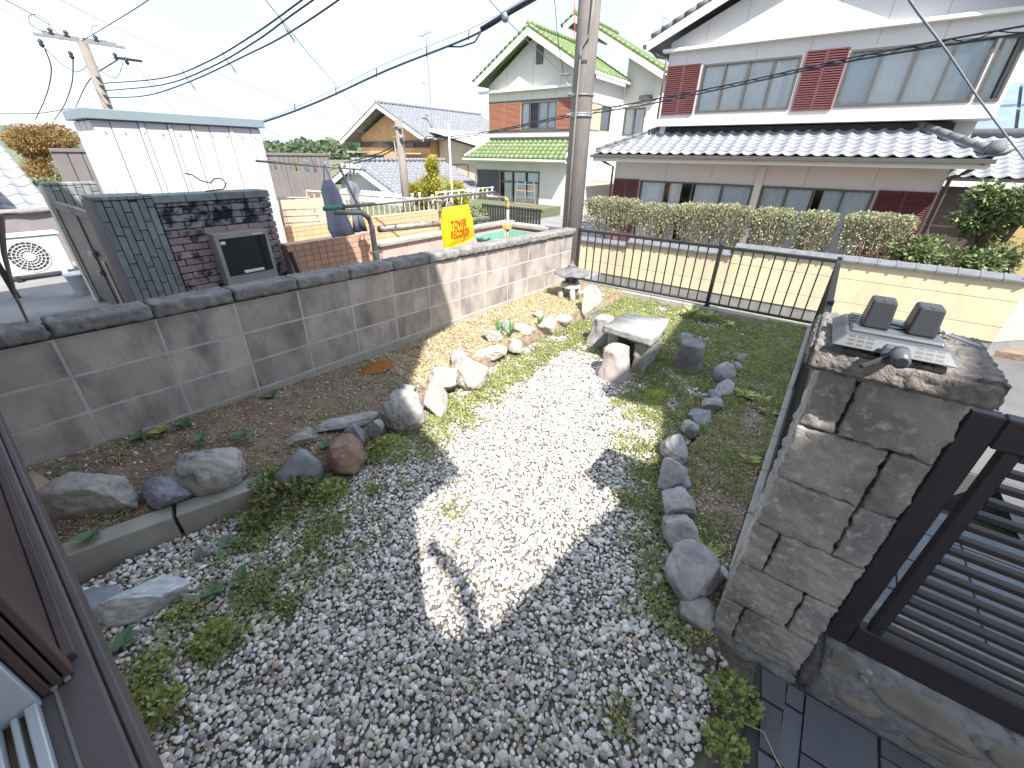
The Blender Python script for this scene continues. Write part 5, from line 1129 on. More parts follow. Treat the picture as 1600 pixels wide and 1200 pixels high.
box('concrete_top', -4.85, -4.66, 3.42, 6.34, .551, .60, M_base, pk, bev=.008); box('core', -4.83, -4.781, 3.45, 6.3, -.1, .55, M_salj, pk, bev=0)
rk = thing('red_panel_wall', 'short red brick-coloured wall with concrete top joining the block wall end', 'wall', (-3.8, 6.35, 0))
for i in range(3): box('wall_panel', -4.63 + i * .42, -4.63 + i * .42 + .412, 6.22, 6.32, -.1, .51, M_redb, rk, bev=.003)
box('concrete_top', -4.655, -3.35, 6.18, 6.38, .511, .57, M_base, rk, bev=.008)
# mint tub
tbb = thing('mint_tub', 'open mint green plastic tub behind the block wall', 'tub', (-4.0, 5.2, .2))
ring = lambda z, e: [(-4.25 - e, 4.80 - e, z), (-3.72 + e, 4.80 - e, z), (-3.72 + e, 5.62 + e, z), (-4.25 - e, 5.62 + e, z)]
V = ring(.2, -.06) + ring(.57, .0) + ring(.57, .025) + ring(.545, .03) + ring(.57, -.02) + ring(.22, -.08); F = []
for a, b_ in ((0, 1), (2, 3), (1, 2), (4, 5), (1, 4)):
    for k in range(4): F.append((a * 4 + k, a * 4 + (k + 1) % 4, b_ * 4 + (k + 1) % 4, b_ * 4 + k))
F += [(0, 1, 2, 3), (20, 21, 22, 23)]; add('tub_shell', V, F, M_aqua, tbb)
# laundry poles
lp1 = thing('laundry_post', 'brown steel laundry post with curved arm, the nearer one behind the block wall', 'post', (-3.6, 2.56, -.1), 'laundry posts')
MB().tube([(-3.6, 2.56, -.1), (-3.6, 2.56, 1.0), (-3.6, 2.54, 1.08), (-3.6, 2.47, 1.135), (-3.6, 2.20, 1.16)], .026, 12).build('post_tube', M_steel, lp1, True); MB().tube([(-3.6, 2.56, .55), (-3.6, 2.56, .78)], .034, 12).build('sleeve', M_steel, lp1, True)
MB().tube([(-3.6, 2.50, .76), (-3.6, 2.64, .755)], .013, 6).build('clamp_bolt', M_rust, lp1); MB().tube([(-3.6, 2.48, 1.10), (-3.62, 2.33, 1.52)], .012, 6).build('hook_arm', M_steel, lp1)
lp2 = thing('laundry_post', 'laundry post with ochre painted bend, the farther one by the mint tub', 'post', (-3.6, 4.73, -.1), 'laundry posts')
MB().tube([(-3.6, 4.73, -.1), (-3.6, 4.73, .99)], .022, 12).tube([(-3.6, 4.68, -.1), (-3.6, 4.68, .80)], .016, 10).build('post_tube', M_steel, lp2, True); MB().tube([(-3.6, 4.73, .991), (-3.6, 4.73, 1.05), (-3.6, 4.71, 1.10), (-3.6, 4.65, 1.13)], .024, 12).build('bend', M_rust, lp2, True); MB().tube([(-3.6, 4.649, 1.13), (-3.6, 4.30, 1.17)], .02, 10).build('arm', M_steel, lp2, True); box('clamp', -3.64, -3.56, 4.66, 4.77, .74, .80, M_rust, lp2)
lb_ = thing('laundry_pole', 'long steel laundry pole carried by the two curved posts', 'laundry pole', (-3.6, 3.3, 1.2))
MB().tube([(-3.6, 2.24, 1.195), (-3.6, 4.44, 1.215)], .016, 12).build('pole_tube', M_steel, lb_, True); MB().tube([(-3.6, 2.10, 1.194), (-3.6, 2.239, 1.195)], .019, 12).build('green_end_cap', mat('green_cap', (.06, .28, .16), None, 3, .5), lb_, True)
MB().tube([(-3.6, 2.26, 1.15), (-3.57, 2.28, 1.22), (-3.63, 2.30, 1.22), (-3.6, 2.31, 1.14)], .012, 6).build('blue_tie', mat('blue_tie', (.08, .3, .5), None, 3, .5), lb_, True)
tag(MB().tube([(-3.66, 3.5, 1.245), (-3.66, 4.5, 1.26)], .009, 8).build('thin_pole', mat('pale_green_tube', (.45, .6, .6), None, 3, .4), None, True), 'thin pale green rod lying along the laundry pole', 'rod')
tag(MB().tube([(-3.75, 2.75, .94), (-3.75, 4.5, .88)], .034, 14).build('drain_pipe', M_steel, None, True), 'thick grey pipe slung low behind the yellow bag', 'pipe')
tag(MB().tube([(-4.2, 4.3, 1.95), (-4.2, 4.3, .6)], .012, 8).build('white_rod', M_plas, None, True), 'upright white thin rod rising behind the laundry pole', 'rod')
tag(MB().tube([(-4.4, 2.0, 1.545), (-4.4, 3.15, 1.455)], .010, 8).build('clothes_rod', M_steel, None, True), 'thin clothes rod with the hanging shirts, farther from the wall', 'laundry pole')
def peg(x, y, z, m, label, group, s=1.0, sw_=0.0):
    t = thing('clothes_peg', label, 'clothes peg', (x, y, z), group)
    MB().tube([(x, y - .010 * s, z + .055 * s), (x, y + .006 * s, z), (x, y + (.004 + sw_) * s, z - .06 * s)], .0075 * s, 6).tube([(x, y + .016 * s, z + .055 * s), (x, y - .006 * s, z), (x, y + (sw_ - .006) * s, z - .06 * s)], .0075 * s, 6).build('peg_arms', m, t, True)
colr = {'white': M_plas, 'yellow': mat('peg_yellow', (.85, .65, .1), None, 3, .4), 'pale blue': mat('peg_blue', (.45, .70, .80), None, 3, .4), 'pink': mat('peg_pink', (.85, .45, .5), None, 3, .4)}
ordn = ['first', 'second', 'third', 'fourth', 'fifth', 'sixth', 'seventh', 'eighth', 'ninth', 'tenth', 'eleventh', 'twelfth', 'thirteenth', 'fourteenth', 'fifteenth', 'sixteenth', 'seventeenth', 'eighteenth', 'nineteenth', 'twentieth']
np_ = [(2.72, 'white'), (2.86, 'pale blue'), (3.10, 'white'), (3.20, 'white'), (3.38, 'white'), (3.44, 'yellow'), (3.58, 'white'), (3.66, 'white'), (3.80, 'white'), (3.96, 'white'), (4.04, 'white'), (4.14, 'white'), (4.22, 'yellow'), (4.30, 'white'), (4.40, 'white')]
for i, (y, c) in enumerate(np_): peg(-3.6, y, 1.205 + .008 * (y - 2.2) - (.03 if i % 3 == 1 else 0), colr[c], '%s clothes peg, %s from the green cap on the near laundry pole' % (c, ordn[i]), 'pegs on the near laundry pole', .95, random.uniform(-.02, .03))
fp_ = [(2.17, 'white'), (2.36, 'yellow'), (2.45, 'white'), (2.48, 'white'), (2.56, 'pink'), (2.67, 'pale blue'), (2.87, 'white'), (2.93, 'white'), (2.98, 'white'), (3.03, 'white'), (3.08, 'pale blue')]
for i, (y, c) in enumerate(fp_): peg(-4.4, y, 1.53 - .078 * (y - 2.15), colr[c], '%s clothes peg, %s from the shed end of the far clothes rod' % (c, ordn[i]), 'pegs on the far clothes rod', .9, random.uniform(-.02, .03))
# shirts
def cloth(name, x, pts_left, pts_right, m, label, seed):
    n = len(pts_left); V = []; F = []; k = 10
    for i in range(n):
        (ya, za), (yb, zb) = pts_left[i], pts_right[i]
        for j in range(k + 1):
            t = j / k; V.append((x + .018 * math.sin(t * 9 + seed + i * .3) * (i / n + .3), ya + (yb - ya) * t, za + (zb - za) * t))
    for i in range(n - 1):
        for j in range(k): a = i * (k + 1) + j; F.append((a, a + 1, a + k + 2, a + k + 1))
    o = add(name, V, F, m, None, True); md = o.modifiers.new('s', 'SOLIDIFY'); md.thickness = .004
    for f_ in (.15, .85):
        ya, yb = pts_left[0][0], pts_right[0][0]; yy = ya + (yb - ya) * f_; MB().tube([(x, yy, pts_left[0][1] - .02), (x, (ya + yb) / 2 + (f_ - .5) * .03, 1.50)], .006, 5).build('shoulder_strap', m, o)
    tag(o, label, 'clothing', 'clothes hanging on the far rod')
cloth('hanging_shirt', -4.4, [(2.62, 1.37), (2.57, 1.28), (2.575, 1.20), (2.57, 1.0), (2.56, .90), (2.60, .80)], [(2.72, 1.37), (2.78, 1.28), (2.80, 1.20), (2.84, 1.0), (2.88, .88), (2.90, .80)], M_blue, 'blue grey sleeveless garment hanging from the far clothes rod', 1)
cloth('hanging_shirt', -4.4, [(2.90, 1.36), (2.88, 1.28), (2.91, 1.2), (2.90, 1.0), (2.88, .82)], [(3.0, 1.34), (3.05, 1.26), (3.0, 1.18), (3.02, 1.0), (3.05, .82)], M_greyc, 'dark grey tank top hanging beside the blue garment', 4)
# yellow bag
bg_ = thing('shopping_bag', 'bright yellow plastic shopping bag with red lettering hanging from the laundry pole', 'bag', (-3.58, 3.75, .9))
def bagx(y, z):
    t = (1.10 - z) / (1.10 - .69); yl = 3.50 - .04 * math.sin(t * 2.4) + .02 * t; yr = 3.93 + .10 * math.sin(t * 1.6); u = min(.999, max(.001, (y - yl) / (yr - yl)))
    return -3.585 + .004 + .055 * math.sin(math.pi * u) ** .6 * (max(0, math.sin(math.pi * min(1, t * 1.02))) ** .7 + .1) + .010 * noise.noise(Vector((y * 9, z * 9, 1)))
def bagmesh():
    V = []; F = []; n = 17; mz = 15
    for s in (1, -1):
        for i in range(mz):
            t = i / (mz - 1)
            for j in range(n):
                u = j / (n - 1)
                yl = 3.50 - .04 * math.sin(t * 2.4) + (.02 * t); yr = 3.93 + .10 * math.sin(t * 1.6)
                y = yl + (yr - yl) * u; zt = 1.10 + .005 * u; zb = .645 + .06 * abs(u - .18) ** .8 + (0.02 if u > .8 else 0)
                z = zt + (zb - zt) * t
                bulge = .055 * math.sin(math.pi * u) ** .6 * (math.sin(math.pi * min(1, t * 1.02)) ** .7 + .1)
                V.append((-3.585 + s * (.004 + bulge) + .010 * noise.noise(Vector((y * 9, z * 9, s))), y, z))
    q = n * mz
    for s in (0, 1):
        for i in range(mz - 1):
            for j in range(n - 1): a = s * q + i * n + j; F.append((a, a + 1, a + n + 1, a + n) if s else (a, a + n, a + n + 1, a + 1))
    for i in range(mz - 1):
        for j in (0, n - 1): a = i * n + j; F.append((a, a + n, q + a + n, q + a))
    for j in range(n - 1): a = (mz - 1) * n + j; F.append((a, a + 1, q + a + 1, q + a))
    return add('bag_body', V, F, M_bag, bg_, True)
bagmesh()
for y in (3.56, 3.80): MB().tube([(-3.585, y, 1.08), (-3.59, y + .03, 1.16), (-3.60, y + .045, 1.21)], .004, 6).build('bag_handle', mat('clear_plastic', (.8, .8, .75), None, 3, .3), bg_, True)
cr_, sr_ = math.cos(R(4)), math.sin(R(4))
for body, y, z, s_ in (('TOWER', 3.575, .870, .125), ('RECORDS', 3.565, .762, .125)):
    to = text_obj('printed_lettering', body, s_, (-3.505, y, z), (0, cr_, sr_), (0, -sr_ * .3, 1), M_red, bg_, 0, sx=.50)
    for v in to.data.vertices: v.co.x = bagx(y + v.co.y, z + v.co.z) + .0115 + 3.505
tag(MB().lathe((-3.66, 3.66, 1.06), [(.07, 0), (.075, .05), (.05, .10), (.01, .12)], 12).build('hanging_cloth', mat('brown_cloth', (.16, .13, .13), None, 9), None, True), 'small dark cloth hanging just behind the yellow bag', 'cloth')
# back-yard railing beyond apricot wall
br = thing('yard_railing', 'pale metal yard railing sloping behind the apricot tiled wall', 'railing', (-8, 7, 0))
MB().tube([(-8.2, 4.5, .98), (-8.0, 7.8, .62)], .025, 6).build('top_rail', M_beige, br)
for k in range(24):
    t = k / 24; MB().tube([(-8.2 + .2 * t, 4.5 + 3.3 * t, .97 - .36 * t), (-8.2 + .2 * t, 4.5 + 3.3 * t, .3 - .36 * t)], .012, 5).build('bar', M_beige, br)

# ------------------------------------------------------------ UTILITY POLES AND WIRES
up_ = thing('utility_pole', 'large smooth concrete utility pole at the corner beyond the block wall', 'utility pole', (-3.28, 5.95, -1.1))
MB().tube([(-3.28, 5.95, -1.2), (-3.28, 5.95, 8.0)], .155, 28, r1=.125).build('shaft', M_pole, up_, True)
for z, h in ((2.12, .018), (2.33, .012)): MB().lathe((-3.28, 5.95, z), [(.156, 0), (.158, 0), (.158, h), (.156, h)], 28).build('band', M_galv, up_, True)
MB().lathe((-3.28, 5.95, 2.085), [(.150, 0), (.1565, .0), (.1565, .035), (.150, .035)], 28).build('band', M_galv, up_, True)
MB().tube([(-3.34, 5.79, 2.11), (-3.40, 5.78, 2.11)], .02, 8).build('band_buckle', M_galv, up_); MB().tube([(-3.34, 5.79, 2.34), (-3.41, 5.80, 2.34)], .02, 8).build('band_buckle', M_galv, up_)
MB().tube([(-3.14, 5.80, 3.4), (-3.16, 5.80, 2.95), (-3.26, 5.785, 2.82), (-3.27, 5.785, 1.9), (-3.265, 5.782, .2)], .014, 8).build('conduit', M_pole, up_, True)
MB().tube([(-3.42, 5.83, 2.56), (-3.55, 5.80, 2.57)], .012, 6).tube([(-3.42, 5.84, 2.50), (-3.46, 5.82, 2.47), (-3.42, 5.83, 2.44)], .010, 6).build('wire_bracket', M_galv, up_)
MB().tube([(-3.43, 5.83, 3.28), (-3.36, 5.79, 2.9)], .006, 5).build('red_tag_wire', mat('red_wire', (.5, .1, .12), None, 3), up_)
mpz = thing('old_utility_pole', 'short old concrete pole in front of the orange house', 'utility pole', (-13, 10.9, -1))
MB().tube([(-13.0, 10.9, -1.2), (-13.0, 10.9, 2.62)], .16, 14, r1=.13).build('shaft', M_polef, mpz, True)
MB().tube([(-13.3, 10.85, 2.1), (-12.7, 10.85, 2.12)], .03, 6).tube([(-13.2, 10.75, 2.4), (-12.8, 10.75, 2.42)], .02, 6).build('bracket', M_galv, mpz)
for dz in (0, .14): MB().lathe((-12.82, 10.8, 2.05 + dz * 2), [(.02, 0), (.06, .03), (.06, .08), (.02, .11)], 8).build('insulator', M_galv, mpz, True)
MB().tube([(-13.15, 10.75, 2.0), (-13.1, 10.74, 1.6), (-12.98, 10.74, 1.1), (-12.98, 10.74, 0)], .02, 6).build('conduit', M_galv, mpz, True)
fp = thing('far_utility_pole', 'tall leaning-looking utility pole with crossarms and insulators, upper left', 'utility pole', (-23.9, 5.9, -1.5))
bx_, by_ = -23.9, 5.87
MB().tube([(bx_, by_, -1.5), (bx_, by_, 5.0)], .19, 14, r1=.15).build('shaft', M_polef, fp, True); MB().tube([(bx_, by_, 5.0), (bx_, by_, 6.4)], .035, 8).build('top_pipe', M_plas, fp)
MB().box(bx_ - .05, bx_ + .05, 4.62, 7.1, 4.98, 5.06).box(bx_ - .2, bx_ - .1, 4.9, 6.9, 5.08, 5.15).build('crossarm', M_galv, fp); MB().box(bx_ - .05, bx_ + .05, 6.7, 7.5, 4.62, 4.7).build('switch_arm', M_black, fp)
MB().tube([(bx_, 5.2, 6.45), (bx_, 6.0, 6.35)], .025, 6).build('top_arm', M_galv, fp)
for y, z in ((4.72, 4.78), (5.4, 4.55), (6.7, 4.7), (7.0, 4.6), (5.1, 5.15), (6.3, 5.15), (5.5, 5.15)): MB().lathe((bx_, y, z), [(.03, -.12), (.08, -.05), (.05, 0), (.08, .05), (.03, .12)], 8).build('insulator', M_black, fp, True)
for z in (3.1, 3.4, 3.7, 3.95): MB().box(bx_ + .1, bx_ + .3, by_ - .05, by_ + .05, z, z + .06).build('bracket', M_galv, fp)
MB().box(bx_ - .1, bx_ + .5, 5.3, 6.6, 2.55, 2.7).build('lower_arm', M_black, fp); MB().lathe((bx_ + .3, 5.6, 2.7), [(.1, 0), (.14, .1), (.1, .35)], 8).build('small_transformer', M_galv, fp, True)
for (a, b_) in (((bx_, 4.7, 4.75), (bx_, 5.9, 4.5)), ((bx_, 5.9, 4.5), (bx_, 6.9, 4.6))):
    A = Vector(a); Bv = Vector(b_); MB().tube([A.lerp(Bv, t) - Vector((0, 0, .55 * math.sin(math.pi * t))) for t in np.linspace(0, 1, 9)], .012, 5).build('jumper_wire', M_wire, fp)
for yy in (4.9, 6.5):
    MB().tube([(bx_, yy + .25 * math.cos(t), 5.35 + .22 * math.sin(t)) for t in np.linspace(0, 5.2, 14)], .010, 5).build('jumper_loop', M_wire, fp)
def smooth_pts(P, k=6):
    P = [Vector(p) for p in P]; 
    if len(P) < 3: return P
    out = []
    Q = [P[0] * 2 - P[1]] + P + [P[-1] * 2 - P[-2]]
    for i in range(1, len(Q) - 2):
        for j in range(k):
            t = j / k; p0, p1, p2, p3 = Q[i - 1], Q[i], Q[i + 1], Q[i + 2]
            out.append(.5 * ((2 * p1) + (p2 - p0) * t + (2 * p0 - 5 * p1 + 4 * p2 - p3) * t * t + (3 * p1 - p0 - 3 * p2 + p3) * t ** 3))
    out.append(P[-1]); return out
def wire(pts, r, label, m=None, group=None, name='overhead_wire'):
    return tag(MB().tube(smooth_pts(pts), r, 5).build(name, m or M_wire, None, True), label, 'wire', group)
W = {
'a': [(-23.75, 5.98, 3.78), (-17.4, 5.86, 3.49), (-14.03, 5.84, 3.6), (-11.58, 5.8, 3.81), (-9.7, 5.72, 4.0), (-7.9, 5.57, 4.18), (-4, 5.3, 4.7)],
'b': [(-23.75, 5.96, 3.55), (-17.66, 5.89, 3.35), (-14.13, 5.91, 3.5), (-11.52, 5.89, 3.75), (-9.94, 5.83, 3.94), (-7.82, 5.69, 4.16), (-4, 5.5, 4.7)],
'c': [(-23.75, 5.95, 3.33), (-19.49, 5.94, 3.18), (-15.85, 6.02, 3.34), (-12.68, 6.09, 3.61), (-10.54, 6.11, 3.81), (-7.61, 5.97, 4.15), (-4, 5.9, 4.75)]}
wire(W['a'], .017, 'top one of three cables swooping up from the upper left pole', M_wire, 'three swooping cables'); wire(W['b'], .017, 'middle one of three cables swooping up from the upper left pole', M_wire, 'three swooping cables'); wire(W['c'], .017, 'lowest one of three cables swooping up from the upper left pole', M_wire, 'three swooping cables')
for i, (x, za, zc) in enumerate([(-15.9, 3.53, 3.33), (-13.2, 3.66, 3.52), (-10.3, 3.92, 3.83)]):
    tag(MB().tube([(x, 5.86, za + .08), (x, 5.95, zc - .02), (x + .15, 6.0, zc - .22), (x - .1, 6.03, zc + .02)], .010, 5).build('spacer_loop', M_wire, None, True), '%s small spacer loop joining the three cables, counted from the pole' % ordn[i], 'spacer', 'cable spacers')
main = [(-7.6, 2.55, 1.72), (-6.85, 3.28, 1.96), (-6.21, 3.88, 2.24), (-5.42, 4.45, 2.59), (-4.42, 4.98, 2.91), (-3.89, 5.16, 3.11), (-3.43, 5.27, 3.27), (-2.6, 5.4, 3.6)]
mess = [(-7.6, 2.55, 1.74), (-6.84, 3.29, 1.985), (-6.19, 3.88, 2.29), (-5.39, 4.43, 2.66), (-4.39, 4.95, 2.98), (-3.86, 5.12, 3.16), (-3.55, 5.19, 3.29), (-2.6, 5.35, 3.66)]
wire(main, .013, 'thick black service cable slanting up from the shed across the sky'); wire(mess, .004, 'thin support wire running just above the thick slanting cable', M_wireb)
fx = thing('cable_joint', 'black cable splice with clamps on the thick slanting cable', 'cable fitting', (-4.0, 5.1, 3.05))
MB().tube([(-4.27, 5.03, 2.98), (-3.62, 5.24, 3.24)], .026, 8).build('splice_sleeve', M_wire, fx, True); MB().lathe((-3.97, 5.13, 3.08), [(.03, -.05), (.045, -.02), (.045, .03), (.03, .05)], 8).build('clamp', M_galv, fx, True)
MB().tube([(-4.25, 5.03, 2.97), (-4.35, 5.0, 2.86), (-4.52, 4.93, 2.82), (-4.72, 4.86, 2.83)], .010, 6).build('drip_loop', M_wire, fx, True)
for i, t in enumerate((.12, .25, .37, .5, .6)):
    j = t * 5; a = Vector(main[1 + int(j)]).lerp(Vector(main[2 + int(j)]), j % 1); tag(MB().tube([a + Vector((0, 0, .07)), a - Vector((.02, 0, .025))], .007, 5).build('cable_hanger', M_wire), '%s small hanger ring on the slanting cable, counted from the shed' % ordn[i], 'hanger', 'cable hangers')
wire([(-9.5, 4.8, 4.44), (-10.31, 5.46, 4.41), (-12.58, 7.39, 4.28), (-15.0, 9.58, 4.04), (-20.89, 15.39, 3.24), (-25.6, 20, 2.8)], .010, 'thin wire falling from the top centre-left to the orange house')
wire([(-19.44, 3.03, 5.2), (-20.35, 3.62, 5.21), (-21.89, 4.63, 5.09), (-23.5, 5.2, 5.06)], .012, 'thin wire from the top left corner to the far pole crossarm')
wire([(-29.21, 4.71, 6.59), (-29.07, 6.1, 5.85), (-28.86, 7.36, 5.19), (-28.33, 9.52, 4.2), (-27.3, 12.36, 3.07), (-26.8, 13.9, 2.4)], .012, 'long thin wire passing behind the far pole down to the right', M_wireb)
wire([(-19.19, 4.12, 5.45), (-19.64, 4.67, 5.33), (-20.44, 5.87, 5.09), (-21.8, 8.66, 4.5), (-22.79, 12.54, 3.74), (-23.14, 15.71, 2.89), (-25, 20, 2.3)], .010, 'thin wire from the top left crossing above the three cables', M_wireb)
wire([(-14.6, 5.59, 5.03), (-17.34, 5.69, 5.01), (-23.8, 5.86, 5.02)], .012, 'wire running from the pole top up to the top edge')
wire([(-19.88, 2.03, 2.42), (-21.56, 3.47, 2.59), (-22.69, 4.6, 2.84), (-23.7, 5.5, 2.7)], .012, 'nearly level wire from the left edge to the far pole foot')
wire([(-23.7, 4.72, 4.62), (-27.14, 5.32, 4.35), (-32.22, 5.73, 3.8), (-39.51, 6.1, 3.06)], .022, 'leftmost of three wires dropping from the far pole crossarm', None, 'dropping wires'); wire([(-23.7, 5.4, 4.5), (-28.68, 6.12, 4.11), (-33.96, 6.56, 3.55), (-39.38, 6.87, 3.07)], .022, 'middle of three wires dropping from the far pole crossarm', None, 'dropping wires'); wire([(-23.7, 6.7, 4.6), (-29.09, 6.87, 4.34), (-39.12, 8.05, 3.79)], .022, 'rightmost of three wires dropping from the far pole crossarm', None, 'dropping wires')
wire([(-23.8, 7.2, 4.6), (-24.5, 7.9, 3.6), (-25.2, 8.9, 2.6)], .010, 'thin pale wire falling from the switch arm behind the shed', M_wireb)
wire([(-16.5, 6.5, 2.1), (-18.08, 8.55, 2.06), (-18.93, 10.06, 1.97), (-21.26, 14.96, 1.68), (-24, 20, 1.6)], .009, 'thin low wire just above the hills right of the shed', M_wireb)
wa = [(-12.9, 10.85, 1.97), (-10.6, 10.81, 2.11), (-9.2, 11.16, 2.24), (-6.77, 11.48, 2.59), (-4.72, 11.45, 2.79), (-2.54, 11.05, 2.98), (-.57, 10.21, 3.12), (1.27, 8.79, 3.08)]
wb = [(x, y, z - (.06 + .02 * math.sin(i * 2))) for i, (x, y, z) in enumerate(wa)]
wire(wa, .014, 'upper one of the paired cables crossing both house fronts', None, 'paired cables'); wire(wb, .014, 'lower one of the paired cables crossing both house fronts', None, 'paired cables')
SA = smooth_pts(wa, 14); SB = smooth_pts(wb, 14)
tag(MB().tube([SA[i].lerp(SB[i], .5 + .5 * math.sin(i * 1.9)) for i in range(len(SA))], .007, 4).build('lashing_wire', M_wire), 'thin lashing wire wound round the paired cables', 'wire')
wire([(-.6, 3.4, 3.0), (-.13, 4.39, 2.61), (.27, 5.01, 2.33), (.7, 5.63, 2.01), (1.59, 6.81, 1.37), (2.3, 7.8, .8)], .008, 'thick grey stay cable slanting down across the right house', mat('stay_grey', (.22, .26, .32), None, 3, .5))
wire([(-3.0, 3.2, 2.9), (-3.11, 3.71, 2.86), (-3.28, 4.47, 2.75), (-3.44, 5.81, 2.52)], .004, 'thin wire reaching the big pole in front of the green gable', M_wireb); wire([(-3.0, 4.4, 3.3), (-3.14, 4.89, 3.12), (-3.36, 5.38, 2.85), (-3.46, 5.7, 2.62), (-3.5, 5.8, 2.58)], .004, 'thin drooping wire just left of the big pole')
wire([(-12.95, 10.8, 2.0), (-14.48, 11.01, 1.61), (-22.27, 13.4, .9)], .02, 'upper cable from the old pole down to the left', None, 'cables left of the old pole'); wire([(-12.95, 10.8, 1.9), (-14.51, 11.01, 1.5), (-22.28, 13.37, .75)], .02, 'lower cable from the old pole down to the left', None, 'cables left of the old pole')

# ------------------------------------------------------------ BUSHES AND TREES
bush = [(-5.29, -3.95, .76), (-3.9, -3.02, .70), (-2.96, -2.2, .76), (-2.25, -1.47, .78), (-1.42, -.70, .77), (-.64, -.02, .77), (.08, 1.1, .81)]
nm = ['first (nearest the utility pole)', 'second from the utility pole', 'third from the utility pole', 'fourth from the utility pole', 'fifth from the utility pole', 'sixth from the utility pole', 'seventh and widest, next to the leafy shrub']
for i, (xa, xb, zt) in enumerate(bush):
    t = thing('clipped_bush', 'clipped twiggy bush behind the yellow wall, ' + nm[i], 'bush', ((xa + xb) / 2, 10.3, -1.0), 'row of clipped bushes')
    cx = (xa + xb) / 2; hw = (xb - xa) / 2 + .02; n = int(3900 * hw / .5)
    g = np.random.default_rng(100 + i)
    u = g.uniform(-1, 1, n); z = zt - .84 + .82 * g.beta(2.4, 1.0, n); z = np.minimum(z, zt - .10 * np.abs(u) ** 3 + .03 * np.sin(u * 9 + i))
    prof = np.clip(.62 + .5 * (z - (zt - .86)) / .5, .45, 1); x = cx + u * (hw - .035) * prof; y = 10.3 + g.uniform(-1, 1, n) * .30 * prof
    P = np.stack([x, y, z], 1); D = P - np.array([cx, 10.3, zt - .5]); D /= np.linalg.norm(D, axis=1)[:, None]
    leafobj('foliage', P, D, .050, LF_hedge, t, aspect=.6, jit=.8)
    b = MB(); 
    for k in range(26):
        a = g.uniform(-1, 1); b0 = Vector((cx + a * hw * .35, 10.3 + g.uniform(-.08, .08), -1.0)); e = Vector((cx + g.uniform(-1, 1) * hw * .9, 10.3 + g.uniform(-.25, .25), zt - g.uniform(.05, .3))); m__ = b0.lerp(e, .5) + Vector((g.uniform(-.08, .08), 0, -.05)); b.tube([b0, m__, e], .013, 5, r1=.004)
    for k in range(60):
        p = Vector(P[g.integers(0, n)]); b.tube([p - Vector((g.uniform(-.05, .05), .02, .16)), p], .004, 3)
    b.build('stems', M_twig, t)
def tree(name, label, cat, base, crowns, mt, lm_, size, n, trunk=True, group=None, seed=0, parts=None, flat=None, tr=.07):
    t = thing(name, label, cat, base, group); g = np.random.default_rng(seed)
    P = []; D = []
    for (c, r, k) in crowns:
        p, d = crown_pts(c, r, int(n * k), lumps=12, seed=seed + len(P)); P.append(p); D.append(d)
    P = np.concatenate(P); D = np.concatenate(D); leafobj('crown', P, D, size, lm_, t, aspect=.5, jit=.6)
    if trunk:
        b = MB(); B0 = Vector(base)
        for (c, r, k) in crowns:
            C_ = Vector(c); b.tube([B0, B0.lerp(C_, .5) + Vector((.04, 0, -.05)), C_], tr, 7, r1=tr * .35)
            for q in range(8): e = C_ + Vector((g.uniform(-.8, .8) * r[0], g.uniform(-.8, .8) * r[1], g.uniform(-.5, .8) * r[2])); b.tube([B0.lerp(C_, .7), C_.lerp(e, .6), e], tr * .3, 4, r1=.004)
        b.build('trunk', M_bark, t)
    return t
tree('broadleaf_shrub', 'large loose green shrub overhanging the yellow wall on the right', 'shrub', (2.0, 10.4, -.3), [((1.35, 10.1, .30), (.55, .45, .46), .35), ((1.95, 10.4, .75), (.55, .45, .42), .3), ((2.35, 10.3, 1.15), (.55, .45, .42), .3), ((2.2, 10.2, .2), (.55, .4, .3), .25), ((1.75, 10.4, 1.15), (.35, .3, .22), .1)], None, LF_hedgeb, .085, 6500, seed=5)
tree('reddish_shrub', 'small shrub with reddish leaves between bush row and big shrub', 'shrub', (1.2, 10.2, -.3), [((1.18, 10.1, .22), (.22, .25, .30), 1)], None, LF_red, .05, 1500, seed=8, tr=.02)
tree('corner_shrub', 'yellow green shrub at the extreme right beyond the wall corner', 'shrub', (3.4, 11.8, -.3), [((3.3, 11.6, .7), (.7, .6, .8), 1)], None, LF_gold, .09, 3000, seed=9)
ow = thing('ochre_shed_wall', 'ochre wall piece seen behind the shrub at the right edge', 'wall', (3.4, 12.8, -1)); box('wall', 2.6, 5, 12.7, 12.9, -1.1, .55, mat('ochre', (.55, .38, .17), None, 2), ow, bev=0)
tree('golden_shrub_tree', 'yellow green rounded garden tree in front of the orange house', 'tree', (-12.9, 12.3, -1), [((-13.3, 12.2, .45), (.95, .8, .75), .45), ((-12.0, 12.2, .3), (.85, .7, .65), .4), ((-12.9, 12.2, 1.15), (.4, .4, .45), .15), ((-13.9, 12.3, .1), (.6, .6, .6), .2)], None, LF_gold, .07, 15000, seed=12)
tree('orange_leaved_tree', 'broad round tree with orange leaves left of the white shed', 'tree', (-20, 3.0, -1), [((-20, 3.05, 1.45), (1.3, 1.15, .85), .7)], None, LF_orng, .075, 26000, seed=14)
tree('grey_leaved_tree', 'pale greyish leafy tree in front of the orange tree', 'tree', (-17.5, 3.0, -1), [((-17.5, 3.05, 1.12), (.8, .62, .6), .7), ((-17.8, 2.5, .45), (.9, .6, .5), .5)], None, LF_pale, .065, 12000, seed=15)
tree('ivy_clump', 'dark green ivy and scrub under the orange tree', 'shrub', (-15.5, 1.9, 0), [((-15.6, 2.1, .6), (.6, .55, .4), 1)], None, LF_hedgeb, .08, 3500, seed=16)
tree('balcony_hedge', 'low dark green hedge behind the dark fence', 'hedge', (-8.8, 8.2, -1), [((-7.9, 8.6, .15), (.9, .4, .35), 1)], None, LF_hedgeb, .07, 3500, seed=17)
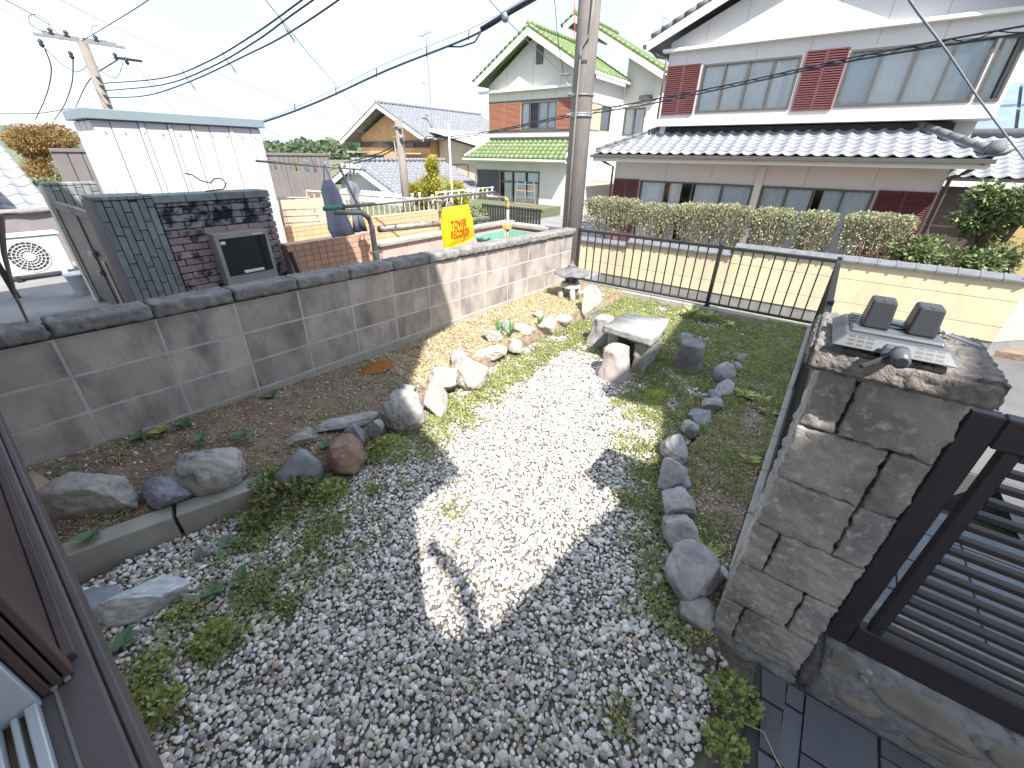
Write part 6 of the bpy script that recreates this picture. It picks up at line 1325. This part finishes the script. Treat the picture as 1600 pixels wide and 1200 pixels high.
tree('pot_plant', 'small pale green plant climbing by the white house corner behind the pole', 'plant', (-6.3, 11.5, -1), [((-6.25, 11.3, .4), (.25, .25, .45), 1)], None, LF_light, .06, 900, seed=18, tr=.02)
gg_ = np.random.default_rng(8); n = 1500; V = np.stack([gg_.uniform(-8, 9, n) * 2.2 - 8, gg_.uniform(26, 40, n), gg_.uniform(-1, 1.2, n)], 1)

# ------------------------------------------------------------ GROUND COVER
blobs = [(-1.51, 0.53, 0.18), (-1.48, 0.23, 0.12), (-1.38, 0.04, 0.09), (-1.6, 0.03, 0.08), (-1.49, -0.16, 0.1), (-1.38, -0.23, 0.08), (-1.86, 0.55, 0.17), (-1.86, 0.65, 0.17), (-1.82, 0.32, 0.14), (-1.24, -0.11, 0.05), (-1.6, 0.91, 0.04), (-1.80, 1.1, 0.16), (-1.78, 1.3, 0.15), (-1.7, 1.4, 0.12), (-1.16, 1.08, 0.06), (0.21, 1.06, 0.06), (0.22, 0.96, 0.06), (0.21, 0.86, 0.05), (.2, .76, .06), (-0.12, 1.38, 0.08), (0.10, 1.12, 0.05), (-0.27, 1.48, 0.08), (-0.42, 1.68, 0.1), (-0.58, 2.17, 0.14), (-1.33, 0.27, 0.07), (-1.57, 0.35, 0.1), (-1.73, -0.25, 0.06), (-0.1, 0.74, 0.05), (-.45, 1.95, .1), (-.5, 2.5, .14)]
def bio(x, y):
    """density of weeds at a ground point, 0..1"""
    d = 0.0
    for (bx, by, br_) in blobs:
        q = ((x - bx) ** 2 + (y - by) ** 2) / (br_ * br_)
        if q < 3: d = max(d, math.exp(-q * 1.1))
    e = lerp(LE, y); r_ = lerp(RE, y)
    if y > .9: d = max(d, math.exp(-((x - (e + .22)) / .17) ** 2) * min(1, (y - .9) / .5))
    if y > 1.1: d = max(d, .9 * math.exp(-((x - (r_ - .12)) / .10) ** 2))
    f = (y - 2.5) / .6 + (x + 1.2) * .9
    if y > 2.2 and x > -.95: d = max(d, min(1, max(0, (y - 2.35) / .3)))
    if y > 3.1: d = max(d, min(1, (y - 3.1) / .4))
    d *= .42 + 1.35 * (noise.noise(Vector((x * 6, y * 6, 1))) + .30) + .5 * noise.noise(Vector((x * 17, y * 17, 6)))
    return max(0, min(1, d))
def cluster(pts, nl, rad, size, m, name, label, zf, h=.03, aspect=.6, jit=.5):
    P = []; D = []
    for (x, y) in pts:
        k = rng.integers(max(2, nl - 4), nl + 5); a = rng.uniform(0, 6.283, k); r_ = rad * np.sqrt(rng.uniform(0, 1, k)); z = zf(x, y)
        P.append(np.stack([x + r_ * np.cos(a), y + r_ * np.sin(a), z + h * rng.uniform(.1, 1, k) * (1 - .6 * r_ / rad)], 1)); D.append(np.stack([np.cos(a) * .8, np.sin(a) * .8, rng.uniform(.1, .9, k)], 1))
    return tag(leafobj(name, np.concatenate(P), np.concatenate(D), size, m, aspect=aspect, jit=jit), label, 'weeds', kind='stuff')
A_, Bp, Cp = [], [], []
while len(A_) + len(Bp) < 11500:
    x = rng.uniform(-2.05, .1); y = rng.uniform(-.4, 5.12) 
    if not (lerp(LE, y) + .02 < x < (lerp(RE, y) + .06 if y < 3.0 else .07)) and not (x > .08 and .6 < y < 1.15): continue
    if x > .25 or (x > .06 and y > 1.2): continue
    d = bio(x, y)
    if rng.uniform() < d:
        (A_ if rng.uniform() < (.55 if y < 2.6 else .40) else Bp).append((x, y))
for _ in range(26000):
    x = rng.uniform(-2.0, .1); y = rng.uniform(-.4, 5.0)
    if lerp(LE, y) + .02 < x < lerp(RE, y) and rng.uniform() < .035 + .03 * (noise.noise(Vector((x * 3, y * 3, 9))) > 0): Cp.append((x, y))
zf0 = lambda x, y: .012 if x < lerp(RE, y) else .072
cluster(A_, 12, .026, .015, LF_light, 'bright_weeds', 'bright green low weeds spreading over the gravel', zf0, h=.035)
cluster(Bp, 13, .030, .014, LF_weed, 'dark_weeds', 'dark green creeping weeds over the gravel edges and far end', zf0, h=.032)
cluster(Cp, 6, .018, .012, LF_dry, 'sparse_weeds', 'tiny sparse weeds dotted over the gravel', zf0, h=.022)
Rb = []; Rd = []
while len(Rb) + len(Rd) < 5600:
    y = rng.uniform(1.25, 5.12); x = rng.uniform(-.4, .07)
    if x < lerp(RE, y) + .05: continue
    k = 1.5 * noise.noise(Vector((x * 6, y * 4, 4))) + .12 + .5 * noise.noise(Vector((x * 19, y * 19, 2)))
    if y > 3.0: k -= .12
    if rng.uniform() < .25 + k: (Rb if rng.uniform() < .33 else Rd).append((x, y))
zr = lambda x, y: .07
cluster(Rb, 10, .024, .012, LF_weed, 'bed_weeds', 'dark green weeds covering the right bed', zr, h=.028); cluster(Rd, 9, .024, .011, LF_dry, 'dull_bed_weeds', 'dull olive and brown weeds covering the right bed', zr, h=.024)
Lb = []
while len(Lb) < 3000:
    y = rng.uniform(-.3, 5.1); x = rng.uniform(-2.8, -1.98)
    if x > lerp(LE, y) - .03: continue
    k = noise.noise(Vector((x * 5, y * 4, 14))) + (.25 if x > lerp(LE, y) - .3 else -.05) + (.35 if y > 3.3 else 0)
    if rng.uniform() < k: Lb.append((x, y))
cluster(Lb, 9, .024, .012, LF_dry, 'left_bed_weeds', 'sparse olive weeds in the left bed', lambda x, y: bedz(x, y) + .005, h=.025)
# small white flowers on the creeping weeds
fl = []
while len(fl) < 900:
    x = rng.uniform(-2, -.3); y = rng.uniform(1.2, 4.8)
    if lerp(LE, y) < x < lerp(RE, y) and rng.uniform() < bio(x, y) ** 1.5: fl.append((x, y, rng.uniform(.03, .05)))
fl = np.array(fl); tag(leafobj('white_weed_flowers', fl, np.tile([0, 0, 1.0], (len(fl), 1)), .009, mat('petal_white', (.8, .8, .72), None, 3), aspect=.9, jit=.8), 'tiny white flowers scattered on the weeds', 'flowers', kind='stuff')
# dry litter and straw on the beds
def litter(n, area, zf, name, label, L_=.05, r_=.0012):
    b = MB(); 
    for _ in range(n):
        x, y = area(); a = rng.uniform(0, 6.283); l_ = L_ * rng.uniform(.3, 1.2); z = zf(x, y) + rng.uniform(.002, .016); c, s = math.cos(a), math.sin(a); w_ = r_ * rng.uniform(.7, 1.8)
        dz = rng.uniform(-.008, .012)
        b.add([(x - c * l_ / 2 - s * w_, y - s * l_ / 2 + c * w_, z), (x - c * l_ / 2 + s * w_, y - s * l_ / 2 - c * w_, z), (x + c * l_ / 2 + s * w_, y + s * l_ / 2 - c * w_, z + dz), (x + c * l_ / 2 - s * w_, y + s * l_ / 2 + c * w_, z + dz)], [(0, 1, 2, 3)])
    return tag(b.build(name, M_straw), label, 'dry litter', kind='stuff')
def aL():
    y = rng.uniform(-.35, 5.1); return rng.uniform(-2.82, lerp(LE, y) - .03), y
def aR():
    y = rng.uniform(1.3, 5.0); return rng.uniform(lerp(RE, y) + .05, .065), y
def aG():
    y = rng.uniform(-.4, 4.5); return rng.uniform(lerp(LE, y) + .05, lerp(RE, y) - .03), y
litter(9000, aL, lambda x, y: bedz(x, y) + .004, 'dry_litter', 'dry straw, bark and stalks littering the left bed', .024, .0011); litter(2500, aR, zr, 'dry_stalks', 'dry stalks among the weeds of the right bed', .03, .0012); litter(900, aG, lambda x, y: .022, 'fallen_stalks', 'fallen dry stalks lying on the gravel', .06, .0009)
def aS():
    y = rng.uniform(1.75, 4.6); return rng.uniform(-2.82, lerp(LE, y) - .03), y
M_straw = mat('pale_straw_mulch', (0.66, 0.56, 0.37), (0.50, 0.38, 0.22), 9, 0.9, island=0.3)
litter(15000, aS, lambda x, y: bedz(x, y) + .006, 'pale_straw', 'pale straw mulch at the sunlit part of the left bed', .03, .0018)
# moss patches
def moss(cx, cy, r_, label, m, z=.012, sd_=0):
    V = [(cx, cy, z + .018)]; n = 28; F = []
    for ring in (1, 2, 3):
        for k in range(n):
            a = 2 * math.pi * k / n; rr = r_ * ring / 3 * (1 + .35 * noise.noise(Vector((math.cos(a) * 1.7, math.sin(a) * 1.7, sd_)))); V.append((cx + rr * math.cos(a) * .8, cy + rr * math.sin(a) * 1.3, z + .018 * (1 - (ring / 3) ** 2) - (.012 if ring == 3 else 0)))
    F += [(0, 1 + k, 1 + (k + 1) % n) for k in range(n)]
    for q in (0, 1): F += [(1 + q * n + k, 1 + (q + 1) * n + k, 1 + (q + 1) * n + (k + 1) % n, 1 + q * n + (k + 1) % n) for k in range(n)]
    return tag(add('moss_patch', V, F, m, None, True), label, 'moss', kind='stuff')
moss(-.72, 2.86, .16, 'yellow green moss patch right of the table', M_moss, sd_=1)
moss(-1.25, 4.35, .18, 'yellow moss patch behind the table', M_moss, sd_=3); moss(-1.5, 4.6, .12, 'small yellow moss patch near the curb', M_moss, sd_=4)
moss(-2.62, 1.72, .12, 'rust orange needle litter patch against the block wall', mat('rust_litter', (.42, .16, .03), (.24, .10, .03), 40, .95, 1.0, 70), z=.125, sd_=5)
# individual larger plants
def rosette(name, x, y, z, n, L_, wd, m, label, cat='plant', up=.5, curl=.35, group=None):
    V = []; F = []; g = np.random.default_rng(int(abs(x * 1000) + abs(y * 77)))
    for k in range(n):
        a = 2.4 * k + g.uniform(-.3, .3); l_ = L_ * g.uniform(.65, 1.1); u = up * g.uniform(.6, 1.3); c, s = math.cos(a), math.sin(a); pr = []
        for i, t in enumerate((0, .25, .5, .75, 1)):
            rr = l_ * t * math.cos(u * (1 - t * curl)); zz = l_ * t * math.sin(u) - curl * l_ * t * t * .6; w_ = wd * math.sin(math.pi * min(1, .12 + t * .86)) * (1 if t < 1 else 0.05)
            pr.append((rr, zz, w_))
        b0 = len(V)
        for (rr, zz, w_) in pr: V += [(x + c * rr - s * w_, y + s * rr + c * w_, z + zz + .15 * w_), (x + c * rr, y + s * rr, z + zz - .1 * w_), (x + c * rr + s * w_, y + s * rr - c * w_, z + zz + .15 * w_)]
        for i in range(4):
            q = b0 + i * 3; F += [(q, q + 1, q + 4, q + 3), (q + 1, q + 2, q + 5, q + 4)]
    o = add(name, V, F, m, None, False); return tag(o, label, cat, group)
rosette('rosette_weed', -1.01, 4.78, .06, 16, .15, .022, LF_light, 'tall bright green leafy weed against the far curb', up=1.0)
rosette('rosette_weed', -.17, 3.14, .07, 22, .11, .014, LF_light, 'bright green spiky rosette weed beside the flat purple rock', up=.7)
rosette('rosette_weed', -.05, 3.18, .07, 14, .07, .012, LF_light, 'smaller bright rosette just right of the spiky one', up=.7)
rosette('rosette_weed', .01, 3.0, .07, 14, .075, .014, LF_light, 'green leafy weed close to the side curb', up=.7)
rosette('rosette_weed', .0, 2.35, .07, 14, .07, .016, LF_light, 'green weed tuft half way along the right bed', up=.7)
rosette('rosette_weed', -.85, 4.85, .05, 14, .12, .02, LF_light, 'leafy weed clump right of the tall bright weed', up=.9)
rosette('rosette_weed', -.6, 4.75, .05, 12, .07, .016, LF_light, 'small pale weed tuft near the centre post of the railing', up=.8)
rosette('herb_plant', -.03, 1.50, .07, 26, .08, .012, LF_light, 'feathery bright herb behind the biggest dark boulder', up=.8); rosette('herb_plant', -.0, 1.58, .07, 20, .05, .010, LF_weed, 'darker herb tuft next to the feathery herb', up=.8)
for i, (x, y, lb) in enumerate([(-2.26, 2.82, 'iris leaves standing upright inside the left bed, nearer clump'), (-2.17, 2.90, 'iris leaves fanning out by the bed edge, farther clump'), (-2.1, 3.3, 'small iris leaves among the far pale rocks')]):
    rosette('iris_plant', x, y, .12, 7, .20 if i < 2 else .12, .014, LF_iris, lb, up=1.35, curl=.08, group='iris clumps')
rosette('grass_tuft', -2.05, 4.42, .1, 40, .13, .003, LF_pale, 'pale silvery grass tuft beside the stone lantern', up=1.1, curl=.2); rosette('grass_tuft', -2.25, 4.38, .1, 30, .14, .003, LF_pale, 'thin grass tuft against the lantern foot', up=1.2, curl=.1)
vio = [(-2.62, -.05, .24, 'against the wall behind the big boulder'), (-2.74, .24, .22, 'at the wall foot left of the fern clump'), (-2.5, .45, .2, 'in the bare soil behind the granite boulder'), (-2.74, .45, .2, 'by the wall joint above the bare soil'), (-2.4, .62, .18, 'in the middle of the left bed'), (-2.75, .95, .15, 'at the wall foot further on'), (-1.83, -.02, .03, 'beside the long granite rock'), (-2.2, -.10, .14, 'at the foot of the big grey boulder'), (-1.82, .26, .03, 'at the joint of the edging blocks'), (-1.66, -.16, .02, 'in front of the long granite rock'), (-1.62, .12, .02, 'in the gravel right of the long granite rock'), (-1.58, .22, .02, 'dark one in the gravel'), (-1.92, .55, .09, 'beside the blue pointed rock'), (-2.0, .50, .12, 'right of the granite boulder'), (-2.02, .90, .11, 'between blue and reddish rocks'), (-1.78, .88, .02, 'below the reddish brown rock'), (-2.7, -.28, .25, 'at the near end of the block wall')]
for (x, y, z, lb) in vio: rosette('violet_plant', x, y, z, 6, .060, .022, LF_violet, 'broad-leaved dark green violet ' + lb, up=.75, curl=.5, group='violet plants')
rosette('leafy_clump', -2.72, .34, .21, 40, .07, .012, LF_light, 'fresh green fern-like clump against the block wall', up=.7)
for i, (x, y, r_, lb) in enumerate([(-1.93, .60, .15, 'large green creeper spilling over the edging beside the blue rock'), (-1.75, .74, .10, 'dense bright creeper in front of the blue rock'), (-1.80, 1.16, .13, 'bright green creeper below the flat slab'), (-1.85, .42, .08, 'creeper in front of the granite boulder'), (-1.40, .05, .07, 'clover clump on the gravel nearest the sill, right one'), (-1.30, -.16, .07, 'clover clump on the gravel at the bottom left'), (-1.36, -.22, .05, 'clover clump close under the sill edge'), (.20, 1.02, .08, 'bright clover growing along the slate path'), (.205, .86, .06, 'clover strip at the bottom beside the slates')]):
    n = int(26000 * r_ * r_) + 150; a = rng.uniform(0, 6.283, n); q = r_ * np.sqrt(rng.uniform(0, 1, n)); h = .07 * (1 - (q / r_) ** 2) * (r_ / .15) + .012
    zb = .02 + (0.06 if i == 0 else 0)
    P = np.stack([x + q * np.cos(a), y + q * np.sin(a), zb + h * rng.uniform(.4, 1, n)], 1); D = np.stack([np.cos(a) * .5, np.sin(a) * .5, rng.uniform(.3, 1, n)], 1)
    tag(leafobj('creeper', P, D, .021 if i != 0 else .026, LF_light if i not in (0, 3) else LF_weed, aspect=.85, jit=.5), lb, 'creeper', 'leafy creepers')
tag(MB().tube([(.25, .97, .015), (.30, .98, .02), (.34, .93, .018), (.37, .90, .02)], .0016, 5).build('runner_stem', M_straw), 'thin creeper runner reaching over the slate', 'stem')
for i, (pts, lb) in enumerate([([(-.62, .60, .03), (-.55, .45, .045), (-.5, .33, .03)], 'dry grass stalk lying in the middle foreground'), ([(-.60, .62, .03), (-.57, .40, .05), (-.56, .28, .03)], 'second dry stalk beside the middle one'), ([(-.9, .30, .03), (-.8, .42, .03)], 'short dry twig left of the middle'), ([(-.30, .62, .03), (-.22, .42, .035)], 'dry twig right of the middle')]):
    tag(MB().tube(smooth_pts(pts), .0016, 5).build('dry_stalk', M_twig), lb, 'stalk', 'dry stalks on the gravel')

# beam off-cut by the sill
tag(fixn(MB().add([(-3.2, -.30, .15), (-2.50, -.16, .15), (-2.44, -.08, .15), (-3.2, -.24, .15), (-3.2, -.30, .24), (-2.50, -.16, .24), (-2.44, -.08, .24), (-3.2, -.24, .24)], BF).build('timber_plank', M_wood)), 'raw timber plank lying between the house and the left bed', 'plank')

# ------------------------------------------------------------ PEBBLES (geometry nodes)
def pebble_layer(name, label, pts, size, zs_, seed, ramp):
    n = len(pts); g = np.random.default_rng(seed)
    me = bpy.data.meshes.new(name); me.from_pydata([tuple(p) for p in pts], [], [])
    rot = me.attributes.new('rot', 'FLOAT_VECTOR', 'POINT'); rot.data.foreach_set('vector', np.stack([g.normal(0, .35, n), g.normal(0, .35, n), g.uniform(0, 6.283, n)], 1).astype(np.float32).ravel())
    s = size * g.lognormal(0, .28, n); sc_ = np.stack([s, s * g.uniform(.6, .95, n), s * g.uniform(.42, .7, n)], 1)
    at = me.attributes.new('scl', 'FLOAT_VECTOR', 'POINT'); at.data.foreach_set('vector', sc_.astype(np.float32).ravel())
    o = bpy.data.objects.new(name, me); COL.objects.link(o)
    m = bpy.data.materials.new(name + '_stone'); m.use_nodes = True; nn = m.node_tree.nodes; l = m.node_tree.links.new; b = nn['Principled BSDF']; b.inputs['Roughness'].default_value = .75
    b.inputs['Specular IOR Level'].default_value = .3
    oi = nn.new('ShaderNodeObjectInfo'); rp = nn.new('ShaderNodeValToRGB'); rp.color_ramp.interpolation = 'CONSTANT'; els = rp.color_ramp.elements
    while len(els) < len(ramp): els.new(.5)
    acc = 0
    for i, (c, wgt) in enumerate(ramp): els[i].position = acc; els[i].color = (*c, 1); acc += wgt
    tcn = nn.new('ShaderNodeTexCoord'); nz_ = nn.new('ShaderNodeTexNoise'); nz_.inputs['Scale'].default_value = 2.2; nz_.inputs['Detail'].default_value = 4; l(tcn.outputs['Object'], nz_.inputs['Vector'])
    mr = nn.new('ShaderNodeMapRange'); mr.inputs['To Min'].default_value = .8; mr.inputs['To Max'].default_value = 1.2; l(nz_.outputs['Fac'], mr.inputs['Value'])
    hs_ = nn.new('ShaderNodeHueSaturation'); l(mr.outputs[0], hs_.inputs['Value']); l(rp.outputs[0], hs_.inputs['Color'])
    l(oi.outputs['Random'], rp.inputs['Fac']); l(hs_.outputs[0], b.inputs['Base Color'])
    pc = bpy.data.collections.new(name + '_shapes')
    for k in range(6):
        bm = rock_mesh(500 + k, 3, 2, .05, (.75, 1.0)); mm = bpy.data.meshes.new('pebble_shape'); bm.to_mesh(mm); bm.free(); mm.materials.append(m); mm.polygons.foreach_set('use_smooth', [True] * len(mm.polygons)); pc.objects.link(bpy.data.objects.new('pebble_shape', mm))
    ng = bpy.data.node_groups.new(name, 'GeometryNodeTree'); ng.interface.new_socket('Geometry', in_out='INPUT', socket_type='NodeSocketGeometry'); ng.interface.new_socket('Geometry', in_out='OUTPUT', socket_type='NodeSocketGeometry')
    N = ng.nodes; K = ng.links.new; gi = N.new('NodeGroupInput'); go = N.new('NodeGroupOutput'); mp_ = N.new('GeometryNodeMeshToPoints'); ip = N.new('GeometryNodeInstanceOnPoints'); ci = N.new('GeometryNodeCollectionInfo')
    ci.inputs['Collection'].default_value = pc; ci.inputs['Separate Children'].default_value = True; ci.inputs['Reset Children'].default_value = True
    ra = N.new('GeometryNodeInputNamedAttribute'); ra.data_type = 'FLOAT_VECTOR'; ra.inputs['Name'].default_value = 'rot'; sa = N.new('GeometryNodeInputNamedAttribute'); sa.data_type = 'FLOAT_VECTOR'; sa.inputs['Name'].default_value = 'scl'
    ip.inputs['Pick Instance'].default_value = True
    K(gi.outputs[0], mp_.inputs['Mesh']); K(mp_.outputs[0], ip.inputs['Points']); K(ci.outputs[0], ip.inputs['Instance']); K(ra.outputs['Attribute'], ip.inputs['Rotation']); K(sa.outputs['Attribute'], ip.inputs['Scale']); K(ip.outputs[0], go.inputs[0])
    md = o.modifiers.new('scatter', 'NODES'); md.node_group = ng
    return tag(o, label, 'gravel', kind='stuff')
ramp = [((.62, .59, .565), .22), ((.48, .45, .43), .20), ((.76, .73, .695), .17), ((.315, .30, .30), .12), ((.20, .20, .215), .06), ((.40, .36, .32), .07), ((.58, .53, .46), .08), ((.30, .245, .25), .04), ((.46, .33, .27), .01), ((.86, .86, .87), .05)]
g = np.random.default_rng(21); pts = []
stp = .0142; nx = int(2.25 / stp); ny = int(5.5 / stp)
for j in range(ny):
    y = -.42 + j * stp; e = lerp(LE, y); r_ = lerp(RE, y)
    for i in range(nx):
        x = -2.08 + i * stp + g.uniform(-.008, .008); yy = y + g.uniform(-.008, .008)
        lim = r_ - .01 if y > 1.15 else .255
        if not (e + (.03 if yy > .5 else .075) < x < lim) or yy < -.4: continue
        if x > .20 and 1.0 < yy < 1.25 : continue
        d = bio(x, yy); keep = 1 - .75 * d
        if yy > 3.4: keep *= .35
        if g.uniform() < keep: pts.append((x, yy, g.uniform(.003, .014)))
pebble_layer('gravel_pebbles', 'smooth grey and white mixed pebbles covering the garden floor', pts, .0095, 1, 31, ramp)
pts = []
for _ in range(3200):
    x, y = aL(); pts.append((x, y, bedz(x, y) + .004))
for _ in range(1300):
    x, y = aR(); pts.append((x, y, .072))
pebble_layer('bed_grit', 'small stones and grit scattered over the planting beds', pts, .0055, 1, 33, ramp)
print('objects', len(bpy.data.objects))
